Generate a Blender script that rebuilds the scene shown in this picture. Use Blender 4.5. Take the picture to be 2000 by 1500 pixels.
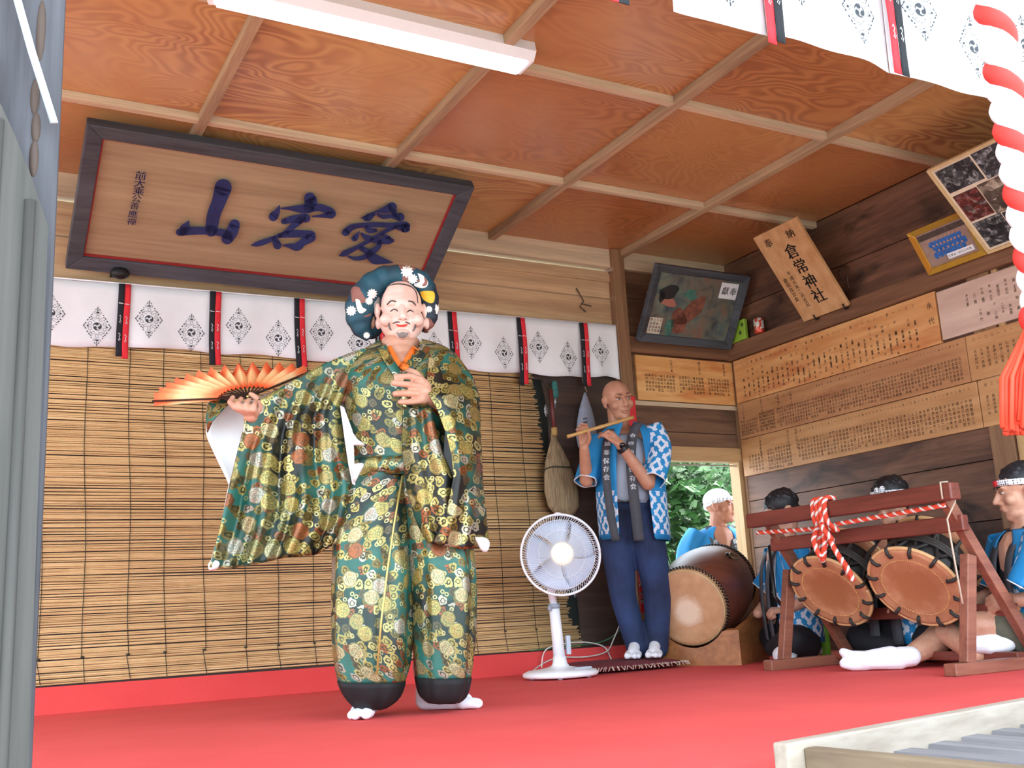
import bpy, bmesh, math, random
import numpy as np
from mathutils import Vector, Matrix
from mathutils.bvhtree import BVHTree
PI = math.pi
for o in list(bpy.data.objects):
    bpy.data.objects.remove(o)
SC = bpy.context.scene
COL = SC.collection
# ---------------------------------------------------------------- camera
CAM_H = 0.335                      # metres above the stage floor
FPX, YAW, PITCH, ROLL = 2045.954, math.radians(28.97625), math.radians(12.3327), math.radians(-3.00134)
_cy, _sy, _cp, _sp = math.cos(YAW), math.sin(YAW), math.cos(PITCH), math.sin(PITCH)
FWD = Vector((_sy*_cp, _cy*_cp, _sp))
_r = Vector((_cy, -_sy, 0)); _u = _r.cross(FWD)
RGT = _r*math.cos(ROLL) + _u*math.sin(ROLL)
UPV = -_r*math.sin(ROLL) + _u*math.cos(ROLL)
CAM = Vector((0, 0, CAM_H))
cd = bpy.data.cameras.new('camera'); cam = bpy.data.objects.new('camera', cd); COL.objects.link(cam)
cd.sensor_width = 36.0; cd.lens = FPX/2000*36.0; cd.clip_start = 0.05; cd.clip_end = 300
m3 = Matrix((RGT, UPV, -FWD)).transposed()
cam.matrix_world = Matrix.Translation(CAM) @ m3.to_4x4()
SC.camera = cam
# ---------------------------------------------------------------- world, sun, exposure
w = bpy.data.worlds.new('sky'); SC.world = w; w.use_nodes = True
wn = w.node_tree.nodes; wl = w.node_tree.links
bg = wn['Background']; bg.inputs['Color'].default_value = (0.76, 0.89, 1.0, 1); bg.inputs['Strength'].default_value = 1.5
sd = bpy.data.lights.new('sun', 'SUN'); sun = bpy.data.objects.new('sun', sd); COL.objects.link(sun)
sd.energy = 1.6; sd.angle = 0.01; sd.color = (1, 0.95, 0.86)
sun.rotation_euler = Vector((-0.75, -0.15, -1.0)).to_track_quat('-Z', 'Y').to_euler()
SC.view_settings.view_transform = 'Standard'; SC.view_settings.look = 'None'
SC.view_settings.gamma = 1.0; SC.view_settings.use_curve_mapping = False
SC.view_settings.exposure = 2.1

# ---------------------------------------------------------------- picking points in the room
def ray(x, y):
    return FWD + RGT*((x-1000)/FPX) - UPV*((y-750)/FPX)
def on(ax, val, x, y):             # where the sight line of a photo point meets the plane  axis = val
    d = ray(x, y); return CAM + d*((val-CAM[ax])/d[ax])
def onp(p0, n, x, y):
    d = ray(x, y); return CAM + d*((Vector(p0)-CAM).dot(n)/d.dot(n))

# ---------------------------------------------------------------- materials
MATS = {}
def rgb(h):
    if isinstance(h, str):
        v = [int(h[i:i+2], 16)/255 for i in (0, 2, 4)]
        return tuple([(c/12.92 if c <= 0.04045 else ((c+0.055)/1.055)**2.4) for c in v]) + (1,)
    return tuple(h) + (1,) if len(h) == 3 else tuple(h)
class NT:
    def __init__(s, name, rough=0.6, metal=0.0):
        s.m = bpy.data.materials.new(name); s.m.use_nodes = True
        s.t = s.m.node_tree; s.b = s.t.nodes['Principled BSDF']
        s.b.inputs['Roughness'].default_value = rough; s.b.inputs['Metallic'].default_value = metal
    def n(s, typ, **kw):
        nd = s.t.nodes.new(typ)
        for k, v in kw.items():
            if k.startswith('i_'):
                nd.inputs[int(k[2:]) if k[2:].isdigit() else k[2:].replace('_', ' ')].default_value = v
            else: setattr(nd, k, v)
        return nd
    def l(s, a, b): s.t.links.new(a, b)
    def pos(s, scale=(1, 1, 1), src='pos', rot=(0, 0, 0)):
        if src == 'pos': o = s.n('ShaderNodeNewGeometry').outputs['Position']
        else: o = s.n('ShaderNodeTexCoord').outputs[src]
        mp = s.n('ShaderNodeMapping'); mp.inputs['Scale'].default_value = scale; mp.inputs['Rotation'].default_value = rot
        s.l(o, mp.inputs['Vector']); return mp.outputs['Vector']
    def noise(s, vec, scale=5, detail=4, rough=0.55, dist=0.0):
        nd = s.n('ShaderNodeTexNoise'); nd.inputs['Scale'].default_value = scale; nd.inputs['Detail'].default_value = detail
        nd.inputs['Roughness'].default_value = rough; nd.inputs['Distortion'].default_value = dist
        s.l(vec, nd.inputs['Vector']); return nd.outputs['Fac']
    def ramp(s, fac, stops, interp='LINEAR'):
        nd = s.n('ShaderNodeValToRGB'); cr = nd.color_ramp; cr.interpolation = interp
        while len(cr.elements) < len(stops): cr.elements.new(0.5)
        for e, (p, c) in zip(cr.elements, stops): e.position = p; e.color = rgb(c)
        s.l(fac, nd.inputs['Fac']); return nd.outputs['Color']
    def mix(s, fac, a, b, blend='MIX'):
        nd = s.n('ShaderNodeMix', data_type='RGBA', blend_type=blend)
        for sock, v in ((nd.inputs[0], fac), (nd.inputs[6], a), (nd.inputs[7], b)):
            if isinstance(v, (int, float)): sock.default_value = v
            elif isinstance(v, (tuple, list, str)): sock.default_value = rgb(v)
            else: s.l(v, sock)
        return nd.outputs[2]
    def math(s, op, a, b=0.0, c=None, clamp=False):
        nd = s.n('ShaderNodeMath', operation=op, use_clamp=clamp)
        for i, v in enumerate((a, b) if c is None else (a, b, c)):
            if isinstance(v, (int, float)): nd.inputs[i].default_value = v
            else: s.l(v, nd.inputs[i])
        return nd.outputs[0]
    def col(s, c):
        if isinstance(c, (tuple, list, str)): s.b.inputs['Base Color'].default_value = rgb(c)
        else: s.l(c, s.b.inputs['Base Color'])
    def bump(s, fac, strength=0.3, dist=0.01):
        nd = s.n('ShaderNodeBump'); nd.inputs['Strength'].default_value = strength; nd.inputs['Distance'].default_value = dist
        s.l(fac, nd.inputs['Height']); s.l(nd.outputs['Normal'], s.b.inputs['Normal'])
def plain(name, c, rough=0.6, metal=0.0, var=0.08, vs=30, bump=0.0, sheen=0.0):
    if name in MATS: return MATS[name]
    k = NT(name, rough, metal); f = k.noise(k.pos(), vs, 3)
    c4 = rgb(c); lo = tuple(x*(1-var) for x in c4[:3]); hi = tuple(min(1, x*(1+var)) for x in c4[:3])
    k.col(k.ramp(f, [(0.3, lo), (0.7, hi)]))
    if bump: k.bump(f, bump, 0.003)
    if sheen: k.b.inputs['Sheen Weight'].default_value = sheen
    MATS[name] = k.m; return k.m
def wood(name, dark, light, axis='x', rough=0.6, freq=14, stretch=0.07, knots=0.0, boards=None, lines=0.35, coat=0.0):
    if name in MATS: return MATS[name]
    k = NT(name, rough)
    sc = [1, 1, 1]; sc['xyz'.index(axis)] = stretch
    v = k.pos(tuple(sc))
    f1 = k.noise(v, freq, 6, 0.6, 0.6); f2 = k.noise(v, freq*5, 3, 0.6)
    f = k.math('ADD', k.math('MULTIPLY', f1, 1-lines), k.math('MULTIPLY', f2, lines))
    c = k.ramp(f, [(0.34, dark), (0.62, light)])
    if knots:
        sc2 = [1, 1, 1]; sc2['xyz'.index(axis)] = 0.35
        vv = k.pos(tuple(sc2)); big = k.noise(vv, 5.0, 3, 0.5, 1.2)
        c = k.mix(k.ramp(big, [(0.5, (0, 0, 0)), (0.72, (knots, knots, knots))]), c, tuple(x*0.22 for x in rgb(dark)[:3]))
    k.col(c); k.bump(f, 0.25, 0.004)
    if coat: k.b.inputs['Coat Weight'].default_value = coat
    MATS[name] = k.m; return k.m

# ---------------------------------------------------------------- mesh builder
class MB:
    def __init__(s): s.v = []; s.f = []; s.uv = {}; s.mi = []; s.sm = []; s.cur = 0; s.smooth = False
    def add(s, vs, fs, uvs=None, smooth=None):
        b = len(s.v); s.v += [Vector(p) for p in vs]
        for f in fs:
            s.f.append([i+b for i in f]); s.mi.append(s.cur); s.sm.append(s.smooth if smooth is None else smooth)
        if uvs:
            for i, t in enumerate(uvs): s.uv[i+b] = t
        return s
    def box(s, lo, hi, M=None):
        x0, y0, z0 = lo; x1, y1, z1 = hi
        vs = [Vector(p) for p in ((x0,y0,z0),(x1,y0,z0),(x1,y1,z0),(x0,y1,z0),(x0,y0,z1),(x1,y0,z1),(x1,y1,z1),(x0,y1,z1))]
        if M: vs = [M @ p for p in vs]
        return s.add(vs, [(0,3,2,1),(4,5,6,7),(0,1,5,4),(1,2,6,5),(2,3,7,6),(3,0,4,7)], smooth=False)
    def bar(s, a, b, wd, ht, up=(0, 0, 1)):        # rectangular bar from a to b
        a = Vector(a); b = Vector(b); d = (b-a); L = d.length; d.normalize()
        u = Vector(up); sd_ = d.cross(u)
        if sd_.length < 1e-4: sd_ = d.cross(Vector((1, 0, 0)))
        sd_.normalize(); u = sd_.cross(d)
        M = Matrix((d, sd_, u)).transposed().to_4x4(); M.translation = a
        return s.box((0, -wd/2, -ht/2), (L, wd/2, ht/2), M)
    def hexa(s, q0, q1):                              # two quads, back and front
        return s.add(list(q0)+list(q1), [(0,1,2,3),(7,6,5,4),(0,4,5,1),(1,5,6,2),(2,6,7,3),(3,7,4,0)], smooth=False)
    def slab(s, quad, t):                             # quad (4 points) thickened by t against its normal
        q = [Vector(p) for p in quad]; n = (q[1]-q[0]).cross(q[3]-q[0]).normalized()
        return s.hexa([p - n*t for p in q], q)
    def loft(s, rings, closed=True, cap=True, uv=True, smooth=True):
        n = len(rings[0]); vs = []; fs = []; uvs = []
        for i, r in enumerate(rings):
            for j, p in enumerate(r):
                vs.append(p); uvs.append((j/n, i/max(1, len(rings)-1)))
        for i in range(len(rings)-1):
            for j in range(n if closed else n-1):
                k = (j+1) % n
                fs.append((i*n+j, i*n+k, (i+1)*n+k, (i+1)*n+j))
        if cap and closed:
            fs.append(tuple(reversed(range(n)))); fs.append(tuple((len(rings)-1)*n+j for j in range(n)))
        return s.add(vs, fs, uvs if uv else None, smooth)
    def tube(s, pts, r, seg=8, cap=True, flat=1.0, up=None):
        pts = [Vector(p) for p in pts]; n = len(pts)
        rs = r if isinstance(r, (list, tuple)) else [r]*n
        rings = []; prev = None
        for i, p in enumerate(pts):
            t = (pts[min(i+1, n-1)] - pts[max(i-1, 0)])
            if t.length < 1e-9: t = Vector((0, 0, 1))
            t.normalize()
            if prev is None:
                a = Vector(up) if up else (Vector((0, 0, 1)) if abs(t.z) < 0.9 else Vector((1, 0, 0)))
            else: a = prev
            a = a - t*a.dot(t)
            if a.length < 1e-6: a = t.orthogonal()
            a.normalize(); prev = a; b = t.cross(a)
            rings.append([p + (a*math.cos(q)*flat + b*math.sin(q))*rs[i] for q in [2*PI*j/seg for j in range(seg)]])
        return s.loft(rings, True, cap, True, True)
    def lathe(s, prof, M=None, seg=32, cap=True):
        rings = []
        for r, z in prof:
            rg = [Vector((r*math.cos(2*PI*j/seg), r*math.sin(2*PI*j/seg), z)) for j in range(seg)]
            rings.append([M @ p for p in rg] if M else rg)
        return s.loft(rings, True, cap)
    def ell(s, c, rx, ry=None, rz=None, M=None, seg=16, rg=10):
        ry = rx if ry is None else ry; rz = rx if rz is None else rz; c = Vector(c); vs = []; fs = []
        vs.append(Vector((0, 0, -rz)))
        for i in range(1, rg):
            a = -PI/2 + PI*i/rg
            for j in range(seg):
                t = 2*PI*j/seg; vs.append(Vector((rx*math.cos(a)*math.cos(t), ry*math.cos(a)*math.sin(t), rz*math.sin(a))))
        vs.append(Vector((0, 0, rz)))
        for j in range(seg):
            k = (j+1) % seg; fs.append((0, 1+k, 1+j))
            for i in range(rg-2):
                fs.append((1+i*seg+j, 1+i*seg+k, 1+(i+1)*seg+k, 1+(i+1)*seg+j))
            fs.append((1+(rg-2)*seg+j, 1+(rg-2)*seg+k, len(vs)-1))
        vs = [(M @ p if M else p) + c for p in vs]
        return s.add(vs, fs, smooth=True)
    def cap(s, a, b, ra, rb, seg=12):                 # tapered capsule
        a = Vector(a); b = Vector(b); d = b-a; L = d.length
        if L < 1e-6: return s.ell(a, ra)
        d.normalize(); u = d.orthogonal().normalized(); v = d.cross(u); rings = []
        def ring(c, r): rings.append([c + (u*math.cos(2*PI*j/seg)+v*math.sin(2*PI*j/seg))*r for j in range(seg)])
        for k in range(4): q = PI/2*(1-k/4); ring(a - d*ra*math.sin(q), max(1e-4, ra*math.cos(q)))
        ring(a, ra); ring(b, rb)
        for k in range(1, 5): q = PI/2*k/4; ring(b + d*rb*math.sin(q), max(1e-4, rb*math.cos(q)))
        return s.loft(rings)
    def chain(s, pts, rs, seg=12):
        for i in range(len(pts)-1): s.cap(pts[i], pts[i+1], rs[i], rs[i+1], seg)
        return s
    def poly(s, pts, t=None):                         # planar polygon, optional extrusion vector
        pts = [Vector(p) for p in pts]; n = len(pts)
        if t is None: return s.add(pts, [tuple(range(n))], smooth=False)
        t = Vector(t)
        return s.add(pts + [p+t for p in pts], [tuple(range(n)), tuple(reversed(range(n, 2*n)))] + [(i, i+n, (i+1) % n+n, (i+1) % n) for i in range(n)], smooth=False)
    def grid(s, fn, nu, nv, uvfn=None, smooth=True):
        vs = []; uvs = []; fs = []
        for i in range(nv+1):
            for j in range(nu+1):
                p = fn(j/nu, i/nv); vs.append(p); uvs.append(uvfn(j/nu, i/nv) if uvfn else (j/nu, i/nv))
        for i in range(nv):
            for j in range(nu):
                a = i*(nu+1)+j; fs.append((a, a+1, a+nu+2, a+nu+1))
        return s.add(vs, fs, uvs, smooth)
    def mesh(s, name, mats, off):
        me = bpy.data.meshes.new(name); me.from_pydata([tuple(p-off) for p in s.v], [], s.f)
        for m in mats: me.materials.append(m)
        me.polygons.foreach_set('use_smooth', s.sm); me.polygons.foreach_set('material_index', s.mi)
        if s.uv:
            ul = me.uv_layers.new(name='UVMap')
            for lp in me.loops: ul.data[lp.index].uv = s.uv.get(lp.vertex_index, (0, 0))
        me.validate(); me.update(); return me

def worg(o):
    p = Vector((0, 0, 0))
    while o: p += o.location; o = o.parent
    return p
def obj(name, mb, mats, parent=None, base=None, fix=True):
    mats = mats if isinstance(mats, (list, tuple)) else [mats]
    off = worg(parent) if parent else (Vector(base) if base is not None else basept(mb))
    me = mb.mesh(name, mats, off)
    if fix:
        bm = bmesh.new(); bm.from_mesh(me); bmesh.ops.recalc_face_normals(bm, faces=bm.faces); bm.to_mesh(me); bm.free()
    o = bpy.data.objects.new(name, me); COL.objects.link(o)
    if parent: o.parent = parent
    else: o.location = off
    return o
def basept(mb):
    xs = [p.x for p in mb.v]; ys = [p.y for p in mb.v]; zs = [p.z for p in mb.v]
    return Vector(((min(xs)+max(xs))/2, (min(ys)+max(ys))/2, min(zs)))
def tag(o, label=None, cat=None, group=None, kind=None):
    for k, v in (('label', label), ('category', cat), ('group', group), ('kind', kind)):
        if v: o[k] = v
    return o
def thing(name, loc, label, cat, group=None):
    o = bpy.data.objects.new(name, None); COL.objects.link(o); o.location = loc; o.empty_display_size = 0.1
    return tag(o, label, cat, group)
def struct(name, mb, mats, parent=None):
    o = obj(name, mb, mats, parent)
    if not parent: o['kind'] = 'structure'
    return o
def bevel(o, wd=0.004, seg=2):
    m = o.modifiers.new('bevel', 'BEVEL'); m.width = wd; m.segments = seg; m.limit_method = 'ANGLE'; return o
def bake(o):
    dg = bpy.context.evaluated_depsgraph_get(); dg.update()
    me = bpy.data.meshes.new_from_object(o.evaluated_get(dg)); old = o.data
    o.modifiers.clear(); o.data = me; bpy.data.meshes.remove(old); return o
def fuse(name, mb, mat, parent, voxel=0.006, smooth=4, base=None):   # one continuous skin out of overlapping forms
    o = obj(name, mb, mat, parent, base, fix=False)
    m = o.modifiers.new('remesh', 'REMESH'); m.mode = 'VOXEL'; m.voxel_size = voxel; m.use_smooth_shade = True
    if smooth:
        m = o.modifiers.new('smooth', 'SMOOTH'); m.factor = 0.5; m.iterations = smooth
    bake(o)
    for p in o.data.polygons: p.use_smooth = True
    return o
def bvh(o):
    off = worg(o); me = o.data
    return BVHTree.FromPolygons([v.co+off for v in me.vertices], [list(p.vertices) for p in me.polygons])
def cast(tree, x, y, lift=0.001):
    d = ray(x, y).normalized(); h = tree.ray_cast(CAM, d)
    return None if h[0] is None else h[0] - d*lift
# text as a flat mesh: frame = origin, unit right, unit up (metres)
_glyph = {}
def glyph(ch):
    if ch not in _glyph:
        c = bpy.data.curves.new('t', 'FONT'); c.body = ch; c.size = 1.0; c.resolution_u = 2
        o = bpy.data.objects.new('t', c); COL.objects.link(o)
        dg = bpy.context.evaluated_depsgraph_get(); dg.update()
        me = bpy.data.meshes.new_from_object(o.evaluated_get(dg))
        vs = [v.co.copy() for v in me.vertices]; fs = [list(p.vertices) for p in me.polygons]
        bpy.data.objects.remove(o); bpy.data.meshes.remove(me); bpy.data.curves.remove(c)
        if vs:
            cx = (min(p.x for p in vs)+max(p.x for p in vs))/2; cy = (min(p.y for p in vs)+max(p.y for p in vs))/2
            vs = [Vector((p.x-cx, p.y-cy, 0)) for p in vs]
        _glyph[ch] = (vs, fs)
    return _glyph[ch]
def put(mb, ch, c, right, up, size, bold=0.0):
    vs, fs = glyph(ch); c = Vector(c); right = Vector(right); up = Vector(up)
    for dx in ((0,) if not bold else (-bold, 0, bold)):
        mb.add([c + right*((p.x+dx)*size) + up*(p.y*size) for p in vs], fs, smooth=False)
def column(mb, text, top, right, up, size, pitch=None, bold=0.0):
    for i, ch in enumerate(text):
        if ch != ' ': put(mb, ch, Vector(top) - Vector(up)*((i+0.5)*(pitch or size)), right, up, size, bold)
# ================================================================ the setting
YW, XW, ZC = 5.32, 4.64, 2.59       # back wall, right wall, ceiling
random.seed(7)
W_back = wood('weathered_board', 'a48260', 'd0b088', 'x', 0.65, 10, 0.06, knots=0.12)
W_backdark = wood('brown_board', '54392a', '86644a', 'x', 0.6, 9, 0.06, knots=0.55)
W_side = wood('smoky_log_board', '462b20', '7e5842', 'y', 0.55, 8, 0.09, knots=0.95)
W_beam = wood('brown_beam_y', '63432f', '8a6146', 'y', 0.55, 12, 0.06)
W_beamx = wood('brown_beam_x', '63432f', '8a6146', 'x', 0.55, 12, 0.06)
W_postz = wood('brown_post', '6b4a36', '94704f', 'z', 0.55, 12, 0.06)
W_batx = wood('pale_batten_x', 'ae997e', 'd8c3a2', 'x', 0.6, 16, 0.05)
W_baty = wood('grey_batten_y', '866f58', 'b89c7a', 'y', 0.6, 16, 0.05)
def carpet():
    k = NT('red_felt', 0.9); f = k.noise(k.pos(), 420, 2); g = k.noise(k.pos(), 2.2, 3)
    k.col(k.mix(0.35, k.ramp(f, [(0.3, 'ca3a3a'), (0.7, 'e65450')]), k.ramp(g, [(0.35, 'cc3b3c'), (0.65, 'e2504e')])))
    k.bump(f, 0.15, 0.002); k.b.inputs['Sheen Weight'].default_value = 0.0; k.b.inputs['Sheen Tint'].default_value = (1, .7, .7, 1); return k.m
M_red = carpet()
def plywood():
    k = NT('lacquered_plywood', 0.28)
    oi = k.n('ShaderNodeObjectInfo').outputs['Random']
    g = k.n('ShaderNodeNewGeometry').outputs['Position']
    vm = k.n('ShaderNodeVectorMath', operation='ADD'); cb = k.n('ShaderNodeCombineXYZ')
    k.l(k.math('MULTIPLY', oi, 37.0), cb.inputs[0]); k.l(k.math('MULTIPLY', oi, 91.0), cb.inputs[1])
    k.l(g, vm.inputs[0]); k.l(cb.outputs[0], vm.inputs[1])
    mp = k.n('ShaderNodeMapping'); mp.inputs['Scale'].default_value = (0.8, 2.0, 1); k.l(vm.outputs[0], mp.inputs['Vector'])
    f = k.noise(mp.outputs[0], 1.5, 2, 0.5, 0.5)
    s = k.math('SINE', k.math('MULTIPLY', f, 150.0))
    big = k.noise(vm.outputs[0], 1.1, 3)
    band = k.math('MULTIPLY', k.math('ADD', k.math('MULTIPLY', s, 0.5), 0.5), k.ramp(big, [(0.36, (.12, .12, .12)), (0.6, (.8, .8, .8))]))
    base = k.mix(oi, 'b67a4a', 'd9b070')
    base = k.mix(k.ramp(k.noise(vm.outputs[0], 2.6, 4), [(0.3, (0, 0, 0)), (0.7, (.42, .42, .42))]), base, 'b06c46')
    k.col(k.mix(band, base, '945836'))
    k.b.inputs['Coat Weight'].default_value = 0.4; k.b.inputs['Coat Roughness'].default_value = 0.22
    return k.m
M_ply = plywood()

# ---- floor: the stage platform under red felt, with the felt-covered kick board at the back
b = MB(); b.box((-2.6, 1.85, -0.06), (XW+0.1, YW+0.1, 0.0)); floor = struct('floor', b, M_red)
b = MB(); b.box((-2.6, YW-0.03, 0.0), (3.72, YW+0.08, 0.118)); struct('baseboard_back', b, M_red)
b = MB(); b.box((-2.6, 1.87, -0.62), (XW+0.1, 1.93, -0.06)); struct('wall_platform', b, W_beamx)
# ---- ceiling: lacquered plywood panels between battens
b = MB(); b.box((-2.6, 1.4, ZC+0.03), (XW+0.15, YW+0.15, ZC+0.08)); ceil = struct('ceiling', b, W_beamx)
XL = [-1.91, -0.96, -0.01, 0.937, 1.887, 2.84, 3.785, XW]; YL = [1.52, 2.49, 3.46, 4.43, YW]
for i in range(7):
    for j in range(4):
        b = MB(); b.box((XL[i], YL[j], ZC), (XL[i+1], YL[j+1], ZC+0.02)); obj('ceiling_panel', b, M_ply, ceil)
for y in YL[:-1]:
    b = MB(); b.box((-2.0, y-0.019, ZC-0.036), (XW, y+0.019, ZC-0.001)); obj('cross_batten', b, W_batx, ceil)
for x in XL[1:-1]:
    b = MB(); b.box((x-0.021, 1.5, ZC-0.045), (x+0.021, YW-0.001, ZC-0.001)); obj('long_batten', b, W_baty, ceil)
# ---- back wall
b = MB()
def wallx(mb, x0, x1, z0, z1): mb.box((x0, YW, z0), (x1, YW+0.05, z1))
wallx(b, -2.6, 3.74, 1.76, 2.26); wallx(b, -2.6, 3.74, 2.27, 2.45)
backw = struct('wall_back', b, W_back)
b = MB(); wallx(b, -2.6, 3.74, 0.0, 1.755); obj('lower_board', b, wood('dark_recess_board', '2c201b', '4a382e', 'x', 0.6, 9, 0.06, knots=0.4), backw)
b = MB()
wallx(b, 3.74, XW, 2.29, 2.6); wallx(b, 3.74, XW, 1.91, 2.285); wallx(b, 3.74, XW, 1.42, 1.905); wallx(b, 3.74, XW, 1.285, 1.415)
wallx(b, 3.74, 3.84, 0, 1.29); wallx(b, 3.84, 4.637, 0, 0.45)
obj('brown_board', b, W_backdark, backw)
b = MB(); b.box((-2.6, YW-0.03, 2.47), (XW, YW+0.05, 2.59)); struct('trim_1', b, W_batx)
b = MB(); b.box((-2.6, YW-0.012, 2.375), (3.7, YW+0.03, 2.43)); struct('trim_2', b, W_back)
b = MB(); b.box((3.695, YW-0.06, 0.0), (3.785, YW+0.05, 2.59)); bevel(struct('trim_3', b, W_postz))       # post
b = MB(); b.box((3.785, YW-0.045, 1.915), (XW, YW+0.04, 2.018)); bevel(struct('trim_4', b, W_beamx))    # rail under the painting
b = MB(); b.box((3.785, YW-0.02, 1.578), (XW, YW+0.03, 1.606)); struct('trim_5', b, W_batx)
b = MB(); b.box((4.637, YW-0.05, 0.0), (XW+0.05, YW+0.05, 1.9)); struct('trim_6', b, W_postz)             # corner post
# window opening with its frame
W_frame = wood('pale_window_wood', 'b08a5c', 'd0aa78', 'x', 0.5, 14, 0.06)
W_framez = wood('pale_window_wood_upright', 'a07c52', 'c4a070', 'z', 0.5, 14, 0.06)
b = MB(); b.box((3.785, YW-0.03, 1.232), (4.64, YW+0.06, 1.32)); win = struct('window_1', b, W_frame)
b = MB(); b.box((4.606, YW-0.02, 0.45), (4.637, YW+0.07, 1.232)); obj('window_jamb', b, W_framez, win)
b = MB(); b.box((3.80, YW-0.02, 0.45), (3.84, YW+0.07, 1.232)); obj('window_jamb', b, W_framez, win)
b = MB(); b.box((3.80, YW-0.025, 0.42), (4.637, YW+0.08, 0.455)); obj('window_sill', b, W_frame, win)
b = MB(); b.box((3.84, YW+0.005, 1.205), (4.606, YW+0.018, 1.213)); obj('window_track', b, plain('aluminium', 'c9c9c4', 0.3, 0.8), win)
# ---- right wall
b = MB(); z = 0.0
for h in (0.31, 0.36, 0.3, 0.34, 0.3, 0.32, 0.33, 0.33):
    b.box((XW, 1.5, z), (XW+0.05, YW+0.05, z+h-0.006)); z += h
b.box((XW+0.03, 1.5, 0), (XW+0.09, YW+0.1, 2.62))
rightw = struct('wall_right', b, W_side)
b = MB(); b.box((XW-0.05, 1.5, 1.91), (XW+0.03, YW, 2.015)); bevel(struct('trim_7', b, W_beam))
b = MB(); b.box((XW-0.018, 3.29, 0.0), (XW+0.03, 3.42, 1.91)); struct('trim_8', b, W_postz)
b = MB(); b.box((XW-0.016, 3.245, 0.0), (XW+0.03, 3.275, 1.91)); struct('trim_9', b, W_framez)
# ---- front: eave, lintel and posts
W_grey = wood('silvered_post', '33312e', '4b4743', 'z', 0.7, 18, 0.04)
W_blue = wood('sun_bleached_post', '302f33', '4c4b52', 'z', 0.7, 16, 0.05)
b = MB(); b.box((-2.6, 0.75, 2.72), (XW+0.8, YW+0.9, 2.8)); struct('roof', b, W_beamx)
b = MB(); b.box((-2.6, 1.7, 2.12), (XW+0.1, 1.82, 2.6)); struct('trim_10', b, W_beamx)
# ================================================================ signs, cloths and blind
M_ink = plain('black_ink', '1d1a1a', 0.6)
M_inkblue = plain('blue_black_ink', '1c2f63', 0.5, var=0.25, vs=9)
M_white = plain('white_cotton', 'e6ebf0', 0.8, var=0.03, vs=8)
M_blackcl = plain('black_cotton', '1b1d24', 0.85)
M_redcl = plain('red_cotton', 'dc2a36', 0.8)
M_iron = plain('black_iron', '1c1c1e', 0.5, 0.4)

def catmull(pts, n=6):
    P = [tuple(p) for p in pts]; out = []
    if len(P) < 3: n = max(n, 2)
    for i in range(len(P)-1):
        p0 = P[max(i-1, 0)]; p1 = P[i]; p2 = P[i+1]; p3 = P[min(i+2, len(P)-1)]
        for k in range(n):
            t = k/n
            out.append(tuple(0.5*((2*b)+(c-a)*t+(2*a-5*b+4*c-d)*t*t+(3*b-a-3*c+d)*t**3) for a, b, c, d in zip(p0, p1, p2, p3)))
    out.append(P[-1]); return out
def brush(mb, pts, place, n=6):      # a brush stroke: (x, y, half width) in photo points, laid on a surface by place(x, y)
    q = catmull(pts, n)
    L = []; R = []
    for i, (x, y, r) in enumerate(q):
        a = q[max(i-1, 0)]; c = q[min(i+1, len(q)-1)]; dx, dy = c[0]-a[0], c[1]-a[1]; m = math.hypot(dx, dy) or 1
        L.append(place(x-dy/m*r, y+dx/m*r)); R.append(place(x+dy/m*r, y-dx/m*r))
    k = len(q); mb.add(L+R, [(i, i+1, k+i+1, k+i) for i in range(k-1)], smooth=False)
    for (x, y, r) in (q[0], q[-1]):
        mb.add([place(x+r*math.cos(2*PI*j/12), y+r*math.sin(2*PI*j/12)) for j in range(12)], [tuple(range(12))], smooth=False)

# ---- the large framed name board, leaning out from the wall
SB = Vector((0.465, 5.235, 2.105)); SX = Vector((1, 0, 0)); SU = Vector((0, -0.70, 0.432)); SL = SU.length; SU.normalize()
SN = SX.cross(SU)
if SN.y > 0: SN = -SN
def sp(a, c, d=0): return SB + SX*a + SU*c + SN*d
SWD = 1.874
sign = thing('shrine_name_board', sp(SWD/2, 0), 'huge dark-framed wooden board with three blue brush characters above the white back curtain', 'sign')
M_frame = wood('dark_slate_frame', '2b3038', '4d545c', 'x', 0.5, 10, 0.08)
M_board = wood('tan_board', '8c775b', 'a89273', 'x', 0.55, 10, 0.05, lines=0.45)
def ring4(mb, a0, a1, c0, c1, fw, d0, d1, fn, tilt=0.0):   # mitred frame
    o = [(a0, c0), (a1, c0), (a1, c1), (a0, c1)]; i = [(a0+fw, c0+fw), (a1-fw, c0+fw), (a1-fw, c1-fw), (a0+fw, c1-fw)]
    for k in range(4):
        m = (k+1) % 4
        mb.hexa([fn(*o[k], d0), fn(*o[m], d0), fn(*i[m], d0), fn(*i[k], d0)], [fn(*o[k], d1), fn(*o[m], d1), fn(*i[m], d1-tilt), fn(*i[k], d1-tilt)])
b = MB(); ring4(b, 0, SWD, 0, SL, 0.072, -0.01, 0.05, sp, 0.012); bevel(obj('frame', b, M_frame, sign), 0.004)
b = MB(); ring4(b, 0.072, SWD-0.072, 0.072, SL-0.072, 0.007, 0, 0.026, sp); obj('red_fillet', b, plain('red_lacquer', '94282b', 0.4), sign)
b = MB(); b.slab([sp(0.07, 0.07, 0.012), sp(SWD-0.07, 0.07, 0.012), sp(SWD-0.07, SL-0.07, 0.012), sp(0.07, SL-0.07, 0.012)], 0.02); obj('panel', b, M_board, sign)
_pl = sp(0, 0, 0.0345)
def onsign(x, y): return onp(_pl, SN, x, y)
def zs(L, ox, oy, k): return [(ox+x*k, oy+y*k, r*k) for x, y, r in L]
b = MB()
k1 = 180/1588
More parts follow.
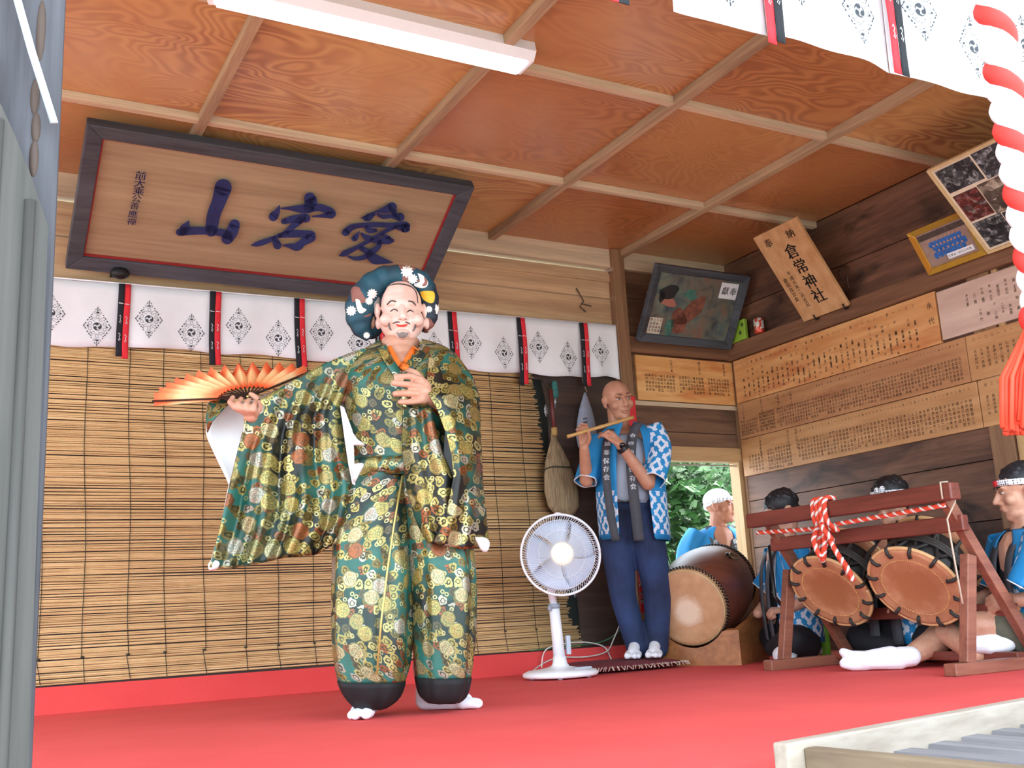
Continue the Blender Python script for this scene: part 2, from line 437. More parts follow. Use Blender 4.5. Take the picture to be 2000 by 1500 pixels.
for st in ([(935,320,150),(860,560,122),(770,800,115),(730,1060,108)], [(345,890,6),(290,1000,75),(230,1080,75)], [(180,1090,62),(330,1070,72),(600,1065,66),(860,1090,62),(1020,1140,80)],
           [(1130,960,92),(1085,1080,105),(1005,1200,102)]):
    brush(b, zs(st, 330, 330, k1), onsign)
for st in ([(1250,270,112),(1270,330,125),(1240,430,110)], [(660,410,8),(610,540,62),(540,630,92)], [(690,470,14),(880,470,42),(1150,480,90),(1420,450,72),(1600,510,80),(1670,580,92),(1560,610,48),(1300,625,12)],
           [(740,725,55),(960,675,75),(1180,660,85)], [(1060,700,75),(920,820,62),(800,930,52),(640,1010,38),(400,1110,55),(230,1165,52),(110,1190,12)],
           [(560,1060,55),(620,1190,82)], [(650,1000,45),(900,970,72),(1150,970,72),(1270,1020,105),(1120,1130,75),(1000,1220,82),(850,1200,45),(720,1190,10)]):
    brush(b, zs(st, 480, 360, 0.1), onsign)
for st in ([(1160,240,92),(1020,300,70),(850,330,22),(690,400,20),(560,460,12)], [(800,380,40),(690,450,72),(640,470,50)], [(880,380,30),(980,430,45),(1150,420,45),(1320,440,85)], [(1190,320,60),(1220,400,50)],
           [(520,720,8),(440,840,62),(410,860,50)], [(250,740,75),(370,640,62),(560,600,48),(850,590,52),(1150,600,52),(1400,630,105),(1410,650,95)], [(650,640,40),(720,700,58),(840,700,36)],
           [(1300,600,30),(1100,680,42),(950,760,38),(800,850,40),(640,940,40),(480,1030,42),(230,1150,56),(140,1190,16)], [(560,760,22),(680,850,60),(900,900,62),(1090,900,72),(1160,900,40)], [(960,770,30),(1100,850,40)],
           [(920,930,55),(880,1030,52),(760,1120,62),(620,1220,50),(430,1250,38),(290,1200,14)], [(560,1050,50),(700,1130,70),(800,1250,100),(950,1290,70),(1180,1330,8)]):
    brush(b, zs(st, 650, 380, 0.1), onsign)
obj('lettering', b, M_inkblue, sign)
b = MB()
_e = (onsign(500, 420)-onsign(400, 410)).normalized()
for ch, x, y in zip('前大乘公善應禪', (275, 273, 271, 267, 263, 260, 257), (343, 358, 373, 388, 402, 418, 433)):
    put(b, ch, onsign(x, y), SX, SU, 0.052 if ch in '前大乘' else 0.045, 0.012)
obj('inscription', b, M_inkblue, sign)
for a in (0.245, 1.62):
    b = MB(); b.box((SB.x+a-0.03, 5.18, 2.078), (SB.x+a+0.03, 5.32, 2.104)); b.ell((SB.x+a, 5.185, 2.06), 0.045, 0.028, 0.03); obj('bracket', b, M_iron, sign)

# ---- curtains printed with diamond crests
def crest(mb, c, ex, ez, lift):
    c = Vector(c); ex = Vector(ex); ez = Vector(ez)
    def T(x, y): return c + ex*x + ez*y + lift
    def disc(x, y, rx, ry, a=0.0, n=8):
        ca, sa = math.cos(a), math.sin(a)
        mb.add([T(x + rx*math.cos(t)*ca - ry*math.sin(t)*sa, y + rx*math.cos(t)*sa + ry*math.sin(t)*ca) for t in [2*PI*j/n for j in range(n)]], [tuple(range(n))], smooth=False)
    def loop(x, y, rx, ry, a, th=0.012, n=10, part=1.0):
        ca, sa = math.cos(a), math.sin(a); pts = []
        for s_ in (1, 1-th/min(rx, ry)):
            for j in range(n+1):
                t = 2*PI*part*j/n + PI*(1-part); px, py = rx*s_*math.cos(t), ry*s_*math.sin(t)
                pts.append(T(x+px*ca-py*sa, y+px*sa+py*ca))
        mb.add(pts, [(j, j+1, n+2+j, n+1+j) for j in range(n)], smooth=False)
    for k in range(3):                     # three swirling commas
        a0 = PI/2 + k*2*PI/3; R = 0.155; pts = []; pt2 = []
        for j in range(9):
            t = a0 + 1.9*j/8; wdt = 0.075*(1-j/8)+0.004
            pts.append(T((R)*math.cos(t), R*math.sin(t))); pt2.append(T((R-wdt)*math.cos(t), (R-wdt)*math.sin(t)))
        mb.add(pts+pt2, [(j, j+1, 10+j, 9+j) for j in range(8)], smooth=False)
        disc(0.095*math.cos(a0+0.12), 0.095*math.sin(a0+0.12), 0.062, 0.062)
    for sx in (-1, 1):
        loop(sx*0.26, 0.10, 0.062, 0.075, sx*0.5); loop(sx*0.26, -0.10, 0.062, 0.075, -sx*0.5); disc(sx*0.335, 0, 0.035, 0.035)
        loop(sx*0.13, 0.26, 0.085, 0.055, sx*0.4, part=0.8); loop(sx*0.13, -0.26, 0.085, 0.055, -sx*0.4, part=0.8)
        disc(sx*0.46, 0.03, 0.05, 0.016, -sx*0.7); disc(sx*0.46, -0.03, 0.05, 0.016, sx*0.7); disc(sx*0.41, 0.10, 0.04, 0.022, -sx*0.9); disc(sx*0.41, -0.10, 0.04, 0.022, sx*0.9)
        for sy in (-1, 1):
            loop(sx*0.085, sy*0.52, 0.055, 0.045, 0.3*sx*sy); disc(sx*0.34, sy*0.22, 0.035, 0.024, -sx*sy*0.9); disc(sx*0.28, sy*0.31, 0.04, 0.022, -sx*sy*0.9)
            disc(sx*0.22, sy*0.36, 0.032, 0.018, 0); disc(sx*0.20, sy*0.44, 0.03, 0.018, -sx*sy*0.6); disc(sx*0.065, sy*0.64, 0.04, 0.016, -sx*sy*0.9); disc(sx*0.24, sy*0.24, 0.02, 0.02)
    for sy in (-1, 1):
        loop(0, sy*0.37, 0.06, 0.085, 0); disc(0, sy*0.53, 0.05, 0.035); disc(0, sy*0.70, 0.018, 0.06); disc(0, sy*0.61, 0.02, 0.03)
def hump(x, ph): return 0.006*math.sin(x*9+ph)+0.004*math.sin(x*23+1.3*ph)
def noren(name, label, Y, x0, x1, ribs, zt, zcloth, zrib, red_left, frontY, crest_dz, lastcut=None):
    t = thing(name, ((x0+x1)/2, Y, zrib), label, 'curtain')
    rw = 0.029
    edges = [x0] + ribs + [x1]; cw = 0.132; chh = 0.132
    for i in range(len(edges)-1):
        a, c = edges[i], edges[i+1]
        if c-a < 0.06: continue
        b = MB(); zb = zcloth(0.5*(a+c))
        sag = 0.012*math.sin(i*2.3)
        def f(u, v):
            x = a+(c-a)*u; z = zt(x)*(1-v)+(zcloth(x)+sag*math.sin(PI*u)+0.006*math.sin(u*7+i))*v
            return Vector((x, Y+hump(x, i)*(0.3+v)+0.010*math.sin(u*PI*2+i)*v, z))
        b.grid(f, 24, 8)
        o = obj('cloth', b, M_white, t); m = o.modifiers.new('thick', 'SOLIDIFY'); m.thickness = 0.0015; bake(o)
        for u, dz in ((0.27, crest_dz[0]), (0.74, crest_dz[1])):
            if i == 0: u, dz = (1-(edges[1]-(edges[1]-0.45)-0.45*u)/(c-a)*0 - (0.45*(1-u))/(c-a), dz)
            if i == len(edges)-2: u = 0.45*u/(c-a)
            if not 0.05 < u < 0.95: continue
            b = MB(); x = a+(c-a)*u; p = f(u, 0.5)
            crest(b, (x, 0, zt(x)-dz), (cw, 0, 0), (0, 0, chh), Vector((0, 0, 0)))
            for q in b.v:
                uu = min(1, max(0, (q.x-a)/(c-a))); vv = min(1, max(0, (zt(q.x)-q.z)/(zt(q.x)-zcloth(q.x)))); q.y = f(uu, vv).y - 0.003
            obj('crest', b, plain('grey_print', '3c4048', 0.8), t)
    for i, x in enumerate(ribs):
        for s_, nm, mt in ((-1, 'black_ribbon', M_blackcl), (1, 'red_ribbon', M_redcl)):
            if red_left: s_ = -s_
            xa, xb = (x-rw, x) if s_ < 0 else (x, x+rw)
            b = MB(); zz = zrib + 0.012*math.sin(i*1.7+s_*0.4)
            def f2(u, v):
                xx = xa+(xb-xa)*u; z = zt(x)*(1-v)+zz*v
                return Vector((xx+0.004*math.sin(v*3+i), Y-0.012-0.012*v+0.003*math.sin(v*6+i+u), z))
            b.grid(f2, 3, 12); o = obj(nm, b, mt, t); m = o.modifiers.new('thick', 'SOLIDIFY'); m.thickness = 0.002; bake(o)
            b = MB(); xm = (xa+xb)/2
            for q, (v0, ln) in enumerate(((0.5, 0.05), (0.74, 0.05))):
                p = f2(0.5, v0)
                w_ = [(-.6, .6), (-.1, .9), (.5, .4), (-.2, .1), (.3, -.2), (-.5, -.6), (.2, -.9), (.6, -.4)]
                b.tube([p + Vector((dx*0.008, -0.004, dz*0.024)) for dx, dz in w_], 0.0013, 4)
            p = f2(0.5, 0.28); b.tube([p+Vector((-0.011, -0.004, 0.001)), p+Vector((0.011, -0.004, -0.001))], 0.0022, 4)
            obj('white_stitching', b, M_white, o)
    return t
back_noren = noren('shrine_curtain', 'white crest-printed curtain hanging across the back wall above the reed blind', YW-0.05, -0.6, 3.69,
    [-0.16, 0.29, 0.742, 1.19, 1.638, 2.09, 2.541, 2.993, 3.435], lambda x: 2.022+0.0138*x, lambda x: 1.705+0.006*x, 1.655, False, None, (0.175, 0.225))
for q in b'': pass
b = MB(); b.tube([(-0.6, YW-0.056, 2.018), (1.2, YW-0.056, 2.04), (3.69, YW-0.056, 2.075)], 0.004, 6); obj('hanging_cord', b, M_white, back_noren)
front_noren = noren('shrine_curtain', 'bright white crest-printed curtain hanging from the front eave at upper right', 1.72, 1.44, 4.3,
    [1.724, 2.165, 2.62, 3.07, 3.52, 3.97], lambda x: 2.13, lambda x: 1.687, 1.655, True, None, (0.235, 0.295))
b = MB()
def fr(s_, mt, xa): pass
for s_, mt, nm in ((-1, M_redcl, 'red_ribbon'), (1, M_blackcl, 'black_ribbon')):
    b = MB(); xa = 1.268+(-0.029 if s_ < 0 else 0)
    b.box((xa, 1.705, 1.655), (xa+0.029, 1.708, 2.13)); obj(nm, b, mt, front_noren)

# ---- reed blind
def reeds():
    k = NT('dry_reed', 0.55)
    v = k.pos((1.3, 0.01, 105)); f = k.noise(v, 1.0, 3, 0.7); g = k.noise(k.pos((9, 1, 140)), 1.0, 3)
    c = k.ramp(f, [(0.26, '94744a'), (0.42, 'c8a672'), (0.6, 'dbbc88'), (0.75, 'e8d2a6')])
    k.col(k.mix(k.ramp(g, [(0.6, (0, 0, 0)), (0.8, (.55, .55, .55))]), c, '6a4426')); return k.m
M_reed = reeds()
blind = thing('reed_blind', (1.5, YW-0.03, 0.125), 'tan reed blind covering the back wall behind the masked dancer', 'blind')
b = MB(); rnd = random.Random(3); z = 0.13; YB = YW-0.016
xr0, xr1 = on(1, YB, 1040, 745).x, on(1, YB, 1122, 1250).x
while z < 1.86:
    t = (1.70-z)/1.57; xr = xr0+(xr1-xr0)*t + rnd.uniform(-0.02, 0.012) + (0.05 if z < 0.25 else 0)
    r = rnd.uniform(0.0032, 0.0049); n = 9; ph = rnd.uniform(0, 6); tl = rnd.uniform(-0.006, 0.006)
    b.tube([(-1.9+(xr+1.9)*i/n, YB+rnd.uniform(-.0015, .0015), z+0.003*math.sin(i*0.9+ph)+tl*(i/n-0.5)) for i in range(n+1)], r, 5)
    z += r*2*0.90 + (0.002 if rnd.random() < 0.06 else 0)
obj('reeds', b, M_reed, blind)
M_string = plain('dark_green_string', '2d3326', 0.8)
x = -1.8; i = 0
while x < 3.25:
    b = MB(); lim = (x-xr0)/(xr1-xr0) if x > xr0 else 0; zt_ = 1.86 if x < xr0-0.01 else 1.70-1.57*lim-0.03
    if zt_ > 0.3:
        b.tube([(x+0.035*(j/10)+0.006*math.sin(j*1.1+i), YB-0.006, zt_+(0.235-zt_)*j/10) for j in range(11)], 0.0017, 5)
        b.tube([(x+0.03+0.006*math.sin(i*3), YB-0.006, 0.245), (x+0.045, YB-0.006, 0.13)], 0.0017, 5)
        b.ell((x+0.033, YB-0.008, 0.24), 0.009, 0.004, 0.005, seg=6, rg=4)
        obj('binding_string', b, M_string, blind)
    x += 0.183 + 0.02*math.sin(i*2.1); i += 1
# dark sprigged cloth showing past the edge of the blind
b = MB(); 
def f3(u, v):
    z = 1.70+(0.13-1.70)*v; xe = xr0+(xr1-xr0)*v
    return Vector((xe-0.25+u*(0.25+0.06+0.012*math.sin(v*17)), YW-0.006+0.002*math.sin(v*9), z))
b.grid(f3, 6, 24); dk = obj('dark_cloth', b, plain('bottle_green_cloth', '14201c', 0.85)); m = dk.modifiers.new('thick', 'SOLIDIFY'); m.thickness = 0.002; bake(dk)
tag(dk, 'dark green sprigged cloth strip hanging behind the ragged edge of the reed blind', 'cloth')
b = MB()
for v in (0.12, 0.36, 0.62, 0.8):
    p = f3(0.93, v)+Vector((0, -0.004, 0))
    for a in range(-3, 4):
        t = a*0.33; b.tube([p+Vector((0.008*math.cos(t), 0, 0.008*math.sin(t))), p+Vector((0.03*math.cos(t), 0, 0.045*math.sin(t)))], 0.0016, 4)
obj('sprig_print', b, M_white, dk)

# ---- ceiling light
lt = thing('ceiling_light', (1.37, 3.365, 2.505), 'long white fluorescent batten light under the panelled ceiling', 'ceiling light')
M_enamel = plain('white_enamel', 'eef0f2', 0.35, var=0.01)
b = MB(); x0, x1 = 0.745, 2.005
prof = [(3.295, 2.59), (3.285, 2.545), (3.31, 2.512), (3.42, 2.512), (3.445, 2.545), (3.435, 2.59)]
b.loft([[Vector((x, y, z)) for y, z in prof] for x in (x0, x1)], True, True, smooth=False); obj('housing', b, M_enamel, lt)
k = NT('lit_diffuser', 0.3); k.col('f4f6f8'); k.b.inputs['Emission Color'].default_value = (1, 1, 1, 1); k.b.inputs['Emission Strength'].default_value = 0.6
b = MB(); pr = [(3.312, 2.5115), (3.318, 2.500), (3.365, 2.494), (3.412, 2.500), (3.418, 2.5115)]
b.loft([[Vector((x, y, z)) for y, z in pr] for x in (x0+0.02, x1-0.02)], True, True, smooth=False); obj('diffuser', b, k.m, lt)
for x in (x0-0.006, x1-0.006):
    b = MB(); b.loft([[Vector((xx, 3.365+(y-3.365)*1.03, 2.59+(z-2.59)*1.02)) for y, z in prof] for xx in (x, x+0.012)], True, True, smooth=False); obj('end_cap', b, M_enamel, lt)
# ================================================================ boards and pictures on the walls
def plaquewood(name, c0, c1, stain, axis, amt=0.75):
    k = NT(name, 0.5); sc = [1.0, 1.0, 1.0]; sc['xyz'.index(axis)] = 0.12
    f = k.noise(k.pos(tuple(sc)), 16, 5, 0.6); c = k.ramp(f, [(0.33, c0), (0.66, c1)])
    sc2 = [1.0, 1.0, 1.0]; sc2['xyz'.index(axis)] = 0.22
    g = k.noise(k.pos(tuple(sc2)), 9, 4, 0.6)
    c = k.mix(k.ramp(g, [(0.54, (0, 0, 0)), (0.75, (amt, amt, amt))]), c, stain); k.col(c); return k.m
P_new = plaquewood('resinous_cedar_y', 'c98a52', 'e0aa70', 'b04c1c', 'y')
P_newx = plaquewood('resinous_cedar_x', 'd89a5a', 'eab878', 'c05a1e', 'x')
P_pale = plaquewood('pale_cedar', 'c6a898', 'dcc2b2', 'b89a88', 'y', 0.3)
P_old = plaquewood('aged_cedar', 'a8744c', 'bd8a5e', '8a4a28', 'y', 0.5)
P_old2 = plaquewood('aged_cedar_tan', 'b07e50', 'c59565', '9a6238', 'y', 0.35)
M_faint = plain('faded_ink', '4a3022', 0.6)
POOL = '倉田中村山本小林高橋石川原木佐藤伊東渡辺加吉西松井上野島谷森池橋清水和久正三郎一二太助右衛門次平八重義信光雄男幸子美'
rnd = random.Random(11)
def plaque(name, label, cat, quad, mat, lean=None, t=0.018):
    b = MB(); b.slab(quad, t)
    return b
def names(mb, org, right, up, L, H, ncol, head, rows, size, skip=(), x0=0.03, x1=0.97, top=0.9, rowtop=0.52, jit=0.0):
    for c in range(ncol):
        u = 1-(x0+(x1-x0)*(c+0.5)/ncol)
        if any(a <= c/ncol < d for a, d in skip): continue
        if head: put(mb, rnd.choice('一金二三'), org+right*(u*L)+up*(top*H), right, up, size)
        for r in range(rows):
            if r == rows-1 and rnd.random() < 0.2: continue
            put(mb, rnd.choice(POOL), org+right*(u*L)+up*((rowtop-jit*rnd.random())*H-r*size*1.12), right, up, size)
RY = Vector((0, -1, 0)); UZ = Vector((0, 0, 1)); XP = XW-0.022
def yz(x, y, X=XP): p = on(0, X, x, y); return p.y, p.z
PLQ = []
def wallplaque(name, label, ya, yb, zb, zt, mat, ink, fill, group='donor boards on the right wall'):
    b = MB(); b.box((XP, yb, zb), (XW-0.002, ya, zt))
    o = tag(bevel(obj(name, b, mat), 0.002), label, 'plaque', group)
    m = MB(); fill(m, Vector((XP-0.0012, ya, zb)), ya-yb, zt-zb); obj('lettering', m, ink, o); return o
y0 = YW-0.052
ya, z_ = yz(1825, 577); yA2, zA0 = yz(1843, 672)
zAt = 1.905; zAb = 1.617
def fillA(m, o, L, H):
    names(m, o, RY, UZ, L, H, 34, True, 4, 0.0185, skip=((0, 0.04),), x0=0.02, x1=0.96, top=0.86, rowtop=0.72, jit=0.3)
    names(m, o, RY, UZ, L, H, 34, False, 5, 0.0165, skip=((0, 0.04),), x0=0.02, x1=0.96, rowtop=0.40, jit=0.1)
    put(m, '永', o+RY*(L*0.975)+UZ*(0.76*H), RY, UZ, 0.04); put(m, '代', o+RY*(L*0.975)+UZ*(0.46*H), RY, UZ, 0.04)
plA = wallplaque('donor_plaque', 'fresh orange donor plaque at the top of the right wall, streaked with red stains', y0, ya, zAb, zAt, P_new, M_ink, fillA)
def fillB(m, o, L, H): names(m, o, RY, UZ, L, H, 20, False, 4, 0.018, x0=0.05, x1=0.86, rowtop=0.78, jit=0.1); names(m, o, RY, UZ, L, H, 20, False, 3, 0.018, x0=0.05, x1=0.80, rowtop=0.40, jit=0.15)
plB = wallplaque('donor_plaque', 'pale pinkish donor plaque beside the orange one near the rope', ya-0.012, ya-1.15, zAb+0.012, zAt-0.012, P_pale, M_faint, fillB)
yC, zC1 = yz(1885, 668)
zCb = 1.375
def fillC(m, o, L, H):
    names(m, o, RY, UZ, L, H, 62, True, 0, 0.014, x0=0.02, x1=0.84, top=0.88)
    names(m, o, RY, UZ, L, H, 62, False, 6, 0.0185, x0=0.02, x1=0.80, rowtop=0.56)
    names(m, o, RY, UZ, L, H, 8, False, 6, 0.0185, x0=0.81, x1=0.89, rowtop=0.56); names(m, o, RY, UZ, L, H, 8, False, 5, 0.0185, x0=0.90, x1=0.99, rowtop=0.46)
    for u in (0.285, 0.22, 0.13, 0.03): 
        for r in range(5): put(m, rnd.choice(POOL), o+RY*(L*u*0.98)+UZ*(H*0.92-r*0.021), RY, UZ, 0.018)
plC = wallplaque('donor_plaque', 'brown donor plaque crowded with names, middle row of the right wall', y0, yC, zCb, zAb-0.004, P_old, M_faint, fillC)
yE, zE1 = yz(1912, 838)
zEb = 1.13
def fillE(m, o, L, H):
    names(m, o, RY, UZ, L, H, 48, True, 0, 0.015, x0=0.02, x1=0.72, top=0.88); names(m, o, RY, UZ, L, H, 48, False, 6, 0.0205, x0=0.02, x1=0.72, rowtop=0.62)
    names(m, o, RY, UZ, L, H, 9, False, 6, 0.0205, x0=0.75, x1=0.87, rowtop=0.56); names(m, o, RY, UZ, L, H, 5, False, 5, 0.0205, x0=0.89, x1=0.97, rowtop=0.5)
    for u in (0.28, 0.24, 0.1): 
        for r in range(6): put(m, rnd.choice(POOL), o+RY*(L*u)+UZ*(H*0.93-r*0.022), RY, UZ, 0.02)
plE = wallplaque('donor_plaque', 'tan donor plaque on the lowest row of the right wall, starting at the corner', y0, yC-0.03, zEb, zCb-0.004, P_old2, M_faint, fillE)
def fillD(m, o, L, H): names(m, o, RY, UZ, L, H, 24, True, 5, 0.0185, x0=0.03, x1=0.97, top=0.88, rowtop=0.62)
plD = wallplaque('donor_plaque', 'brown donor plaque in the middle row under the pale one', yC-0.004, yC-0.95, zCb, zAb-0.004, P_old2, M_faint, fillD)
plF = wallplaque('donor_plaque', 'tan donor plaque on the lowest row beside the hanging orange tassel', yC-0.036, yC-0.95, zEb, zCb-0.004, P_old2, M_faint, fillD)
# small plaque on the back wall
b = MB(); b.box((3.84, YW-0.022, 1.612), (4.632, YW-0.001, 1.905)); plG = tag(bevel(obj('donor_plaque', b, P_newx), 0.002), 'bright orange donor plaque on the back wall above the window', 'plaque')
m = MB(); EX = Vector((1, 0, 0)); o = Vector((3.84, YW-0.0235, 1.612))
for x0_, x1_ in ((0.08, 0.38), (0.42, 0.68), (0.72, 0.95)):
    names(m, o, EX, UZ, 0.79, 0.293, int((x1_-x0_)*36), False, 5, 0.021, x0=1-x1_, x1=1-x0_, rowtop=0.56)
    for r in range(4): put(m, rnd.choice(POOL), o+EX*(0.76*(x1_-0.01))+UZ*(0.27-r*0.022), EX, UZ, 0.02)
obj('lettering', m, M_ink, plG)

# ---- leaning boards: bottom edge on the rail, top leaning out
def lean(px, ax, val, top_ax):
    TL, TR, BR, BL = px
    bl = on(ax, val, *BL); br = on(ax, val, *BR)
    zb = (bl.z+br.z)/2; bl.z = br.z = zb
    tl = on(top_ax, bl[top_ax], *TL); tr = on(top_ax, br[top_ax], *TR)
    up = ((tl-bl)+(tr-br))/2
    return [bl, br, br+up, bl+up], up
class Pl:
    def __init__(s, q):
        s.o = q[0]; s.ex = (q[1]-q[0]); s.ey = (q[3]-q[0]); s.w = s.ex.length; s.h = s.ey.length; s.ex = s.ex.normalized(); s.ey = s.ey.normalized()
        s.n = s.ex.cross(s.ey).normalized()
        if s.n.dot(CAM-s.o) < 0: s.n = -s.n
    def p(s, a, c, d=0.0): return s.o + s.ex*a + s.ey*c + s.n*d
    def quad(s, a0, c0, a1, c1, d): return [s.p(a0, c0, d), s.p(a1, c0, d), s.p(a1, c1, d), s.p(a0, c1, d)]
    def plate(s, mb, a0, c0, a1, c1, d0, d1): mb.hexa(s.quad(a0, c0, a1, c1, d0), s.quad(a0, c0, a1, c1, d1)); return mb
    def px(s, x, y, d=0.0): return onp(s.o+s.n*d, s.n, x, y)
q, up = lean(((1473, 462), (1555, 425), (1660, 598), (1572, 624)), 0, 4.575, 1)
A = Pl(q); b = MB(); A.plate(b, 0, 0, A.w, A.h, -0.012, 0.012)
tb = tag(bevel(obj('votive_tablet', b, plaquewood('votive_cedar', 'ba8858', 'cfa274', 'a87040', 'z', 0.25)), 0.003), 'tall tan votive tablet with bold black characters leaning out above the right wall plaques', 'tablet')
m = MB(); H = A.h; W = A.w
put(m, '奉', A.p(W*0.24, H*0.885, 0.0135), A.ex, A.ey, 0.062, 0.01); put(m, '納', A.p(W*0.74, H*0.885, 0.0135), A.ex, A.ey, 0.062, 0.01)
for ch, c in zip('倉常神社', (0.72, 0.545, 0.37, 0.205)): put(m, ch, A.p(W*0.58, H*c, 0.0135), A.ex, A.ey, 0.098, 0.022)
for i, ch in enumerate('平成元年二月吉日'): put(m, ch, A.p(W*0.28, H*(0.52-i*0.052), 0.0135), A.ex, A.ey, 0.03, 0.01)
for i, ch in enumerate('倉田自治会'): put(m, ch, A.p(W*0.13, H*(0.47-i*0.055), 0.0135), A.ex, A.ey, 0.032, 0.01)
obj('lettering', m, M_ink, tb)
for a in (0.28, 0.93):
    b = MB(); p = A.p(W*a, 0.012, 0); b.tube([p+A.n*0.0-A.ey*0.02-Vector((-0.03, 0, 0)), p-A.ey*0.025, p-A.ey*0.025+A.n*0.022, p+A.ey*0.012+A.n*0.02], 0.005, 6); obj('hook', b, M_iron, tb)
# old votive painting
q, up = lean(((1285, 517), (1457, 535), (1422, 680), (1243, 665)), 1, YW-0.075, 0)
A = Pl(q); vp = thing('votive_painting', tuple((q[0]+q[1])/2), 'old faded framed votive painting leaning out above the orange back wall plaque', 'painting')
b = MB(); ring4(b, 0, A.w, 0, A.h, 0.05, -0.015, 0.03, A.p, 0.015); bevel(obj('frame', b, M_frame, vp), 0.003)
k = NT('faded_paint', 0.35); f = k.noise(k.pos(), 9, 5, 0.6, 0.8); g = k.noise(k.pos(), 5, 3)
k.col(k.mix(k.ramp(g, [(0.4, (0, 0, 0)), (0.6, (1, 1, 1))]), k.ramp(f, [(0.3, '3d4a46'), (0.5, '6b665a'), (0.7, '7e5a4c')]), k.ramp(f, [(0.3, '2c3450'), (0.55, '5d7168'), (0.75, '8a7c68')])))
b = MB(); A.plate(b, 0.045, 0.045, A.w-0.045, A.h-0.045, -0.012, 0.006); obj('panel', b, k.m, vp)
b = MB(); A.plate(b, A.w-0.20, A.h-0.17, A.w-0.06, A.h-0.065, 0.006, 0.009); lb = obj('paper_label', b, M_white, vp)
m = MB(); put(m, '奉', A.p(A.w-0.095, A.h-0.117, 0.0105), A.ex, A.ey, 0.055, 0.01); put(m, '獻', A.p(A.w-0.160, A.h-0.117, 0.0105), A.ex, A.ey, 0.055, 0.01); obj('lettering', m, M_ink, lb)
b = MB(); A.plate(b, 0.055, 0.055, 0.155, 0.16, 0.006, 0.009); lb = obj('paper_label', b, plain('old_paper', 'cfc6b4', 0.8), vp)
m = MB()
for c in range(4):
    for r in range(4): put(m, rnd.choice(POOL), A.p(0.07+c*0.024, 0.145-r*0.023, 0.0105), A.ex, A.ey, 0.02)
obj('lettering', m, M_ink, lb)
def blob(mb, cx, cy, rx, ry, a=0, n=18, wob=0.15, seed=1, d=0.0085):
    r_ = random.Random(seed); ph = [r_.uniform(0, 6) for _ in range(3)]; P = []
    for j in range(n):
        t = 2*PI*j/n; s_ = 1+wob*(math.sin(2*t+ph[0])+math.sin(3*t+ph[1])+0.6*math.sin(5*t+ph[2]))/2
        x = rx*s_*math.cos(t); y = ry*s_*math.sin(t); P.append(A.p(cx+x*math.cos(a)-y*math.sin(a), cy+x*math.sin(a)+y*math.cos(a), d))
    mb.poly(P)
b = MB(); blob(b, 0.15, A.h-0.17, 0.075, 0.045, 0.2, seed=2); blob(b, 0.105, A.h-0.205, 0.022, 0.04, 0, seed=4); obj('painted_hat', b, plain('old_black_paint', '1d2326', 0.5), vp)
b = MB(); blob(b, 0.165, A.h-0.235, 0.06, 0.03, -0.2, seed=3, d=0.0082); obj('painted_face', b, plain('old_flesh_paint', 'a86c5c', 0.5), vp)
b = MB(); blob(b, 0.36, A.h*0.45, 0.12, 0.06, 0.8, seed=8, d=0.0080); blob(b, 0.28, A.h*0.30, 0.06, 0.09, 0.2, seed=9, d=0.0080); obj('painted_robe', b, plain('old_russet_paint', '7a4a3c', 0.5, var=0.4, vs=25), vp)
b = MB(); blob(b, 0.32, A.h*0.66, 0.05, 0.03, 0.1, seed=5, d=0.0080, wob=.4); blob(b, 0.22, A.h*0.22, 0.04, 0.05, 0.1, seed=15, d=0.0080, wob=.4); obj('painted_leaves', b, plain('old_verdigris_paint', '3f7468', 0.5, var=0.4, vs=30), vp)
# gilt photograph frame
q, up = lean(((1775, 452), (1882, 412), (1930, 495), (1817, 537)), 0, 4.578, 1)
A = Pl(q); gf = thing('framed_photograph', tuple((q[0]+q[1])/2), 'small gilt photo frame of people in blue, above the right wall rail', 'photograph')
b = MB(); ring4(b, 0, A.w, 0, A.h, 0.032, -0.01, 0.016, A.p, 0.008); bevel(obj('frame', b, plain('gilt', 'c19a3c', 0.35, 0.6), gf), 0.003)
b = MB(); A.plate(b, 0.028, 0.028, A.w-0.028, A.h-0.028, -0.008, 0.002); obj('photograph', b, plain('photo_ground', '9a8378', 0.3, var=0.15, vs=18), gf)
b = MB(); A.plate(b, 0.035, A.h*0.72, A.w-0.035, A.h-0.04, 0.002, 0.003); obj('photo_backdrop', b, plain('photo_dark_roof', '4a403c', 0.35, var=0.4, vs=40), gf)
b = MB(); h_ = MB(); r_ = random.Random(5)
for row, n in ((0, 7), (1, 9), (2, 8)):
    for i in range(n):
        cx = A.w*(0.26+0.56*(i+0.5*(row % 2))/n); cy = A.h*(0.34+0.12*row); blob(b, cx, cy, 0.014, 0.02, 0, 10, 0.2, i+row*9, 0.0045-row*0.0003); blob(h_, cx, cy+0.022, 0.006, 0.007, 0, 8, 0, 1, 0.0048-row*0.0003)
obj('photo_people', b, plain('photo_blue', '2a66b0', 0.4, var=0.4, vs=120), gf); obj('photo_faces', h_, plain('photo_skin', 'b58a74', 0.4), gf)
b = MB(); A.plate(b, A.w*0.42, 0.045, A.w*0.86, 0.075, 0.003, 0.005); lb = obj('caption_strip', b, M_white, gf)
m = MB()
for i in range(9): put(m, rnd.choice(POOL), A.p(A.w*0.45+i*0.016, 0.06, 0.006), A.ex, A.ey, 0.014)
obj('lettering', m, M_ink, lb)
b = MB(); p = A.p(A.w*0.5, A.h, 0); b.tube([A.p(A.w*0.25, A.h-0.01, -0.008), Vector((XW-0.02, p.y+0.01, p.z+0.11)), A.p(A.w*0.75, A.h-0.01, -0.008)], 0.0015, 5); obj('hanging_wire', b, M_iron, gf)
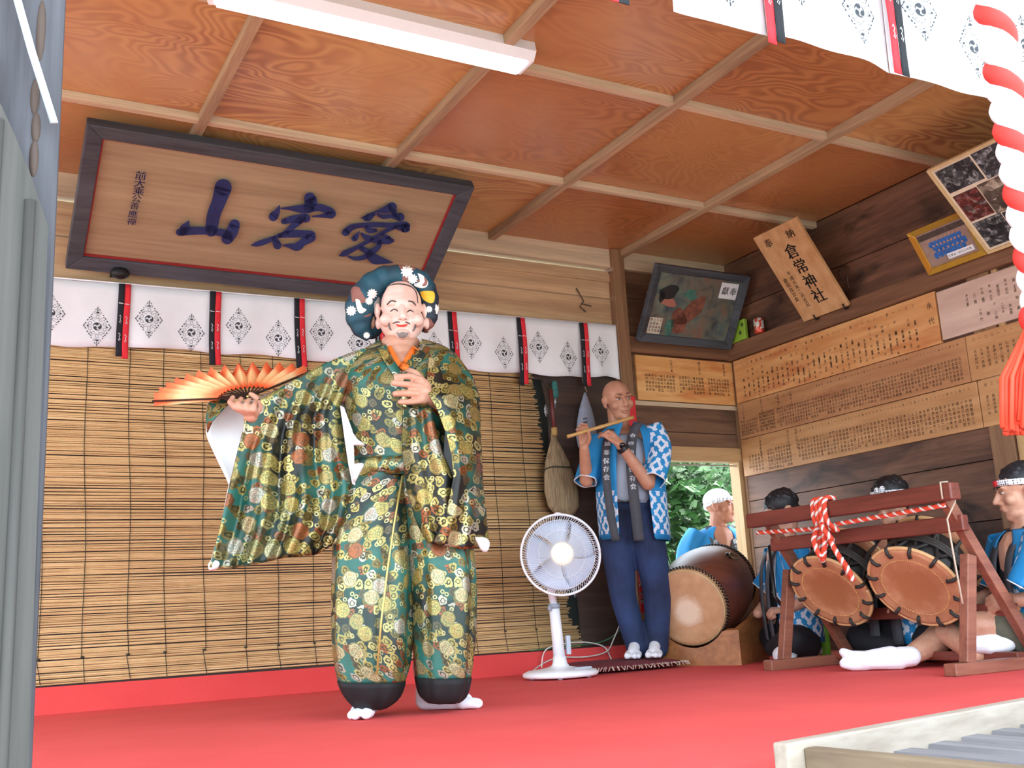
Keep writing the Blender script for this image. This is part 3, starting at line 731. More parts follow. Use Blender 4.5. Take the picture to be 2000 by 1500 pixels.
# board of snapshots
q, up = lean(((1808, 335), (1952, 263), (2075, 437), (1932, 497)), 0, 4.555, 1)
A = Pl(q); b = MB(); ring4(b, 0, A.w*1.35, 0, A.h, 0.014, -0.01, 0.014, A.p)
cb = thing('photo_board', tuple((q[0]+q[1])/2), 'cream-framed board of snapshots leaning out behind the red and white rope', 'photo board')
obj('frame', b, plain('cream_wood', 'cfb486', 0.5), cb); AW = A.w*1.35
b = MB(); A.plate(b, 0.012, 0.012, AW-0.012, A.h-0.012, -0.008, 0.004); obj('mount', b, plain('cream_mount', 'dccfb8', 0.6), cb)
def snap(name, c0, c1, c2, sc):
    k = NT(name, 0.3); f = k.noise(k.pos(), sc, 5, 0.7, 1.5); v = k.n('ShaderNodeTexVoronoi'); v.inputs['Scale'].default_value = sc*1.3; k.l(k.pos((1, 1, 2)), v.inputs['Vector'])
    k.col(k.mix(k.ramp(v.outputs['Color'], [(0.45, (0, 0, 0)), (0.55, (.8, .8, .8))]), k.ramp(f, [(0.35, c0), (0.5, c1), (0.68, c2)]), c0)); return k.m
S = [snap('snap_street', '1e2226', '4a4e50', 'b4b8b8', 22), snap('snap_rubble', '3c3530', '8c7f70', 'd4c8b4', 18), snap('snap_rooftops', '23282c', '5a6064', 'c8ccd0', 26), snap('snap_red_shed', '3a2420', '7a3a34', '8f9c98', 20)]
cells = [(0.05, 0.70, 0.42, 0.95, 0), (0.44, 0.68, 0.72, 0.96, 2), (0.05, 0.36, 0.30, 0.66, 3), (0.31, 0.34, 0.72, 0.67, 1), (0.05, 0.05, 0.34, 0.34, 0), (0.35, 0.05, 0.72, 0.33, 2), (0.74, 0.5, 0.97, 0.95, 1), (0.74, 0.05, 0.97, 0.48, 3)]
for a0, c0, a1, c1, k_ in cells:
    b = MB(); A.plate(b, AW*a0, A.h*c0, AW*a1, A.h*c1, 0.004, 0.0055); obj('snapshot', b, S[k_], cb)
# packet and can on the rail in the corner
k = NT('green_packet_print', 0.4); k.col('8fb83c'); pk = MB(); c = on(0, 4.605, 1447, 676); pk.box((c.x-0.02, c.y-0.075, 2.017), (c.x+0.01, c.y+0.085, 2.155))
pk = tag(bevel(obj('tea_packet', pk, k.m), 0.006), 'lime green packet with black blossoms on the corner rail', 'packet')
m = MB()
for dy, dz in ((0.06, 0.02), (-0.03, 0.05), (0.0, 0.115), (0.03, 0.12), (-0.055, 0.1)):
    for j in range(5):
        t = 2*PI*j/5; p = Vector((c.x-0.0212, c.y+dy, 2.017+dz)); m.tube([p, p+Vector((0, 0.015*math.cos(t), 0.015*math.sin(t)))], 0.003, 4)
obj('blossom_print', m, M_ink, pk)
c2 = on(0, 4.60, 1487, 660); b = MB(); b.lathe([(0.001, 0), (0.030, 0.001), (0.033, 0.006), (0.033, 0.092), (0.028, 0.1), (0.001, 0.1)], Matrix.Translation((c2.x-0.01, c2.y, 2.016)), 20)
k = NT('can_print', 0.3, 0.3); f = k.noise(k.pos(), 22, 2); k.col(k.ramp(f, [(0.46, 'd8d4cc'), (0.52, 'c2452f')], 'CONSTANT')); tag(obj('drink_can', b, k.m), 'red and white can standing beside the lime packet', 'can')
# wire hooks
b = MB(); p = on(0, XW-0.012, 1652, 545); b.tube([p+Vector((-0.0, dy, dz)) for dy, dz in ((0.02, 0.0), (0.045, 0.05), (0.02, 0.085), (-0.02, 0.075), (-0.03, 0.04), (-0.01, 0.0), (-0.015, -0.06))], 0.006, 6); tag(obj('wire_hook', b, plain('rusty_wire', '4a3428', 0.7)), 'rusty bent hook on the right wall boards beside the votive tablet', 'hook')
b = MB(); p = on(1, YW-0.014, 1140, 585); b.tube([p+Vector((dx, 0, dz)) for dx, dz in ((-0.05, 0.07), (-0.02, 0.02), (0.0, -0.01), (-0.03, -0.05), (0.01, -0.08))], 0.004, 6); b.tube([p+Vector((-0.02, -0.004, -0.03)), p+Vector((0.05, -0.004, -0.04))], 0.004, 6); tag(obj('wire_hook', b, plain('dark_twig', '4a3c2e', 0.8)), 'twisted wire hook on the pale boards above the back curtain', 'hook')
# ================================================================ instruments and loose things on the stage
M_plastic = plain('white_plastic', 'e9edf2', 0.3, var=0.01)
M_grey = plain('grey_plastic', '8f98a4', 0.4, var=0.02)
# ---- electric fan
FB = Vector((2.83, 4.76, 0.0)); fan = thing('electric_fan', FB, 'white electric pedestal fan standing on the red carpet beside the maroon cushion', 'fan')
b = MB(); b.lathe([(0.001, 0.008), (0.185, 0.008), (0.197, 0.016), (0.196, 0.03), (0.17, 0.042), (0.10, 0.05), (0.05, 0.058), (0.038, 0.075), (0.033, 0.11), (0.001, 0.11)], Matrix.Translation(FB) @ Matrix.Diagonal((1, 0.93, 1, 1)), 48); base_o = obj('base', b, M_plastic, fan)
for a in range(6):
    b = MB(); b.ell(FB+Vector((0.165*math.cos(a*PI/3), 0.155*math.sin(a*PI/3), 0.006)), 0.014, 0.014, 0.007, seg=8, rg=6); obj('foot', b, M_grey, base_o)
b = MB(); b.box(FB+Vector((0.02, -0.11, 0.045)), FB+Vector((0.12, -0.06, 0.053))); obj('control_panel', b, plain('pale_grey_panel', 'aab4c0', 0.4), base_o)
HC = on(1, 4.66, 1095, 1083)
T1 = Vector((FB.x-0.015, FB.y+0.0, 0.36)); T2 = Vector((HC.x-0.035, FB.y+0.005, HC.z-0.02))
b = MB(); b.tube([FB+Vector((0, 0, 0.08)), T1], [0.031, 0.027], 20); obj('outer_pole', b, M_plastic, fan)
b = MB(); b.tube([T1, T2], 0.019, 16); obj('inner_pole', b, M_plastic, fan)
b = MB(); b.tube([T1+Vector((0, 0, -0.012)), T1+Vector((0, 0, 0.012))], 0.0305, 20); b.ell(T1+Vector((-0.033, -0.01, -0.01)), 0.012, 0.012, 0.016, seg=8, rg=6); obj('collar', b, M_grey, fan)
b = MB(); q = FB+Vector((0.045, -0.02, 0.16)); b.box(q+Vector((-0.012, -0.008, -0.045)), q+Vector((0.012, 0.012, 0.05))); bevel(obj('remote_holder', b, plain('remote_grey', 'b8c4d2', 0.4), fan), 0.004)
vd = (CAM-HC); vd.z = 0; vd.normalize(); a = math.radians(10); AX = Vector((vd.x*math.cos(a)-vd.y*math.sin(a), vd.x*math.sin(a)+vd.y*math.cos(a), 0.02)).normalized()
AU = Vector((0, 0, 1)); AR = AU.cross(AX).normalized(); AU = AX.cross(AR)
FM = Matrix((AR, AU, AX)).transposed().to_4x4(); FM.translation = HC
b = MB(); b.lathe([(0.001, -0.19), (0.035, -0.185), (0.052, -0.15), (0.055, -0.10), (0.05, -0.07), (0.001, -0.07)], FM, 24); motor = obj('motor_housing', b, M_plastic, fan)
b = MB(); b.tube([T2, HC-AX*0.11-AU*0.03, HC-AX*0.11], 0.022, 12); obj('neck', b, M_plastic, fan)
GR = 0.205
def ringpts(r, z, n=64): return [FM @ Vector((r*math.cos(2*PI*j/n), r*math.sin(2*PI*j/n), z)) for j in range(n+1)]
b = MB(); b.tube(ringpts(GR, 0.0), 0.0065, 8)
for r, z in ((GR-0.03, 0.026), (0.12, 0.045)): b.tube(ringpts(r, z), 0.0014, 5)
nsp = 96
for j in range(nsp):
    t0 = 2*PI*j/nsp; pts = []
    for k_ in range(7):
        u = k_/6; r = 0.058+(GR-0.058)*u; z = 0.052*(1-u**3); t = t0+0.35*(1-u)
        pts.append(FM @ Vector((r*math.cos(t), r*math.sin(t), z)))
    b.tube(pts, 0.00135, 4, cap=False)
obj('front_guard', b, M_plastic, fan)
b = MB(); b.tube(ringpts(GR-0.002, -0.012), 0.004, 6); b.tube(ringpts(0.13, -0.075), 0.0014, 5)
for j in range(64):
    t0 = 2*PI*j/64
    b.tube([FM @ Vector((r*math.cos(t0), r*math.sin(t0), z)) for r, z in ((GR-0.002, -0.012), (0.17, -0.06), (0.10, -0.085), (0.05, -0.085))], 0.0012, 4, cap=False)
obj('rear_guard', b, M_plastic, fan)
b = MB(); b.lathe([(0.001, 0.062), (0.035, 0.061), (0.055, 0.055), (0.063, 0.045), (0.06, 0.04), (0.001, 0.04)], FM, 32); obj('guard_badge', b, plain('cream_plastic', 'fbfae9', 0.3, var=0.01), fan)
k = NT('blue_tinted_blade', 0.25); k.col('c2d4ec'); M_blade = k.m
b = MB(); b.lathe([(0.001, 0.025), (0.03, 0.022), (0.036, -0.03), (0.001, -0.03)], FM, 20); hub = obj('blade_hub', b, M_plastic, fan)
for j in range(5):
    t0 = 2*PI*j/5+0.3
    def fb(u, v):
        r = 0.03+0.15*v; t = t0+(u-0.5)*(1.0+0.32*v)+0.25*v
        return FM @ Vector((r*math.cos(t), r*math.sin(t), -0.02+0.035*(u-0.5)))
    b = MB(); b.grid(fb, 8, 8); o = obj('blade', b, M_blade, hub); m = o.modifiers.new('thick', 'SOLIDIFY'); m.thickness = 0.002; bake(o)
b = MB(); p = FM @ Vector((0, GR, -0.005)); b.ell(p+Vector((0, 0, 0.004)), 0.022, 0.014, 0.009, seg=10, rg=6); obj('clip', b, M_plastic, fan)
# ---- cushion and cables
CU = Vector((3.33, 4.98, 0)); cush = thing('floor_cushion', CU, 'flat maroon floor cushion with fringed edge under the flute player', 'cushion')
def sq(u, v, s_=1):
    x = 2*u-1; y = 2*v-1; e = max(0, 1-max(abs(x), abs(y))**3.0)
    return CU+Vector((x*0.30*(1-0.05*y*y), y*0.24*(1-0.05*x*x), 0.028+s_*0.03*e**0.6-0.006*math.exp(-9*(x*x+y*y))*s_))
b = MB(); b.grid(lambda u, v: sq(u, v), 24, 18); b.grid(lambda u, v: sq(u, v, -0.9), 24, 18)
obj('cover', b, plain('maroon_cloth', '6d2a34', 0.85, var=0.2, vs=60), cush)
b = MB(); r_ = random.Random(2)
for i in range(150):
    s_ = i/150*4; e = int(s_); u = s_-e; x, y = ((u, 0), (1, u), (1-u, 1), (0, 1-u))[e]
    p = sq(x, y); d = (p-CU); d.z = 0; d.normalize(); b.tube([p, p+d*0.015+Vector((r_.uniform(-.01, .01), r_.uniform(-.01, .01), 0.008)), p+d*r_.uniform(.022, .036)+Vector((r_.uniform(-.015, .015), r_.uniform(-.01, .01), -0.012))], 0.0022, 4)
obj('fringe', b, plain('cream_fringe', 'cfc0b0', 0.8), cush)['kind'] = 'stuff'
def cable(pts, mat, label, r=0.004):
    b = MB(); b.tube([tuple(p) for p in catmull([tuple(p) for p in pts], 8)], r, 6); return tag(obj('power_cable', b, mat), label, 'cable')
def FL(x, y, z=0.006): return on(2, z, x, y)
cable([(3.00, 5.25, 0.03), (3.05, 5.262, 0.13), (3.25, 5.262, 0.155), (3.42, 5.262, 0.125), (3.47, 5.262, 0.06), (3.48, 5.255, 0.006)], plain('white_cable', 'd8d6d0', 0.5), 'white cable arching over the red kick board behind the cushion')
cable([(2.86, 4.95, 0.02), (2.93, 5.22, 0.02), (3.1, 5.265, 0.075), (3.3, 5.262, 0.07), (3.44, 5.255, 0.09), (3.5, 5.256, 0.16), (3.56, 5.254, 0.26)], plain('ivory_cable', 'cfcac0', 0.5), 'ivory cable running from the fan up towards the dark post')
cable([(2.95, 5.283, 0.125), (3.2, 5.283, 0.135), (3.45, 5.283, 0.15), (3.6, 5.25, 0.24)], plain('green_cable', '3f6e4e', 0.5), 'green cable along the top of the red kick board')
# ---- extinguisher sign on the post
b = MB(); b.box((3.706, YW-0.066, 0.30), (3.774, YW-0.061, 0.66)); ex = tag(obj('extinguisher_sign', b, plain('sign_red', 'a8242c', 0.5)), 'narrow red fire extinguisher sign with white characters, low on the dark post', 'sign')
m = MB()
for ch, z in zip('消火器', (0.60, 0.49, 0.385)): put(m, ch, (3.74, YW-0.0675, z), EX, UZ, 0.075, 0.03)
obj('lettering', m, M_white, ex)
b = MB(); b.box((3.70, YW-0.072, 1.40), (3.78, YW-0.061, 1.62)); o = tag(bevel(obj('red_plate', b, plain('plate_red', 'd8323a', 0.4)), 0.004), 'red plate on the post behind the bald flute player', 'plate')
# ---- broom, bag and duster hanging on the dark wall
bt = on(1, YW-0.10, 1076, 760); bn = on(1, YW-0.10, 1083, 845); bb = on(1, YW-0.10, 1106, 1008)
broom = thing('broom', bb, 'old straw broom hanging head down on the dark wall beside the blind', 'broom')
b = MB(); b.tube([bt, bn], 0.012, 10); obj('handle', b, plain('red_brown_handle', '5a2420', 0.5), broom)
k = NT('straw', 0.8); f = k.noise(k.pos((60, 60, 3)), 2, 3); k.col(k.ramp(f, [(0.3, '6e5c44'), (0.7, '9c8a68')])); k.bump(f, 0.6, 0.01)
b = MB(); rings = []
for t, w_ in ((0, 0.016), (0.08, 0.022), (0.2, 0.05), (0.35, 0.082), (0.5, 0.10), (0.7, 0.115), (0.88, 0.105), (0.97, 0.07), (1.0, 0.02)):
    c = bn+(bb-bn)*t; rings.append([c+Vector((w_*math.cos(q_), 0.35*w_*math.sin(q_)+0.015, 0)) for q_ in [2*PI*j/24 for j in range(24)]])
b.loft(rings); obj('bristles', b, k.m, broom)
b = MB(); b.tube([bn+Vector((0, 0, 0.03)), bn-Vector((0, 0, 0.02))], 0.018, 12); obj('binding', b, plain('straw_yellow', 'a88a50', 0.7), broom)
b = MB()
c = bn+(bb-bn)*0.42; b.tube([c+Vector((0.1*math.cos(t), 0.037*math.sin(t)+0.015, 0.02*math.cos(t)+0.012*math.sin(t*2))) for t in [2*PI*j/24 for j in range(25)]], 0.004, 5); obj('stitch_cord', b, M_string, broom)
b = MB(); b.tube([bt, bt+Vector((-0.01, 0.06, 0.05)), bt+Vector((-0.005, 0.095, 0.08))], 0.003, 5); obj('hanging_loop', b, M_string, broom)
ut = on(1, YW-0.06, 1146, 765); ub = on(1, YW-0.06, 1150, 880)
bag = thing('hanging_bag', ub, 'pale grey tapered cloth bag hanging on a cord behind the flute', 'bag')
b = MB(); rings = []
for t, w_ in ((0, 0.006), (0.1, 0.02), (0.3, 0.045), (0.5, 0.062), (0.75, 0.072), (0.93, 0.06), (1, 0.02)):
    c = ut+(ub-ut)*t; rings.append([c+Vector((w_*math.cos(q_), 0.5*w_*math.sin(q_)+0.02, 0)) for q_ in [2*PI*j/20 for j in range(20)]])
b.loft(rings); obj('sack', b, plain('pale_grey_cloth', '8f9aac', 0.7), bag)
b = MB(); b.tube([ut, ut+Vector((0, 0.03, 0.06)), ut+Vector((0, 0.055, 0.12))], 0.003, 5); obj('cord', b, plain('tan_cord', 'a08c78', 0.7), bag)
b = MB()
for i in range(4): p = ub+(ut-ub)*(0.34+0.06*i)+Vector((-0.045, -0.02, 0)); b.tube([p, p+Vector((0.025, -0.006, 0.004))], 0.003, 4)
obj('stripe_print', b, M_ink, bag)
p = on(1, YW-0.05, 1084, 765); du = thing('feather_duster', p-Vector((0, 0, 0.09)), 'small teal brush hanging at the top of the dark wall beside the blind', 'brush')
b = MB(); b.cap(p+Vector((0, 0, 0.05)), p-Vector((0, 0, 0.02)), 0.018, 0.022); obj('bristles', b, plain('teal_bristle', '2f6a66', 0.8, var=0.3, vs=90), du)
b = MB(); b.tube([p-Vector((0, 0, 0.02)), p-Vector((0, -0.01, 0.10))], 0.007, 8); obj('handle', b, plain('steel_handle', '8a9498', 0.35, 0.7), du)
# ---- great barrel drum on its wooden rest
def drumwood(name, c0, c1): return wood(name, c0, c1, 'x', 0.4, 10, 0.1)
M_drum = drumwood('oxblood_drum_wood', '582d22', '7e4636')
def skin(name, c0, c1, cc, ctr, rad):
    k = NT(name, 0.6); f = k.noise(k.pos(), 14, 4); c = k.ramp(f, [(0.3, c0), (0.7, c1)])
    vm = k.n('ShaderNodeVectorMath', operation='DISTANCE'); k.l(k.n('ShaderNodeNewGeometry').outputs['Position'], vm.inputs[0]); vm.inputs[1].default_value = ctr
    d = k.math('ADD', vm.outputs['Value'], k.math('MULTIPLY', k.math('SUBTRACT', f, 0.5), rad*0.9))
    k.col(k.mix(k.ramp(k.math('DIVIDE', d, rad), [(0.55, (1, 1, 1)), (1.0, (0, 0, 0))]), c, cc)); return k.m
M_tack = plain('black_tack', '201d1c', 0.35, 0.5)
DC = Vector((3.675, 4.765, 0.315)); DD = Vector((0.81, 0.52, 0.24)).normalized(); DL = 0.65
DS = DD.cross(Vector((0, 0, 1))).normalized(); DU = DS.cross(DD)
DM = Matrix((DS, DU, DD)).transposed().to_4x4(); DM.translation = DC
drum = thing('barrel_drum', DC+DD*DL/2-Vector((0, 0, 0.2)), 'large oxblood barrel drum lying on a wooden rest beside the flute player', 'drum')
b = MB(); prof = [(0.205+0.052*math.sin(PI*(0.04+0.92*i/24))**0.9 - 0.006, DL*i/24) for i in range(25)]
b.lathe(prof, DM, 64); drum_body = obj('body', b, M_drum, drum)
wear = DM @ Vector((0.0, -0.02, 0))
for z, nm in ((0.0, 'front'), (DL, 'back')):
    s_ = -1 if z == 0 else 1
    b = MB(); b.lathe([(0.001, z+s_*0.006), (0.19, z+s_*0.006), (0.208, z+s_*0.001), (0.2165, z-s_*0.012), (0.222, z-s_*0.045)], DM, 64, cap=False)
    hd = obj('drum_head', b, skin('hide_'+nm, 'b98a62', 'cda078', 'e6cdb2', wear, 0.095), drum)
    b = MB(); b.lathe([(0.2075, z+s_*0.0035), (0.211, z+s_*0.001), (0.2135, z-s_*0.003), (0.2105, z-s_*0.001)], DM, 64, cap=False); obj('hide_edge', b, plain('pale_hide', 'd8c290', 0.6), hd)
    for row in range(2):
        b = MB()
        for j in range(74):
            t = 2*PI*(j+0.5*row)/74; b.ell(DM @ Vector(((0.2185+0.004*row)*math.cos(t), (0.2185+0.004*row)*math.sin(t), z-s_*(0.02+0.016*row))), 0.0072, seg=6, rg=4)
        obj('tack_row', b, M_tack, hd)['kind'] = 'stuff'
dbt = bvh(drum_body); c = cast(dbt, 1424, 1086, 0.0); ax_ = DC+DD*(c-DC).dot(DD); nrm = (c-ax_).normalized(); e1 = DD
e2 = -(Vector((0, 0, 1))-nrm*nrm.z).normalized(); e2 = (e2-e1*e2.dot(e1)).normalized()
b = MB(); b.tube([c+nrm*0.016+e2*0.026+(e1*math.cos(q_)+e2*math.sin(q_))*0.03 for q_ in [2*PI*j/24 for j in range(25)]], 0.0055, 8)
obj('ring_handle', b, plain('old_brass', '7a6a48', 0.4, 0.7), drum)
b = MB(); b.ell(c+nrm*0.004, 0.026, 0.026, 0.012, Matrix((e1, e2, nrm)).transposed(), 12, 8); obj('ring_boss', b, M_tack, drum)
SA = Vector((3.84, 4.55, 0)); SDv = Vector((0.868, 0.496, 0)); SPv = Vector((-0.496, 0.868, 0)); sw, sl = 0.53, 0.47
mid = SA+SPv*(sw/2)
rest = thing('drum_rest', mid+SDv*(sl/2), 'orange-brown wooden rest with a scooped top under the barrel drum', 'drum rest')
M_rest = wood('honey_wood', '7c4826', 'b07444', 'x', 0.45, 8, 0.12)
def hrest(t): return 0.185+(0.29-0.185)*t
def ztop(s_, t):
    tt = t*sl; o = DC+DD*(((mid+SDv*tt)-DC).dot(SDv)/DD.dot(SDv)); R = 0.208+0.05*math.sin(PI*min(1, max(0, (o-DC).length/DL)))+0.004
    cz = o.z-(R/DU.z if False else 0)
    return min(hrest(t), o.z-math.sqrt(max(0.0, R*R-s_*s_))*1.03 if abs(s_) < R else 9)
def restpiece(name, t0, t1, mat):
    b = MB(); ns = 28; rows = []
    for t in (t0, (t0+t1)/2, t1):
        row = []
        for i in range(ns+1):
            s_ = (i/ns-0.5)*sw; row.append(mid+SPv*s_+SDv*(t*sl)+Vector((0, 0, ztop(s_, t))))
        row += [mid+SPv*(sw/2)+SDv*(t*sl), mid-SPv*(sw/2)+SDv*(t*sl)]; rows.append(row)
    b.loft(rows, True, True, smooth=False); return obj(name, b, mat, rest)
restpiece('front_board', 0.0, 0.08, M_rest); restpiece('back_board', 0.92, 1.0, M_rest)
for s0 in (-1, 1):
    b = MB(); L = []
    for t in (0.08, 0.5, 0.92):
        o_ = mid+SPv*(s0*sw/2)+SDv*(t*sl); i_ = mid+SPv*(s0*(sw/2-0.035))+SDv*(t*sl)
        L.append([o_, i_, i_+Vector((0, 0, ztop(sw/2-0.035, t))), o_+Vector((0, 0, ztop(sw/2, t)))])
    b.loft(L, True, True, smooth=False); obj('side_board', b, M_rest, rest)
# ---- pair of rope drums on a lacquered trestle
M_lac = wood('red_lacquered_wood', '5e2c22', '86463a', 'y', 0.4, 10, 0.08)
M_lacx = wood('red_lacquered_wood_x', '6e3e30', '95604c', 'x', 0.45, 10, 0.08)
stand = thing('drum_stand', (3.9, 3.5, 0), 'red-brown wooden trestle holding the two rope drums', 'drum stand')
YR, YL_ = 2.97, 4.03
for Y in (YR, YL_):
    b = MB(); b.box((3.56, Y-0.03, 0), (4.36, Y+0.03, 0.05)); bevel(obj('skid', b, M_lacx, stand), 0.005)
    b = MB(); b.bar((3.67, Y, 0.045), (3.765, Y, 0.475), 0.042, 0.055, (1, 0, 0)); bevel(obj('upright', b, M_lacx, stand), 0.004)
    b = MB(); b.bar((4.10, Y-0.004, 0.045), (3.645, Y-0.004, 0.74), 0.04, 0.05, (1, 0, 0)); bevel(obj('brace', b, M_lacx, stand), 0.004)
b = MB(); b.box((3.60, YR-0.09, 0.695), (3.66, YL_+0.10, 0.765)); bevel(obj('top_rail', b, M_lac, stand), 0.006)
b = MB(); b.box((3.70, YR-0.045, 0.572), (3.74, YL_+0.05, 0.638)); bevel(obj('middle_rail', b, M_lac, stand), 0.005)
b = MB(); b.box((4.0, YR, 0.215), (4.035, YL_, 0.27)); bevel(obj('low_rail', b, M_lac, stand), 0.005)
b = MB(); b.box((3.98, YR, 0.03), (4.03, YL_, 0.07)); bevel(obj('foot_rail', b, M_lac, stand), 0.005)
b = MB()
for Y in (YR,): b.tube([(3.594, Y-0.05, 0.70), (3.594, Y-0.05, 0.769), (3.63, Y-0.055, 0.771), (3.666, Y-0.05, 0.75), (3.668, Y-0.05, 0.69), (3.63, Y-0.03, 0.62), (3.615, Y-0.05, 0.45), (3.62, Y-0.055, 0.28)], 0.004, 6)
obj('tie_cord', b, plain('pale_cord', 'b8a894', 0.8), stand)
def ropemat():
    k = NT('red_white_rope', 0.7); v = k.pos((30, 260, 200), rot=(0.5, 0, 0)); w_ = k.n('ShaderNodeTexWave'); w_.inputs['Scale'].default_value = 1.0
    k.l(k.pos((1, 1, 1)), w_.inputs['Vector']); k.col('d84a34'); return k.m
M_ropered = plain('vermilion_rope', 'dc4a30', 0.7, var=0.15, vs=90); M_ropewhite = plain('white_rope', 'e4dcd4', 0.7)
def twist(mbs, pts, r, lead, colors, seg=6, step=0.006):
    P = [Vector(p) for p in catmull([tuple(p) for p in pts], 12)]; Q = [P[0]]; 
    for p in P[1:]:
        n = max(1, int((p-Q[-1]).length/step)); a = Q[-1]
        for i in range(1, n+1): Q.append(a+(p-a)*i/n)
    L = 0; n = len(colors); fr = None; tr = [[] for _ in colors]
    for i, p in enumerate(Q):
        t = (Q[min(i+1, len(Q)-1)]-Q[max(i-1, 0)]).normalized(); a = (fr if fr else t.orthogonal()); a = (a-t*a.dot(t)).normalized(); fr = a; c = t.cross(a)
        if i: L += (p-Q[i-1]).length
        for k_ in range(n):
            q_ = 2*PI*(L/lead+k_/n); tr[k_].append(p+(a*math.cos(q_)+c*math.sin(q_))*r*0.52)
    for k_, ci in enumerate(colors): mbs[ci].tube(tr[k_], r*0.56, seg)
LW = lambda L: [(x, y, z-0.03) for x, y, z in L]
mbs = [MB(), MB()]
tie = thing('twisted_rope', (3.6, 3.6, 0.42), 'red and white twisted rope tied in a knot round the rails of the trestle', 'rope')
twist(mbs, LW([(3.64, YL_+0.07, 0.70), (3.655, 3.75, 0.685), (3.645, 3.62, 0.69)]), 0.011, 0.05, [0, 0, 1]); twist(mbs, LW([(3.645, 3.58, 0.69), (3.655, 3.3, 0.70), (3.64, YR-0.02, 0.71)]), 0.011, 0.05, [0, 0, 1])
for dy in (-0.045, -0.02, 0.005, 0.03):
    twist(mbs, LW([(3.645, 3.60+dy, 0.66), (3.59, 3.605+dy, 0.70), (3.585, 3.61+dy, 0.77), (3.60, 3.61+dy, 0.81), (3.655, 3.61+dy, 0.81)]), 0.012, 0.05, [0, 0, 1] if dy != -0.02 else [0, 1, 0])
for pts in ([(3.60, 3.60, 0.70), (3.55, 3.56, 0.68), (3.56, 3.53, 0.63), (3.60, 3.56, 0.62), (3.58, 3.60, 0.67)], [(3.58, 3.62, 0.68), (3.54, 3.61, 0.62), (3.55, 3.59, 0.55), (3.57, 3.57, 0.60), (3.58, 3.59, 0.66)],
            [(3.58, 3.58, 0.66), (3.56, 3.57, 0.58), (3.57, 3.60, 0.53), (3.58, 3.62, 0.60), (3.59, 3.61, 0.67)], [(3.58, 3.56, 0.64), (3.56, 3.50, 0.56), (3.57, 3.455, 0.485), (3.58, 3.44, 0.43)], [(3.59, 3.57, 0.64), (3.575, 3.515, 0.56), (3.58, 3.475, 0.49), (3.59, 3.46, 0.44)]):
    twist(mbs, LW(pts), 0.0125, 0.045, [0, 0, 1])
obj('red_strands', mbs[0], M_ropered, tie); obj('white_strands', mbs[1], M_ropewhite, tie)
M_rd_body = plain('black_drum_rope', '221f1e', 0.6, var=0.3, vs=70)
RDX = Vector((0.79, 0.11, 0.60)).normalized()
for (x, y, Y, lab) in ((1787, 1147, 3.31, 'rope-laced drum hanging nearer the white-socked seated man, right one of the pair'), (1622, 1156, 3.79, 'rope-laced drum hanging next to the great drum, left one of the pair')):
    C = on(1, Y, x, y); S_ = RDX.cross(Vector((0, 0, 1))).normalized(); U_ = S_.cross(RDX); T = Matrix((S_*(0.91 if Y < 3.5 else 0.87), U_*(0.91 if Y < 3.5 else 0.87), RDX)).transposed().to_4x4(); T.translation = C
    td = thing('rope_drum', C+RDX*0.1-Vector((0, 0, 0.2)), 'flat '+lab, 'drum'); R = 0.232; Dp = 0.235
    b = MB(); b.lathe([(0.001, 0.02), (0.175, 0.02), (0.19, Dp/2), (0.175, Dp-0.02), (0.001, Dp-0.02)], T, 48); obj('barrel', b, M_rd_body, td)
    for z, s_ in ((0.0, 1), (Dp, -1)):
        b = MB(); b.lathe([(0.001, z), (0.150, z), (0.164, z-s_*0.003), (0.176, z), (0.205, z-s_*0.006), (0.222, z-s_*0.004), (R, z+s_*0.006), (0.226, z+s_*0.02), (0.17, z+s_*0.024)], T, 64, cap=False)
        hd = obj('drum_head', b, skin('drum_hide_%d_%d' % (x, s_), 'ac7654', 'c6946e', 'a87048', C+RDX*z, 0.15), td)
        b = MB(); b.tube([T @ Vector((R*math.cos(q_), R*math.sin(q_), z+s_*0.005)) for q_ in [2*PI*j/64 for j in range(65)]], 0.009, 8); obj('hoop', b, plain('pale_hide_hoop', 'd2aa78', 0.55), hd)
        b = MB()
        for j in range(96):
            t = 2*PI*j/96; b.ell(T @ Vector((0.165*math.cos(t), 0.165*math.sin(t), z-s_*0.004)), 0.0032, seg=5, rg=4)
        if s_ == 1: obj('stitching', b, plain('stitch_tan', 'd0a468', 0.6), hd)['kind'] = 'stuff'
    b = MB(); n = 12
    for j in range(n):
        t = 2*PI*(j+0.3)/n; t2 = 2*PI*(j+0.8)/n
        b.tube([T @ Vector((r*math.cos(t), r*math.sin(t), z)) for r, z in ((0.188, 0.004), (0.196, -0.012), (0.222, -0.014), (0.24, 0.0), (0.232, 0.02), (0.2, 0.05))]+[T @ Vector((0.196*math.cos((t+t2)/2), 0.196*math.sin((t+t2)/2), Dp/2)), T @ Vector((0.2*math.cos(t2), 0.2*math.sin(t2), Dp-0.05)), T @ Vector((0.238*math.cos(t2), 0.238*math.sin(t2), Dp))], 0.0085, 8)
        b.tube([T @ Vector((r*math.cos(t2), r*math.sin(t2), z)) for r, z in ((0.24, Dp), (0.2, Dp-0.06), (0.196, Dp/2))]+[T @ Vector((0.2*math.cos(t+2*PI/n), 0.2*math.sin(t+2*PI/n), 0.05)), T @ Vector((0.236*math.cos(t+2*PI/n), 0.236*math.sin(t+2*PI/n), 0.0))], 0.0085, 8)
    obj('lacing', b, plain('dark_lacing', '2c2826', 0.6), td)
    b = MB()
    for dz in (-0.014, 0, 0.014): b.tube([T @ Vector((0.205*math.cos(q_), 0.205*math.sin(q_), Dp/2+dz)) for q_ in [2*PI*j/48 for j in range(49)]], 0.0075, 6)
    obj('girdle_rope', b, plain('girdle', '35302d', 0.6), td)
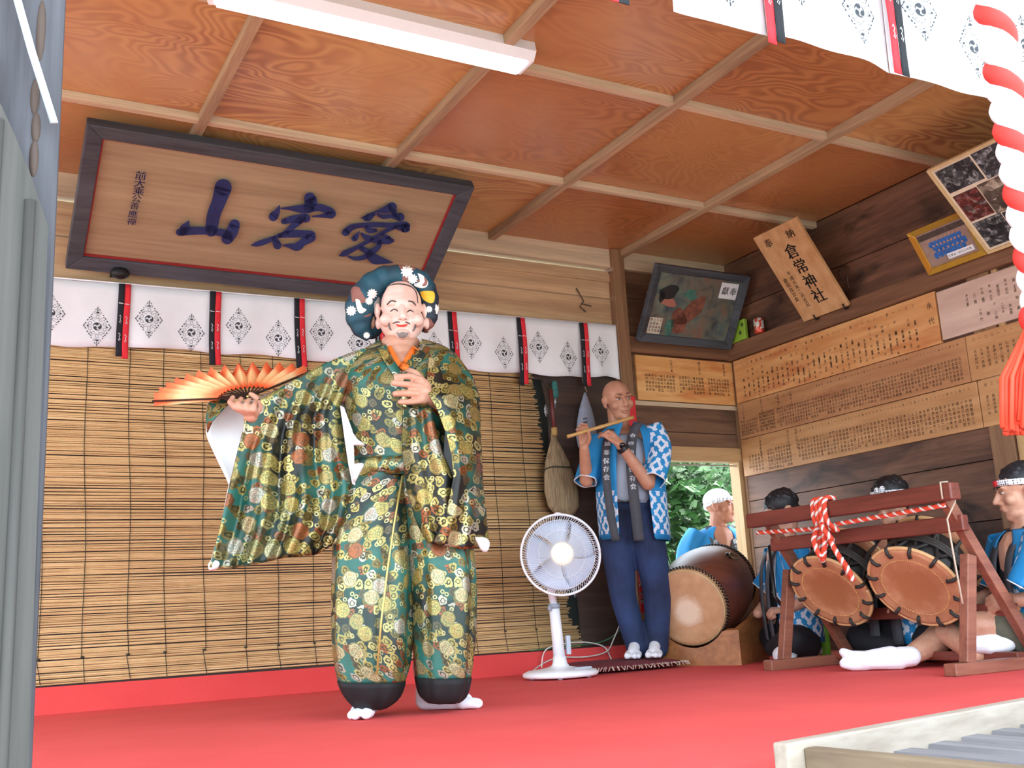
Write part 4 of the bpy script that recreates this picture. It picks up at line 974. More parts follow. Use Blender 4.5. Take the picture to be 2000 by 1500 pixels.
# ---- bottle, pouch, cloth and player cushion behind the trestle
p = on(2, 0.0, 1613, 1286); bo = thing('tea_bottle', p, 'green plastic tea bottle on the floor behind the trestle', 'bottle')
b = MB(); b.lathe([(0.001, 0), (0.03, 0.001), (0.033, 0.01), (0.033, 0.13), (0.03, 0.145), (0.016, 0.175), (0.014, 0.19), (0.001, 0.19)], Matrix.Translation(p), 20); obj('body', b, plain('bright_green_label', '6ab82c', 0.3), bo)
b = MB(); b.lathe([(0.001, 0.188), (0.016, 0.188), (0.016, 0.206), (0.001, 0.207)], Matrix.Translation(p), 16); obj('cap', b, M_white, bo)
b = MB(); b.box(p+Vector((-0.0345, -0.014, 0.03)), p+Vector((-0.033, 0.012, 0.06))); obj('label_patch', b, M_white, bo)
p = on(1, 4.32, 1532, 1270); p.z = 0.0; b = MB(); b.ell(p+Vector((0, 0, 0.05)), 0.07, 0.06, 0.05); b.ell(p+Vector((-0.03, -0.05, 0.03)), 0.05, 0.045, 0.03); cl = fuse('hand_towel', b, plain('crumpled_white', 'dfe2e6', 0.9), None, 0.008, 3, p); tag(cl, 'crumpled white towel on the floor between great drum and trestle', 'towel')
# ---- offering box in front
W_box = wood('bleached_box_wood', '8a7c6e', 'aea294', 'x', 0.75, 9, 0.08); W_boxy = wood('brown_box_wood', '6a5846', '8a7860', 'y', 0.7, 9, 0.08); W_slat = wood('grey_slat', '625f62', '827f82', 'y', 0.8, 16, 0.05)
an = math.radians(9); BX = Vector((math.cos(an), math.sin(an), 0)); BY = Vector((math.sin(an)*0.6, -math.cos(an), 0)).normalized(); BC = on(2, 0.08, 1508, 1450); ZT = 0.08
box = thing('offering_box', (BC+BX*0.6+BY*0.3).xy.to_3d()+Vector((0, 0, -0.62)), 'weathered wooden offering box with slatted top in the near right corner', 'offering box')
def bx(mb, x0, x1, y0, y1, z0, z1):
    q0 = [BC.xy.to_3d()+BX*a+BY*c for a, c in ((x0, y0), (x1, y0), (x1, y1), (x0, y1))]
    return mb.hexa([p+Vector((0, 0, z0)) for p in q0], [p+Vector((0, 0, z1)) for p in q0])
b = MB(); bx(b, 0, 1.25, 0.0, 0.035, -0.62, ZT); bevel(obj('far_board', b, W_box, box), 0.004)
b = MB(); bx(b, 0, 1.25, 0.62, 0.655, -0.62, ZT); bevel(obj('near_board', b, W_box, box), 0.004)
b = MB(); bx(b, 0.045, 0.08, 0.035, 0.62, -0.62, ZT-0.012); bevel(obj('side_board', b, W_boxy, box), 0.004)
b = MB(); bx(b, 1.17, 1.205, 0.035, 0.62, -0.62, ZT-0.012); bevel(obj('side_board', b, W_boxy, box), 0.004)
for i in range(8):
    x = 0.20+0.125*i; b = MB(); q = [(x, ZT-0.05), (x+0.062, ZT-0.05), (x+0.075, ZT-0.075), (x+0.05, ZT-0.125), (x+0.012, ZT-0.125), (x-0.013, ZT-0.075)]
    b.loft([[BC.xy.to_3d()+BX*a+BY*c+Vector((0, 0, z)) for a, z in q] for c in (0.035, 0.62)], True, True, smooth=False); obj('slat', b, W_slat, box)
# ---- bell rope with tassel
rt = on(1, 1.36, 1921, -120); r0 = on(1, 1.36, 1936, 0); r1 = on(1, 1.36, 2036, 600)
rope = thing('bell_rope', on(1, 1.36, 2018, 830), 'thick red and white twisted bell rope hanging at the right edge', 'rope')
mbs = [MB(), MB()]; up_ = (r0-r1).normalized(); top = r1+up_*((2.6-r1.z)/up_.z); twist(mbs, [r1, r0, top], 0.040, -0.150, [0, 1, 1], seg=12, step=0.008)
obj('red_strand', mbs[0], plain('bright_red_rope', 'e0352e', 0.7), rope); obj('white_strands', mbs[1], plain('bright_white_rope', 'eef0f2', 0.7), rope)
b = MB(); tt = on(1, 1.36, 2030, 640); te = on(1, 1.36, 2012, 832); r_ = random.Random(4)
for i in range(90):
    a = r_.uniform(0, 2*PI); q_ = math.sqrt(r_.random()); e = te+Vector((0.055*q_*math.cos(a), 0.055*q_*math.sin(a), r_.uniform(-0.012, 0.012)))
    b.tube([tt+Vector((0.026*q_*math.cos(a), 0.026*q_*math.sin(a), 0)), (tt+e)/2+Vector((0.04*q_*math.cos(a), 0.04*q_*math.sin(a), 0)), e], 0.006, 5)
obj('tassel', b, plain('orange_red_silk', 'e8472a', 0.6), rope)['kind'] = 'stuff'
b = MB(); b.ell((tt+r1)/2+Vector((0, 0, 0)), 0.045, 0.045, 0.04); obj('tassel_knot', b, plain('bright_red_rope', 'e0352e', 0.7), rope)
# ---- front left post: bleached pillar, lower cladding, cord
b = MB(); xr = 0.137; b.box((-0.09, 1.715, -0.62), (xr, 1.845, 2.6)); bevel(struct('trim_11', b, W_blue), 0.006)
b = MB(); P = [on(1, 1.66, *q_) for q_ in ((52, 1640), (58, 1490), (76, 960), (96, 436), (60, 330), (30, 255), (0, 190), (-60, 60))]
xl = on(1, 1.66, -70, 800).x; 
pts = [Vector((p.x, 0, p.z)) for p in P]; pts[0].z = -0.62; pts[-1].x = xl; pts.append(Vector((xl, 0, -0.62)))
b.poly([Vector((p.x, 1.675, p.z)) for p in pts], (0, 0.035, 0)); cl = tag(obj('post_cladding', b, W_grey), 'silvery grey ribbed cladding board with a slanted top on the front left pillar', 'post cladding')
b = MB()
for x in (0.095, 0.045, 0.0): 
    zt_ = min(1.45, np.interp(x, [pts[7].x, pts[6].x, pts[3].x], [pts[7].z, pts[6].z, pts[3].z])-0.03); b.tube([(x, 1.676, -0.6), (x, 1.676, zt_)], 0.009, 8)
obj('rib', b, W_grey, cl)
b = MB()
c0 = on(1, 1.69, 26, -30); c1 = on(1, 1.69, 62, 100); c2 = on(1, 1.69, 106, 240)
b.tube([c0+Vector((-0.02, 0, 0.09)), c0, c1, c2], 0.0062, 8); tag(obj('white_cord', b, plain('dull_white_cord', 'c4ccd4', 0.8)), 'white cord end hanging slantwise on the front left pillar', 'cord')
for i, (x, y, h_) in enumerate(((80, 60, 45), (68, 190, 26), (70, 250, 22), (66, 310, 26))):
    p = on(1, 1.716, x, y); b = MB(); b.ell(p, 0.0075, 0.006, h_/1500*1.9, seg=10, rg=8); tag(obj('rusty_fitting', b, plain('rust_brown', '4a3a32', 0.7)), ['largest rusty fitting at the top of the front left pillar', 'rusty fitting on the left pillar beside the cord, second from top', 'rusty fitting on the left pillar, third from top', 'lowest rusty fitting on the left pillar above the grey cladding'][i], 'fitting')
# ================================================================ people: shared forms
SKIN = {}
def skinmat(name, c, red=0.25):
    k = NT(name, 0.5); f = k.noise(k.pos(), 26, 4, 0.6); g = k.noise(k.pos(), 7, 2); c4 = rgb(c)
    hi = tuple(min(1, x*1.1) for x in c4[:3]); lo = (c4[0]*0.93, c4[1]*0.80, c4[2]*0.75)
    k.col(k.mix(k.ramp(g, [(0.35, (0, 0, 0)), (0.7, (red, red, red))]), k.ramp(f, [(0.3, lo), (0.7, hi)]), 'b06a58'))
    k.b.inputs['Subsurface Weight'].default_value = 0.08; k.b.inputs['Subsurface Radius'].default_value = (0.012, 0.005, 0.003); return k.m
class View:                       # an upright plane through a person's base, square to the sight line
    def __init__(s, base):
        s.o = Vector(base); s.f = Vector((s.o.x, s.o.y, 0)).normalized(); s.r = Vector((s.f.y, -s.f.x, 0))
    def __call__(s, x, y, v=0.0): return onp(s.o+s.f*v, s.f, x, y)
    def ring(s, y, xl, xr, dep, v=0.0, n=48, fold=0.0, k=9, ph=0.0, pw=2.3, yr=None):
        a = s(xl, y, v); c = s(xr, yr if yr else y, v); m = (a+c)/2; h = (c-a)/2; out = []
        for j in range(n):
            t = 2*PI*j/n; ct, st = math.cos(t), math.sin(t)
            q = 1+fold*math.cos(k*t+ph)+fold*0.5*math.cos((k*1.7//1)*t+2.1*ph)
            out.append(m+h*(math.copysign(abs(ct)**(2/pw), ct)*q)+s.f*(dep*math.copysign(abs(st)**(2/pw), st)*q))
        return out
def uvloft(mb, rings, closed=True, cap=False):     # loft with texture coordinates in metres
    n = len(rings[0]); vs = []; uvs = []; fs = []; N = n+1 if closed else n; V_ = 0.0
    for i, r in enumerate(rings):
        L = 0.0
        if i: V_ += sum((a-c).length for a, c in zip(r, rings[i-1]))/n
        for j in range(N):
            p = r[j % n]
            if j: L += (p-r[(j-1) % n]).length
            vs.append(p); uvs.append((L, V_))
    for i in range(len(rings)-1):
        for j in range(N-1): fs.append((i*N+j, i*N+j+1, (i+1)*N+j+1, (i+1)*N+j))
    mb.add(vs, fs, uvs, True)
    if cap:
        for i in (0, len(rings)-1): mb.add(rings[i], [tuple(range(n))], [(p.x, p.z) for p in rings[i]], True)
def thick(o, t=0.003, sub=0):
    if sub: m = o.modifiers.new('sub', 'SUBSURF'); m.levels = sub; m.render_levels = sub
    m = o.modifiers.new('thick', 'SOLIDIFY'); m.thickness = t; m.offset = 0; bake(o)
    for p in o.data.polygons: p.use_smooth = True
    return o
def pix(p):
    d = p-CAM; z = d.dot(FWD); return 1000+FPX*d.dot(RGT)/z, 750-FPX*d.dot(UPV)/z
def carve(o, poly, vmax, V=None):          # open a neckline: drop the front faces inside an outline
    V = V or D; off = worg(o); bm = bmesh.new(); bm.from_mesh(o.data); kill = []
    for f in bm.faces:
        c = f.calc_center_median()+off
        if (c-V.o).dot(V.f) > vmax: continue
        x, y = pix(c); ins = False
        for (x0, y0), (x1, y1) in zip(poly, poly[1:]+poly[:1]):
            if (y0 > y) != (y1 > y) and x < (x1-x0)*(y-y0)/(y1-y0)+x0: ins = not ins
        if ins: kill.append(f)
    bmesh.ops.delete(bm, geom=kill, context='FACES'); bm.to_mesh(o.data); bm.free()
def pl(P, t):                     # point on a polyline at parameter t
    L = [0.0]
    for a, c in zip(P, P[1:]): L.append(L[-1]+math.hypot(c[0]-a[0], c[1]-a[1]))
    d = t*L[-1]
    for i in range(len(P)-1):
        if d <= L[i+1] or i == len(P)-2:
            q = (d-L[i])/max(1e-9, L[i+1]-L[i]); q = min(1, q); return tuple(a+(c-a)*q for a, c in zip(P[i], P[i+1]))
def coons(top, bot, lef, rig):
    def f(u, v):
        T, B, L, R = pl(top, u), pl(bot, u), pl(lef, v), pl(rig, v)
        c00, c10, c01, c11 = top[0], top[-1], bot[0], bot[-1]
        return tuple((1-v)*T[i]+v*B[i]+(1-u)*L[i]+u*R[i]-((1-u)*(1-v)*c00[i]+u*(1-v)*c10[i]+(1-u)*v*c01[i]+u*v*c11[i]) for i in (0, 1))
    return f
def sheet(mb, V, cf, dep, nu=30, nv=30):
    P = {}
    def f(u, v): x, y = cf(u, v); return V(x, y, dep(u, v))
    def uvf(u, v): p = f(u, v); return (p.dot(V.r), p.z)
    return mb.grid(f, nu, nv, uvf)
def stroke(tree, pts, r, n=5, lift=0.0008, flat=0.45):   # a painted or grown line lying on a face
    q = [cast(tree, x, y, lift) for x, y in catmull([tuple(p) for p in pts], n)]
    q = [p for p in q if p is not None]; mb = MB()
    if len(q) > 1:
        m = len(q); mb.tube(q, [r*(0.35+0.65*math.sin(PI*(0.12+0.76*i/(m-1)))) for i in range(m)], 6)
    return mb
def headforms(mb, C, f, u, s=1.0, neck=None, nose=1.0):
    f = Vector(f).normalized(); u = Vector(u); u = (u-f*u.dot(f)).normalized(); r = f.cross(u); M = Matrix((r, f, u)).transposed()
    def e(x, y, z, a, b_, c): mb.ell(Vector(C)+(r*x+f*y+u*z)*s, a*s, b_*s, c*s, M, 20, 12)
    e(0, -0.012, 0.03, 0.074, 0.092, 0.084); e(0, 0.022, -0.03, 0.060, 0.066, 0.078); e(0, 0.058, -0.098, 0.026, 0.024, 0.022); e(0, 0.03, -0.085, 0.048, 0.05, 0.032)
    for k in (-1, 1):
        e(k*0.042, 0.055, -0.028, 0.026, 0.028, 0.026); e(k*0.030, 0.078, 0.024, 0.026, 0.012, 0.009); e(k*0.013, 0.094, -0.036, 0.010, 0.011, 0.008)
        e(k*0.078, -0.012, -0.004, 0.007, 0.020, 0.032); e(k*0.080, -0.018, 0.008, 0.010, 0.016, 0.018); e(k*0.076, 0.0, -0.03, 0.007, 0.009, 0.012)
    P = lambda x, y, z: Vector(C)+(r*x+f*y+u*z)*s
    mb.cap(P(0, 0.083, 0.014), P(0, 0.083+0.024*nose, -0.03), 0.008*s, 0.013*s)
    e(0, 0.086, -0.058, 0.024, 0.010, 0.006); e(0, 0.084, -0.069, 0.021, 0.010, 0.007)
    if neck is not None: mb.cap(P(0, -0.025, -0.05), neck, 0.056*s, 0.062*s)
    return P, M, (f, r, u)
def facebits(P, M, s, parent, brow='2a211c', closed=False, browlift=0.0):
    for k in (-1, 1):
        b = MB(); b.ell(P(k*0.031, 0.0800, 0.004), 0.0145*s, 0.0075*s, 0.0052*s, M, 12, 8); e = obj('eye', b, M_eyewhite, parent)
        b = MB(); b.ell(P(k*0.031, 0.0845, 0.004), 0.006*s, 0.004*s, 0.0052*s, M, 10, 8); obj('iris', b, M_iris, e)
        b = MB(); b.tube([P(k*0.014, 0.088, 0.006), P(k*0.028, 0.0895, 0.0115), P(k*0.046, 0.080, 0.006)], 0.0022*s, 6); obj('eyelid', b, M_lid, e)
        b = MB(); b.tube([P(k*0.012, 0.0915, 0.024+browlift), P(k*0.03, 0.0905, 0.030+browlift), P(k*0.05, 0.078, 0.024)], [0.002*s, 0.0034*s, 0.0015*s], 6); obj('eyebrow', b, plain('brow_'+brow, brow, 0.8), parent)
    b = MB(); b.tube([P(-0.023, 0.088, -0.0645), P(-0.01, 0.0965, -0.063), P(0, 0.0975, -0.0645), P(0.01, 0.0965, -0.063), P(0.023, 0.088, -0.0645)], [0.001*s, 0.0028*s, 0.003*s, 0.0028*s, 0.001*s], 6); obj('lips', b, M_lip, parent)
def hand(mb, wrist, d, nrm, s=1.0, curl=0.5, spread=0.12, side=1, thumb=True):   # d = wrist to knuckles, nrm = back of the hand, side = +1 thumb along d x nrm
    d = Vector(d).normalized(); nrm = Vector(nrm); nrm = (nrm-d*nrm.dot(d)).normalized(); w_ = d.cross(nrm)*side; W0 = Vector(wrist)
    K = []
    for i, (x, y, L) in enumerate(((0.030, 0.086, 0.072), (0.010, 0.090, 0.080), (-0.011, 0.087, 0.074), (-0.030, 0.080, 0.058))):
        k0 = W0+(w_*x+d*y)*s; K.append(k0); mb.cap(W0+(w_*x*0.6+d*0.015)*s, k0, 0.014*s, 0.0115*s)
        a = curl*(0.9+0.12*i); p = k0; dirv = d*math.cos(a*0.6)-nrm*math.sin(a*0.6)+w_*(x*spread*8)
        for q, fr in enumerate((0.45, 0.32, 0.23)):
            dirv = (d*math.cos(a*(0.6+0.7*q))-nrm*math.sin(a*(0.6+0.7*q))+w_*(x*spread*8)).normalized(); n_ = p+dirv*L*fr*s
            mb.cap(p, n_, (0.0105-0.001*q)*s, (0.0098-0.001*q)*s); p = n_
    mb.ell(W0+d*0.045*s, 0.036*s, 0.04*s, 0.014*s, Matrix((w_, d, nrm)).transposed(), 14, 10)
    if thumb:
        t0 = W0+(w_*0.026+d*0.02-nrm*0.008)*s; t1 = t0+(w_*0.028+d*0.030-nrm*0.016*(1+curl))*s; t2 = t1+(w_*0.004+d*0.032-nrm*0.018*(1+curl))*s
        mb.chain([t0, t1, t2], [0.015*s, 0.012*s, 0.010*s])
    return K
M_eyewhite = plain('eye_white', 'd8d0c8', 0.3); M_iris = plain('eye_dark', '1c1512', 0.2); M_lid = plain('eyelid_skin', '8a5a48', 0.5); M_lip = plain('lip_skin', 'a8665a', 0.45)
M_tabi = plain('white_tabi_cotton', 'e6eaf2', 0.8, var=0.03, bump=0.05)
# ================================================================ the masked dancer
def brocade():
    k = NT('green_gold_brocade', 0.45); uv = k.n('ShaderNodeTexCoord').outputs['UV']
    nz = k.n('ShaderNodeTexNoise', noise_dimensions='2D'); nz.inputs['Scale'].default_value = 20; nz.inputs['Detail'].default_value = 2; k.l(uv, nz.inputs['Vector'])
    def vor(sc, rnd_=0.75, feature='F1'):
        v = k.n('ShaderNodeTexVoronoi', voronoi_dimensions='2D', feature=feature); v.inputs['Scale'].default_value = sc; v.inputs['Randomness'].default_value = rnd_; k.l(uv, v.inputs['Vector']); return v
    def n2(sc, det=3):
        v = k.n('ShaderNodeTexNoise', noise_dimensions='2D'); v.inputs['Scale'].default_value = sc; v.inputs['Detail'].default_value = det; k.l(uv, v.inputs['Vector']); return v.outputs['Fac']
    def chan(c, i): s_ = k.n('ShaderNodeSeparateColor'); k.l(c, s_.inputs[0]); return s_.outputs[i]
    low = n2(4.2, 2); tone = n2(2.6, 3)
    ground = k.ramp(low, [(0.42, '0e120d'), (0.52, '174a40'), (0.66, '24685c')])
    pal = [(0.0, '9c8f4e'), (0.22, '6e5c2c'), (0.40, 'b4a968'), (0.55, '8c4c28'), (0.68, 'a9a392'), (0.80, '7d6f38'), (0.92, '5a4a34')]
    def dis(d, sc, amt): return k.math('ADD', d, k.math('MULTIPLY', k.math('SUBTRACT', n2(sc, 3), 0.5), amt))
    # leaves and clouds
    v2 = vor(29, 0.95); r2 = chan(v2.outputs['Color'], 0); s2 = chan(v2.outputs['Color'], 1)
    d2 = dis(v2.outputs['Distance'], 60, 0.5)
    m2 = k.math('MULTIPLY', k.math('LESS_THAN', d2, 0.48), k.math('GREATER_THAN', s2, 0.10))
    c2 = k.mix(k.math('MULTIPLY', k.math('GREATER_THAN', d2, 0.16), k.math('LESS_THAN', d2, 0.27)), k.ramp(r2, pal, 'CONSTANT'), '39351c')
    # hexagon florets
    v3 = vor(48, 0.7); s3 = chan(v3.outputs['Color'], 2); d3 = v3.outputs['Distance']
    m3_ = k.math('MULTIPLY', k.math('MULTIPLY', k.math('LESS_THAN', d3, 0.40), k.math('GREATER_THAN', d3, 0.2)), k.math('GREATER_THAN', s3, 0.84))
    # dragon roundels
    v1 = vor(12.5, 0.85); r1 = chan(v1.outputs['Color'], 0); s1 = chan(v1.outputs['Color'], 1)
    d1 = dis(v1.outputs['Distance'], 48, 0.16)
    m1 = k.math('MULTIPLY', k.math('LESS_THAN', d1, 0.36), k.math('GREATER_THAN', s1, 0.22))
    mark = k.math('MULTIPLY', k.math('GREATER_THAN', n2(210, 4), 0.47), k.math('LESS_THAN', d1, 0.27))
    pal1 = [(0.0, 'b3a65c'), (0.35, 'c2b988'), (0.55, '9a5630'), (0.68, 'a3975a'), (0.85, 'b0ab9a')]
    c1 = k.mix(k.math('MULTIPLY', mark, 0.62), k.ramp(r1, pal1, 'CONSTANT'), k.ramp(n2(30, 2), [(0.45, '20382c'), (0.55, '7a4a28')]))
    c1 = k.mix(k.math('MULTIPLY', k.math('GREATER_THAN', d1, 0.30), 0.65), c1, '4a4222')
    c = k.mix(m2, ground, c2); c = k.mix(m3_, c, 'b4ac74'); c = k.mix(m1, c, c1)
    c = k.mix(k.ramp(tone, [(0.42, (0, 0, 0)), (0.62, (.45, .45, .45))]), c, k.mix(0.5, c, '1d5a50'))
    k.col(c)
    gold = k.math('MAXIMUM', k.math('MAXIMUM', m2, m1), m3_); k.l(k.math('MULTIPLY', gold, 0.45), k.b.inputs['Metallic'])
    k.l(k.math('SUBTRACT', 0.46, k.math('MULTIPLY', gold, 0.12)), k.b.inputs['Roughness']); k.bump(k.math('ADD', gold, k.math('MULTIPLY', n2(140, 2), 0.6)), 0.35, 0.002); return k.m
M_broc = brocade()
M_lining = plain('white_lining', 'e4eaec', 0.7, var=0.02); M_shade = plain('shaded_lining', '9aa0a6', 0.7, var=0.05)  # M_shade: the white lining again, its shade inside the cuff painted in as grey
M_velvet = plain('black_velvet', '08090d', 0.75, var=0.3, vs=40, sheen=0.0)
M_skin1 = skinmat('ruddy_skin', 'c2957e', 0.12)
D = View((1.52, 3.66, 0)); dancer = thing('person', (1.52, 3.66, 0), 'person in smiling pale mask and green gold brocade robe, one arm out with a fan', 'person')
# body
b = MB()
b.cap(D(780, 900), D(782, 740), 0.12, 0.13); b.cap(D(735, 722), D(842, 722), 0.06, 0.06); b.cap(D(783, 700), D(783, 655, -0.01), 0.058, 0.056); b.ell(D(783, 605, 0.05), 0.082, 0.098, 0.115)
b.ell(D(783, 672, -0.03), 0.080, 0.06, 0.045); b.ell(D(783, 690, -0.035), 0.074, 0.06, 0.05)
b.ell(D(727, 628, 0.03), 0.012, 0.02, 0.032)
for hx, kx, ax_, ay in ((750, 735, 712, 1352), (815, 860, 872, 1348)):
    h_ = D(hx, 960); a_ = D(ax_, ay); a_.z = 0.09; kk = D(kx, 1160, -0.03); b.chain([h_, kk, a_], [0.085, 0.06, 0.045])
b.cap(D(750, 930), D(820, 930), 0.11, 0.11)
b.chain([D(735, 735), D(610, 790, -0.045), D(490, 818, -0.19)], [0.048, 0.036, 0.027]); b.chain([D(858, 725), D(900, 808, -0.04), D(842, 778, -0.225)], [0.05, 0.038, 0.027])
def fing(mb, V, pts, v, r): mb.chain([V(x, y, vv) for (x, y), vv in zip(pts, v if isinstance(v, (list, tuple)) else [v]*len(pts))], [r*(1-0.08*i) for i in range(len(pts))])
b.ell(D(826, 764, -0.245), 0.036, 0.022, 0.050); b.cap(D(840, 776, -0.23), D(828, 765, -0.245), 0.027, 0.026)
fing(b, D, [(822, 741), (800, 735), (774, 736)], [-.255, -.27, -.262], 0.0132); fing(b, D, [(820, 755), (796, 751), (769, 748)], [-.258, -.278, -.266], 0.0136)
fing(b, D, [(820, 769), (797, 768), (772, 769)], [-.258, -.278, -.266], 0.0134); fing(b, D, [(822, 782), (802, 785), (782, 785)], [-.255, -.27, -.262], 0.0122); fing(b, D, [(832, 750, ), (812, 728), (796, 722)], [-.23, -.22, -.215], 0.0125)
b.ell(D(490, 812, -0.25), 0.026, 0.02, 0.024); b.cap(D(490, 818, -0.20), D(490, 812, -0.25), 0.026, 0.024)
for pts in ([(478, 806), (459, 796), (449, 786), (455, 776)], [(485, 808), (472, 798), (465, 788), (471, 779)], [(492, 809), (484, 800), (481, 790), (486, 781)], [(500, 808), (496, 801), (496, 792), (500, 784)]): fing(b, D, pts, [-.265, -.292, -.29, -.262], 0.0118)
fing(b, D, [(497, 812), (508, 795), (500, 776), (490, 770)], [-.24, -.235, -.235, -.24], 0.0125)
body = fuse('body', b, M_skin1, dancer, 0.004, 2)
# trousers
def leg(secs, fold, ph):
    return [D.ring(y, xl, xr, dep, v, 64, f_*fold, 8, ph, 2.4) for y, xl, xr, dep, v, f_ in secs]
M2 = [M_broc, M_velvet]
for nm, secs, bandsecs in (('left', [(905, 684, 802, .125, 0, .2), (960, 668, 806, .14, 0, .5), (1060, 652, 808, .15, -.01, 1), (1150, 650, 806, .15, -.02, 1.2), (1240, 650, 803, .15, -.03, 1.3), (1300, 656, 797, .145, -.03, 1.2), (1330, 662, 788, .14, -.03, 1.0)],
                            [(1330, 661, 789, .143, -.03, 1.0), (1350, 668, 784, .135, -.03, 1.2), (1368, 680, 774, .12, -.03, 1.5), (1382, 694, 752, .09, -.03, 1.5)]),
                           ('right', [(905, 766, 884, .125, 0, .2), (960, 768, 902, .14, 0, .5), (1060, 792, 922, .15, 0, 1), (1150, 803, 928, .15, 0, 1.2), (1240, 806, 926, .15, 0, 1.3), (1300, 811, 920, .145, 0, 1.2), (1322, 813, 917, .14, 0, 1.0)],
                            [(1322, 812, 918, .143, 0, 1.0), (1345, 816, 914, .135, 0, 1.2), (1362, 822, 908, .12, 0, 1.4), (1370, 836, 895, .1, 0, 1.4)])):
    R = []; secs2 = []
    for a, c in zip(secs, secs[1:]):
        for q in range(3): secs2.append(tuple(x+(y_-x)*q/3 for x, y_ in zip(a, c)))
    secs2.append(secs[-1])
    b = MB(); uvloft(b, leg(secs2, 0.038, 0.7 if nm == 'left' else 2.0)); o = obj('trouser_leg', b, M_broc, dancer); thick(o, 0.004, 1)
    b = MB(); uvloft(b, leg(bandsecs, 0.038, 0.7 if nm == 'left' else 2.0)); o2 = obj('velvet_hem', b, M_velvet, o); thick(o2, 0.006, 1)
b = MB(); b.tube([D(786, 930, -.155), D(772, 1010, -.172), D(757, 1110, -.185), D(745, 1210, -.195), D(736, 1318, -.185)], 0.004, 6); obj('gold_crease', b, plain('gold_thread', 'c8b86a', 0.35, 0.5), dancer)
# robe body
secs = [(935, 690, 884, .135), (915, 688, 884, .145), (880, 684, 884, .15), (840, 680, 886, .155), (800, 676, 890, .16), (760, 672, 898, .158), (730, 674, 900, .145), (708, 684, 896, .125), (690, 704, 886, .10), (678, 722, 866, .085), (670, 736, 838, .075)]
b = MB(); uvloft(b, [D.ring(y, xl, xr, dep, 0.0, 64, 0.012, 7, i*0.25, 2.3) for i, (y, xl, xr, dep) in enumerate(secs)]); robe = obj('robe', b, M_broc, dancer); thick(robe, 0.004, 1)
rt = bvh(robe); bt_ = bvh(body); carve(robe, [(736, 640), (746, 676), (779, 731), (819, 680), (832, 640)], -0.005)
def ribbonpx(mb, pts, wpx, V, lift, dep=None, tree=None):
    q = catmull([tuple(p) for p in pts], 6); A = []; B = []
    for i, p in enumerate(q):
        a = q[max(i-1, 0)]; c = q[min(i+1, len(q)-1)]; dx, dy = c[0]-a[0], c[1]-a[1]; m = math.hypot(dx, dy) or 1
        for L, s_ in ((A, -1), (B, 1)):
            x, y = p[0]-dy/m*wpx/2*s_, p[1]+dx/m*wpx/2*s_; h = cast(tree, x, y, lift) if tree else None
            L.append(h if h is not None else V(x, y, dep if dep is not None else -0.1))
    n = len(q); mb.add(A+B, [(i, i+1, n+i+1, n+i) for i in range(n-1)], [(p.dot(V.r)+0.31, p.z) for p in A+B], True)
b = MB(); ribbonpx(b, [(746, 677), (757, 700), (775, 728), (790, 756), (796, 800)], 17, D, 0.012, -0.12, rt); ribbonpx(b, [(833, 676), (823, 691), (807, 710), (788, 734)], 17, D, 0.009, -0.11, rt); thick(obj('collar', b, M_broc, robe), 0.006)
b = MB(); ribbonpx(b, [(757, 678), (768, 698), (782, 722)], 15, D, 0.014, -0.14, bt_); ribbonpx(b, [(812, 680), (799, 700), (783, 724)], 15, D, 0.012, -0.14, bt_); thick(obj('orange_under_collar', b, plain('orange_silk', 'f07828', 0.5), robe), 0.004)
b = MB(); uvloft(b, [D.ring(y, xl, xr, dep, 0, 64, 0.006, 9, y*0.1) for y, xl, xr, dep in ((902, 684, 888, .152), (915, 682, 890, .158), (930, 684, 890, .152))]); thick(obj('sash', b, M_broc, dancer), 0.004, 1)
# sleeve on the fan side
topL = [(487, 786), (520, 774), (560, 750), (620, 716), (680, 690), (720, 678)]; botL = [(410, 1108), (450, 1111), (500, 1102), (560, 1088), (615, 1084), (655, 1062)]
lefL = [(487, 786), (470, 860), (450, 938), (430, 1030), (410, 1108)]; rigL = [(720, 678), (690, 730), (664, 792), (673, 868), (692, 942), (682, 1005), (655, 1062)]
def depL(u, v): return -0.20*(1-u)**1.2-0.06-0.02*v + (0.030*math.sin(2*PI*(3.1*u-0.35*v)+0.6)+0.014*math.sin(2*PI*(6.7*u+0.8*v)))*min(1, v*1.6)+0.012*math.sin(9*v+4*u)*v
b = MB(); sheet(b, D, coons(topL, botL, lefL, rigL), depL, 60, 44); slv = obj('sleeve', b, M_broc, dancer); thick(slv, 0.004)
lefB = [(404, 790), (402, 850), (424, 898), (447, 945), (430, 1030), (408, 1108)]; topB = [(404, 790), (440, 786), (487, 784), (560, 752), (640, 712), (716, 684)]
cfB = coons(topB, [(408, 1108), (450, 1109), (500, 1100), (560, 1086), (615, 1082), (652, 1060)], lefB, [(716, 684), (690, 735), (676, 792), (688, 868), (700, 940), (686, 1005), (652, 1060)])
depB = lambda u, v: -0.12*(1-u)**1.2+0.02+0.012*math.sin(2*PI*2.2*u+2*v)
b = MB(); sheet(b, D, cfB, depB, 30, 24); thick(obj('sleeve_lining', b, M_lining, slv), 0.003)
b = MB(); sheet(b, D, cfB, lambda u, v: depB(u, v)+0.008, 30, 24); thick(obj('sleeve_back', b, M_broc, slv), 0.003)
b = MB(); sheet(b, D, coons([(405, 792), (416, 778), (432, 774), (452, 777)], [(405, 845), (415, 822), (430, 806), (452, 784)], [(405, 792), (403, 815), (405, 845)], [(452, 777), (452, 780), (452, 784)]), lambda u, v: -0.135-0.06*math.sin(PI*u)*v, 10, 8); thick(obj('turned_cuff', b, M_broc, slv), 0.004)
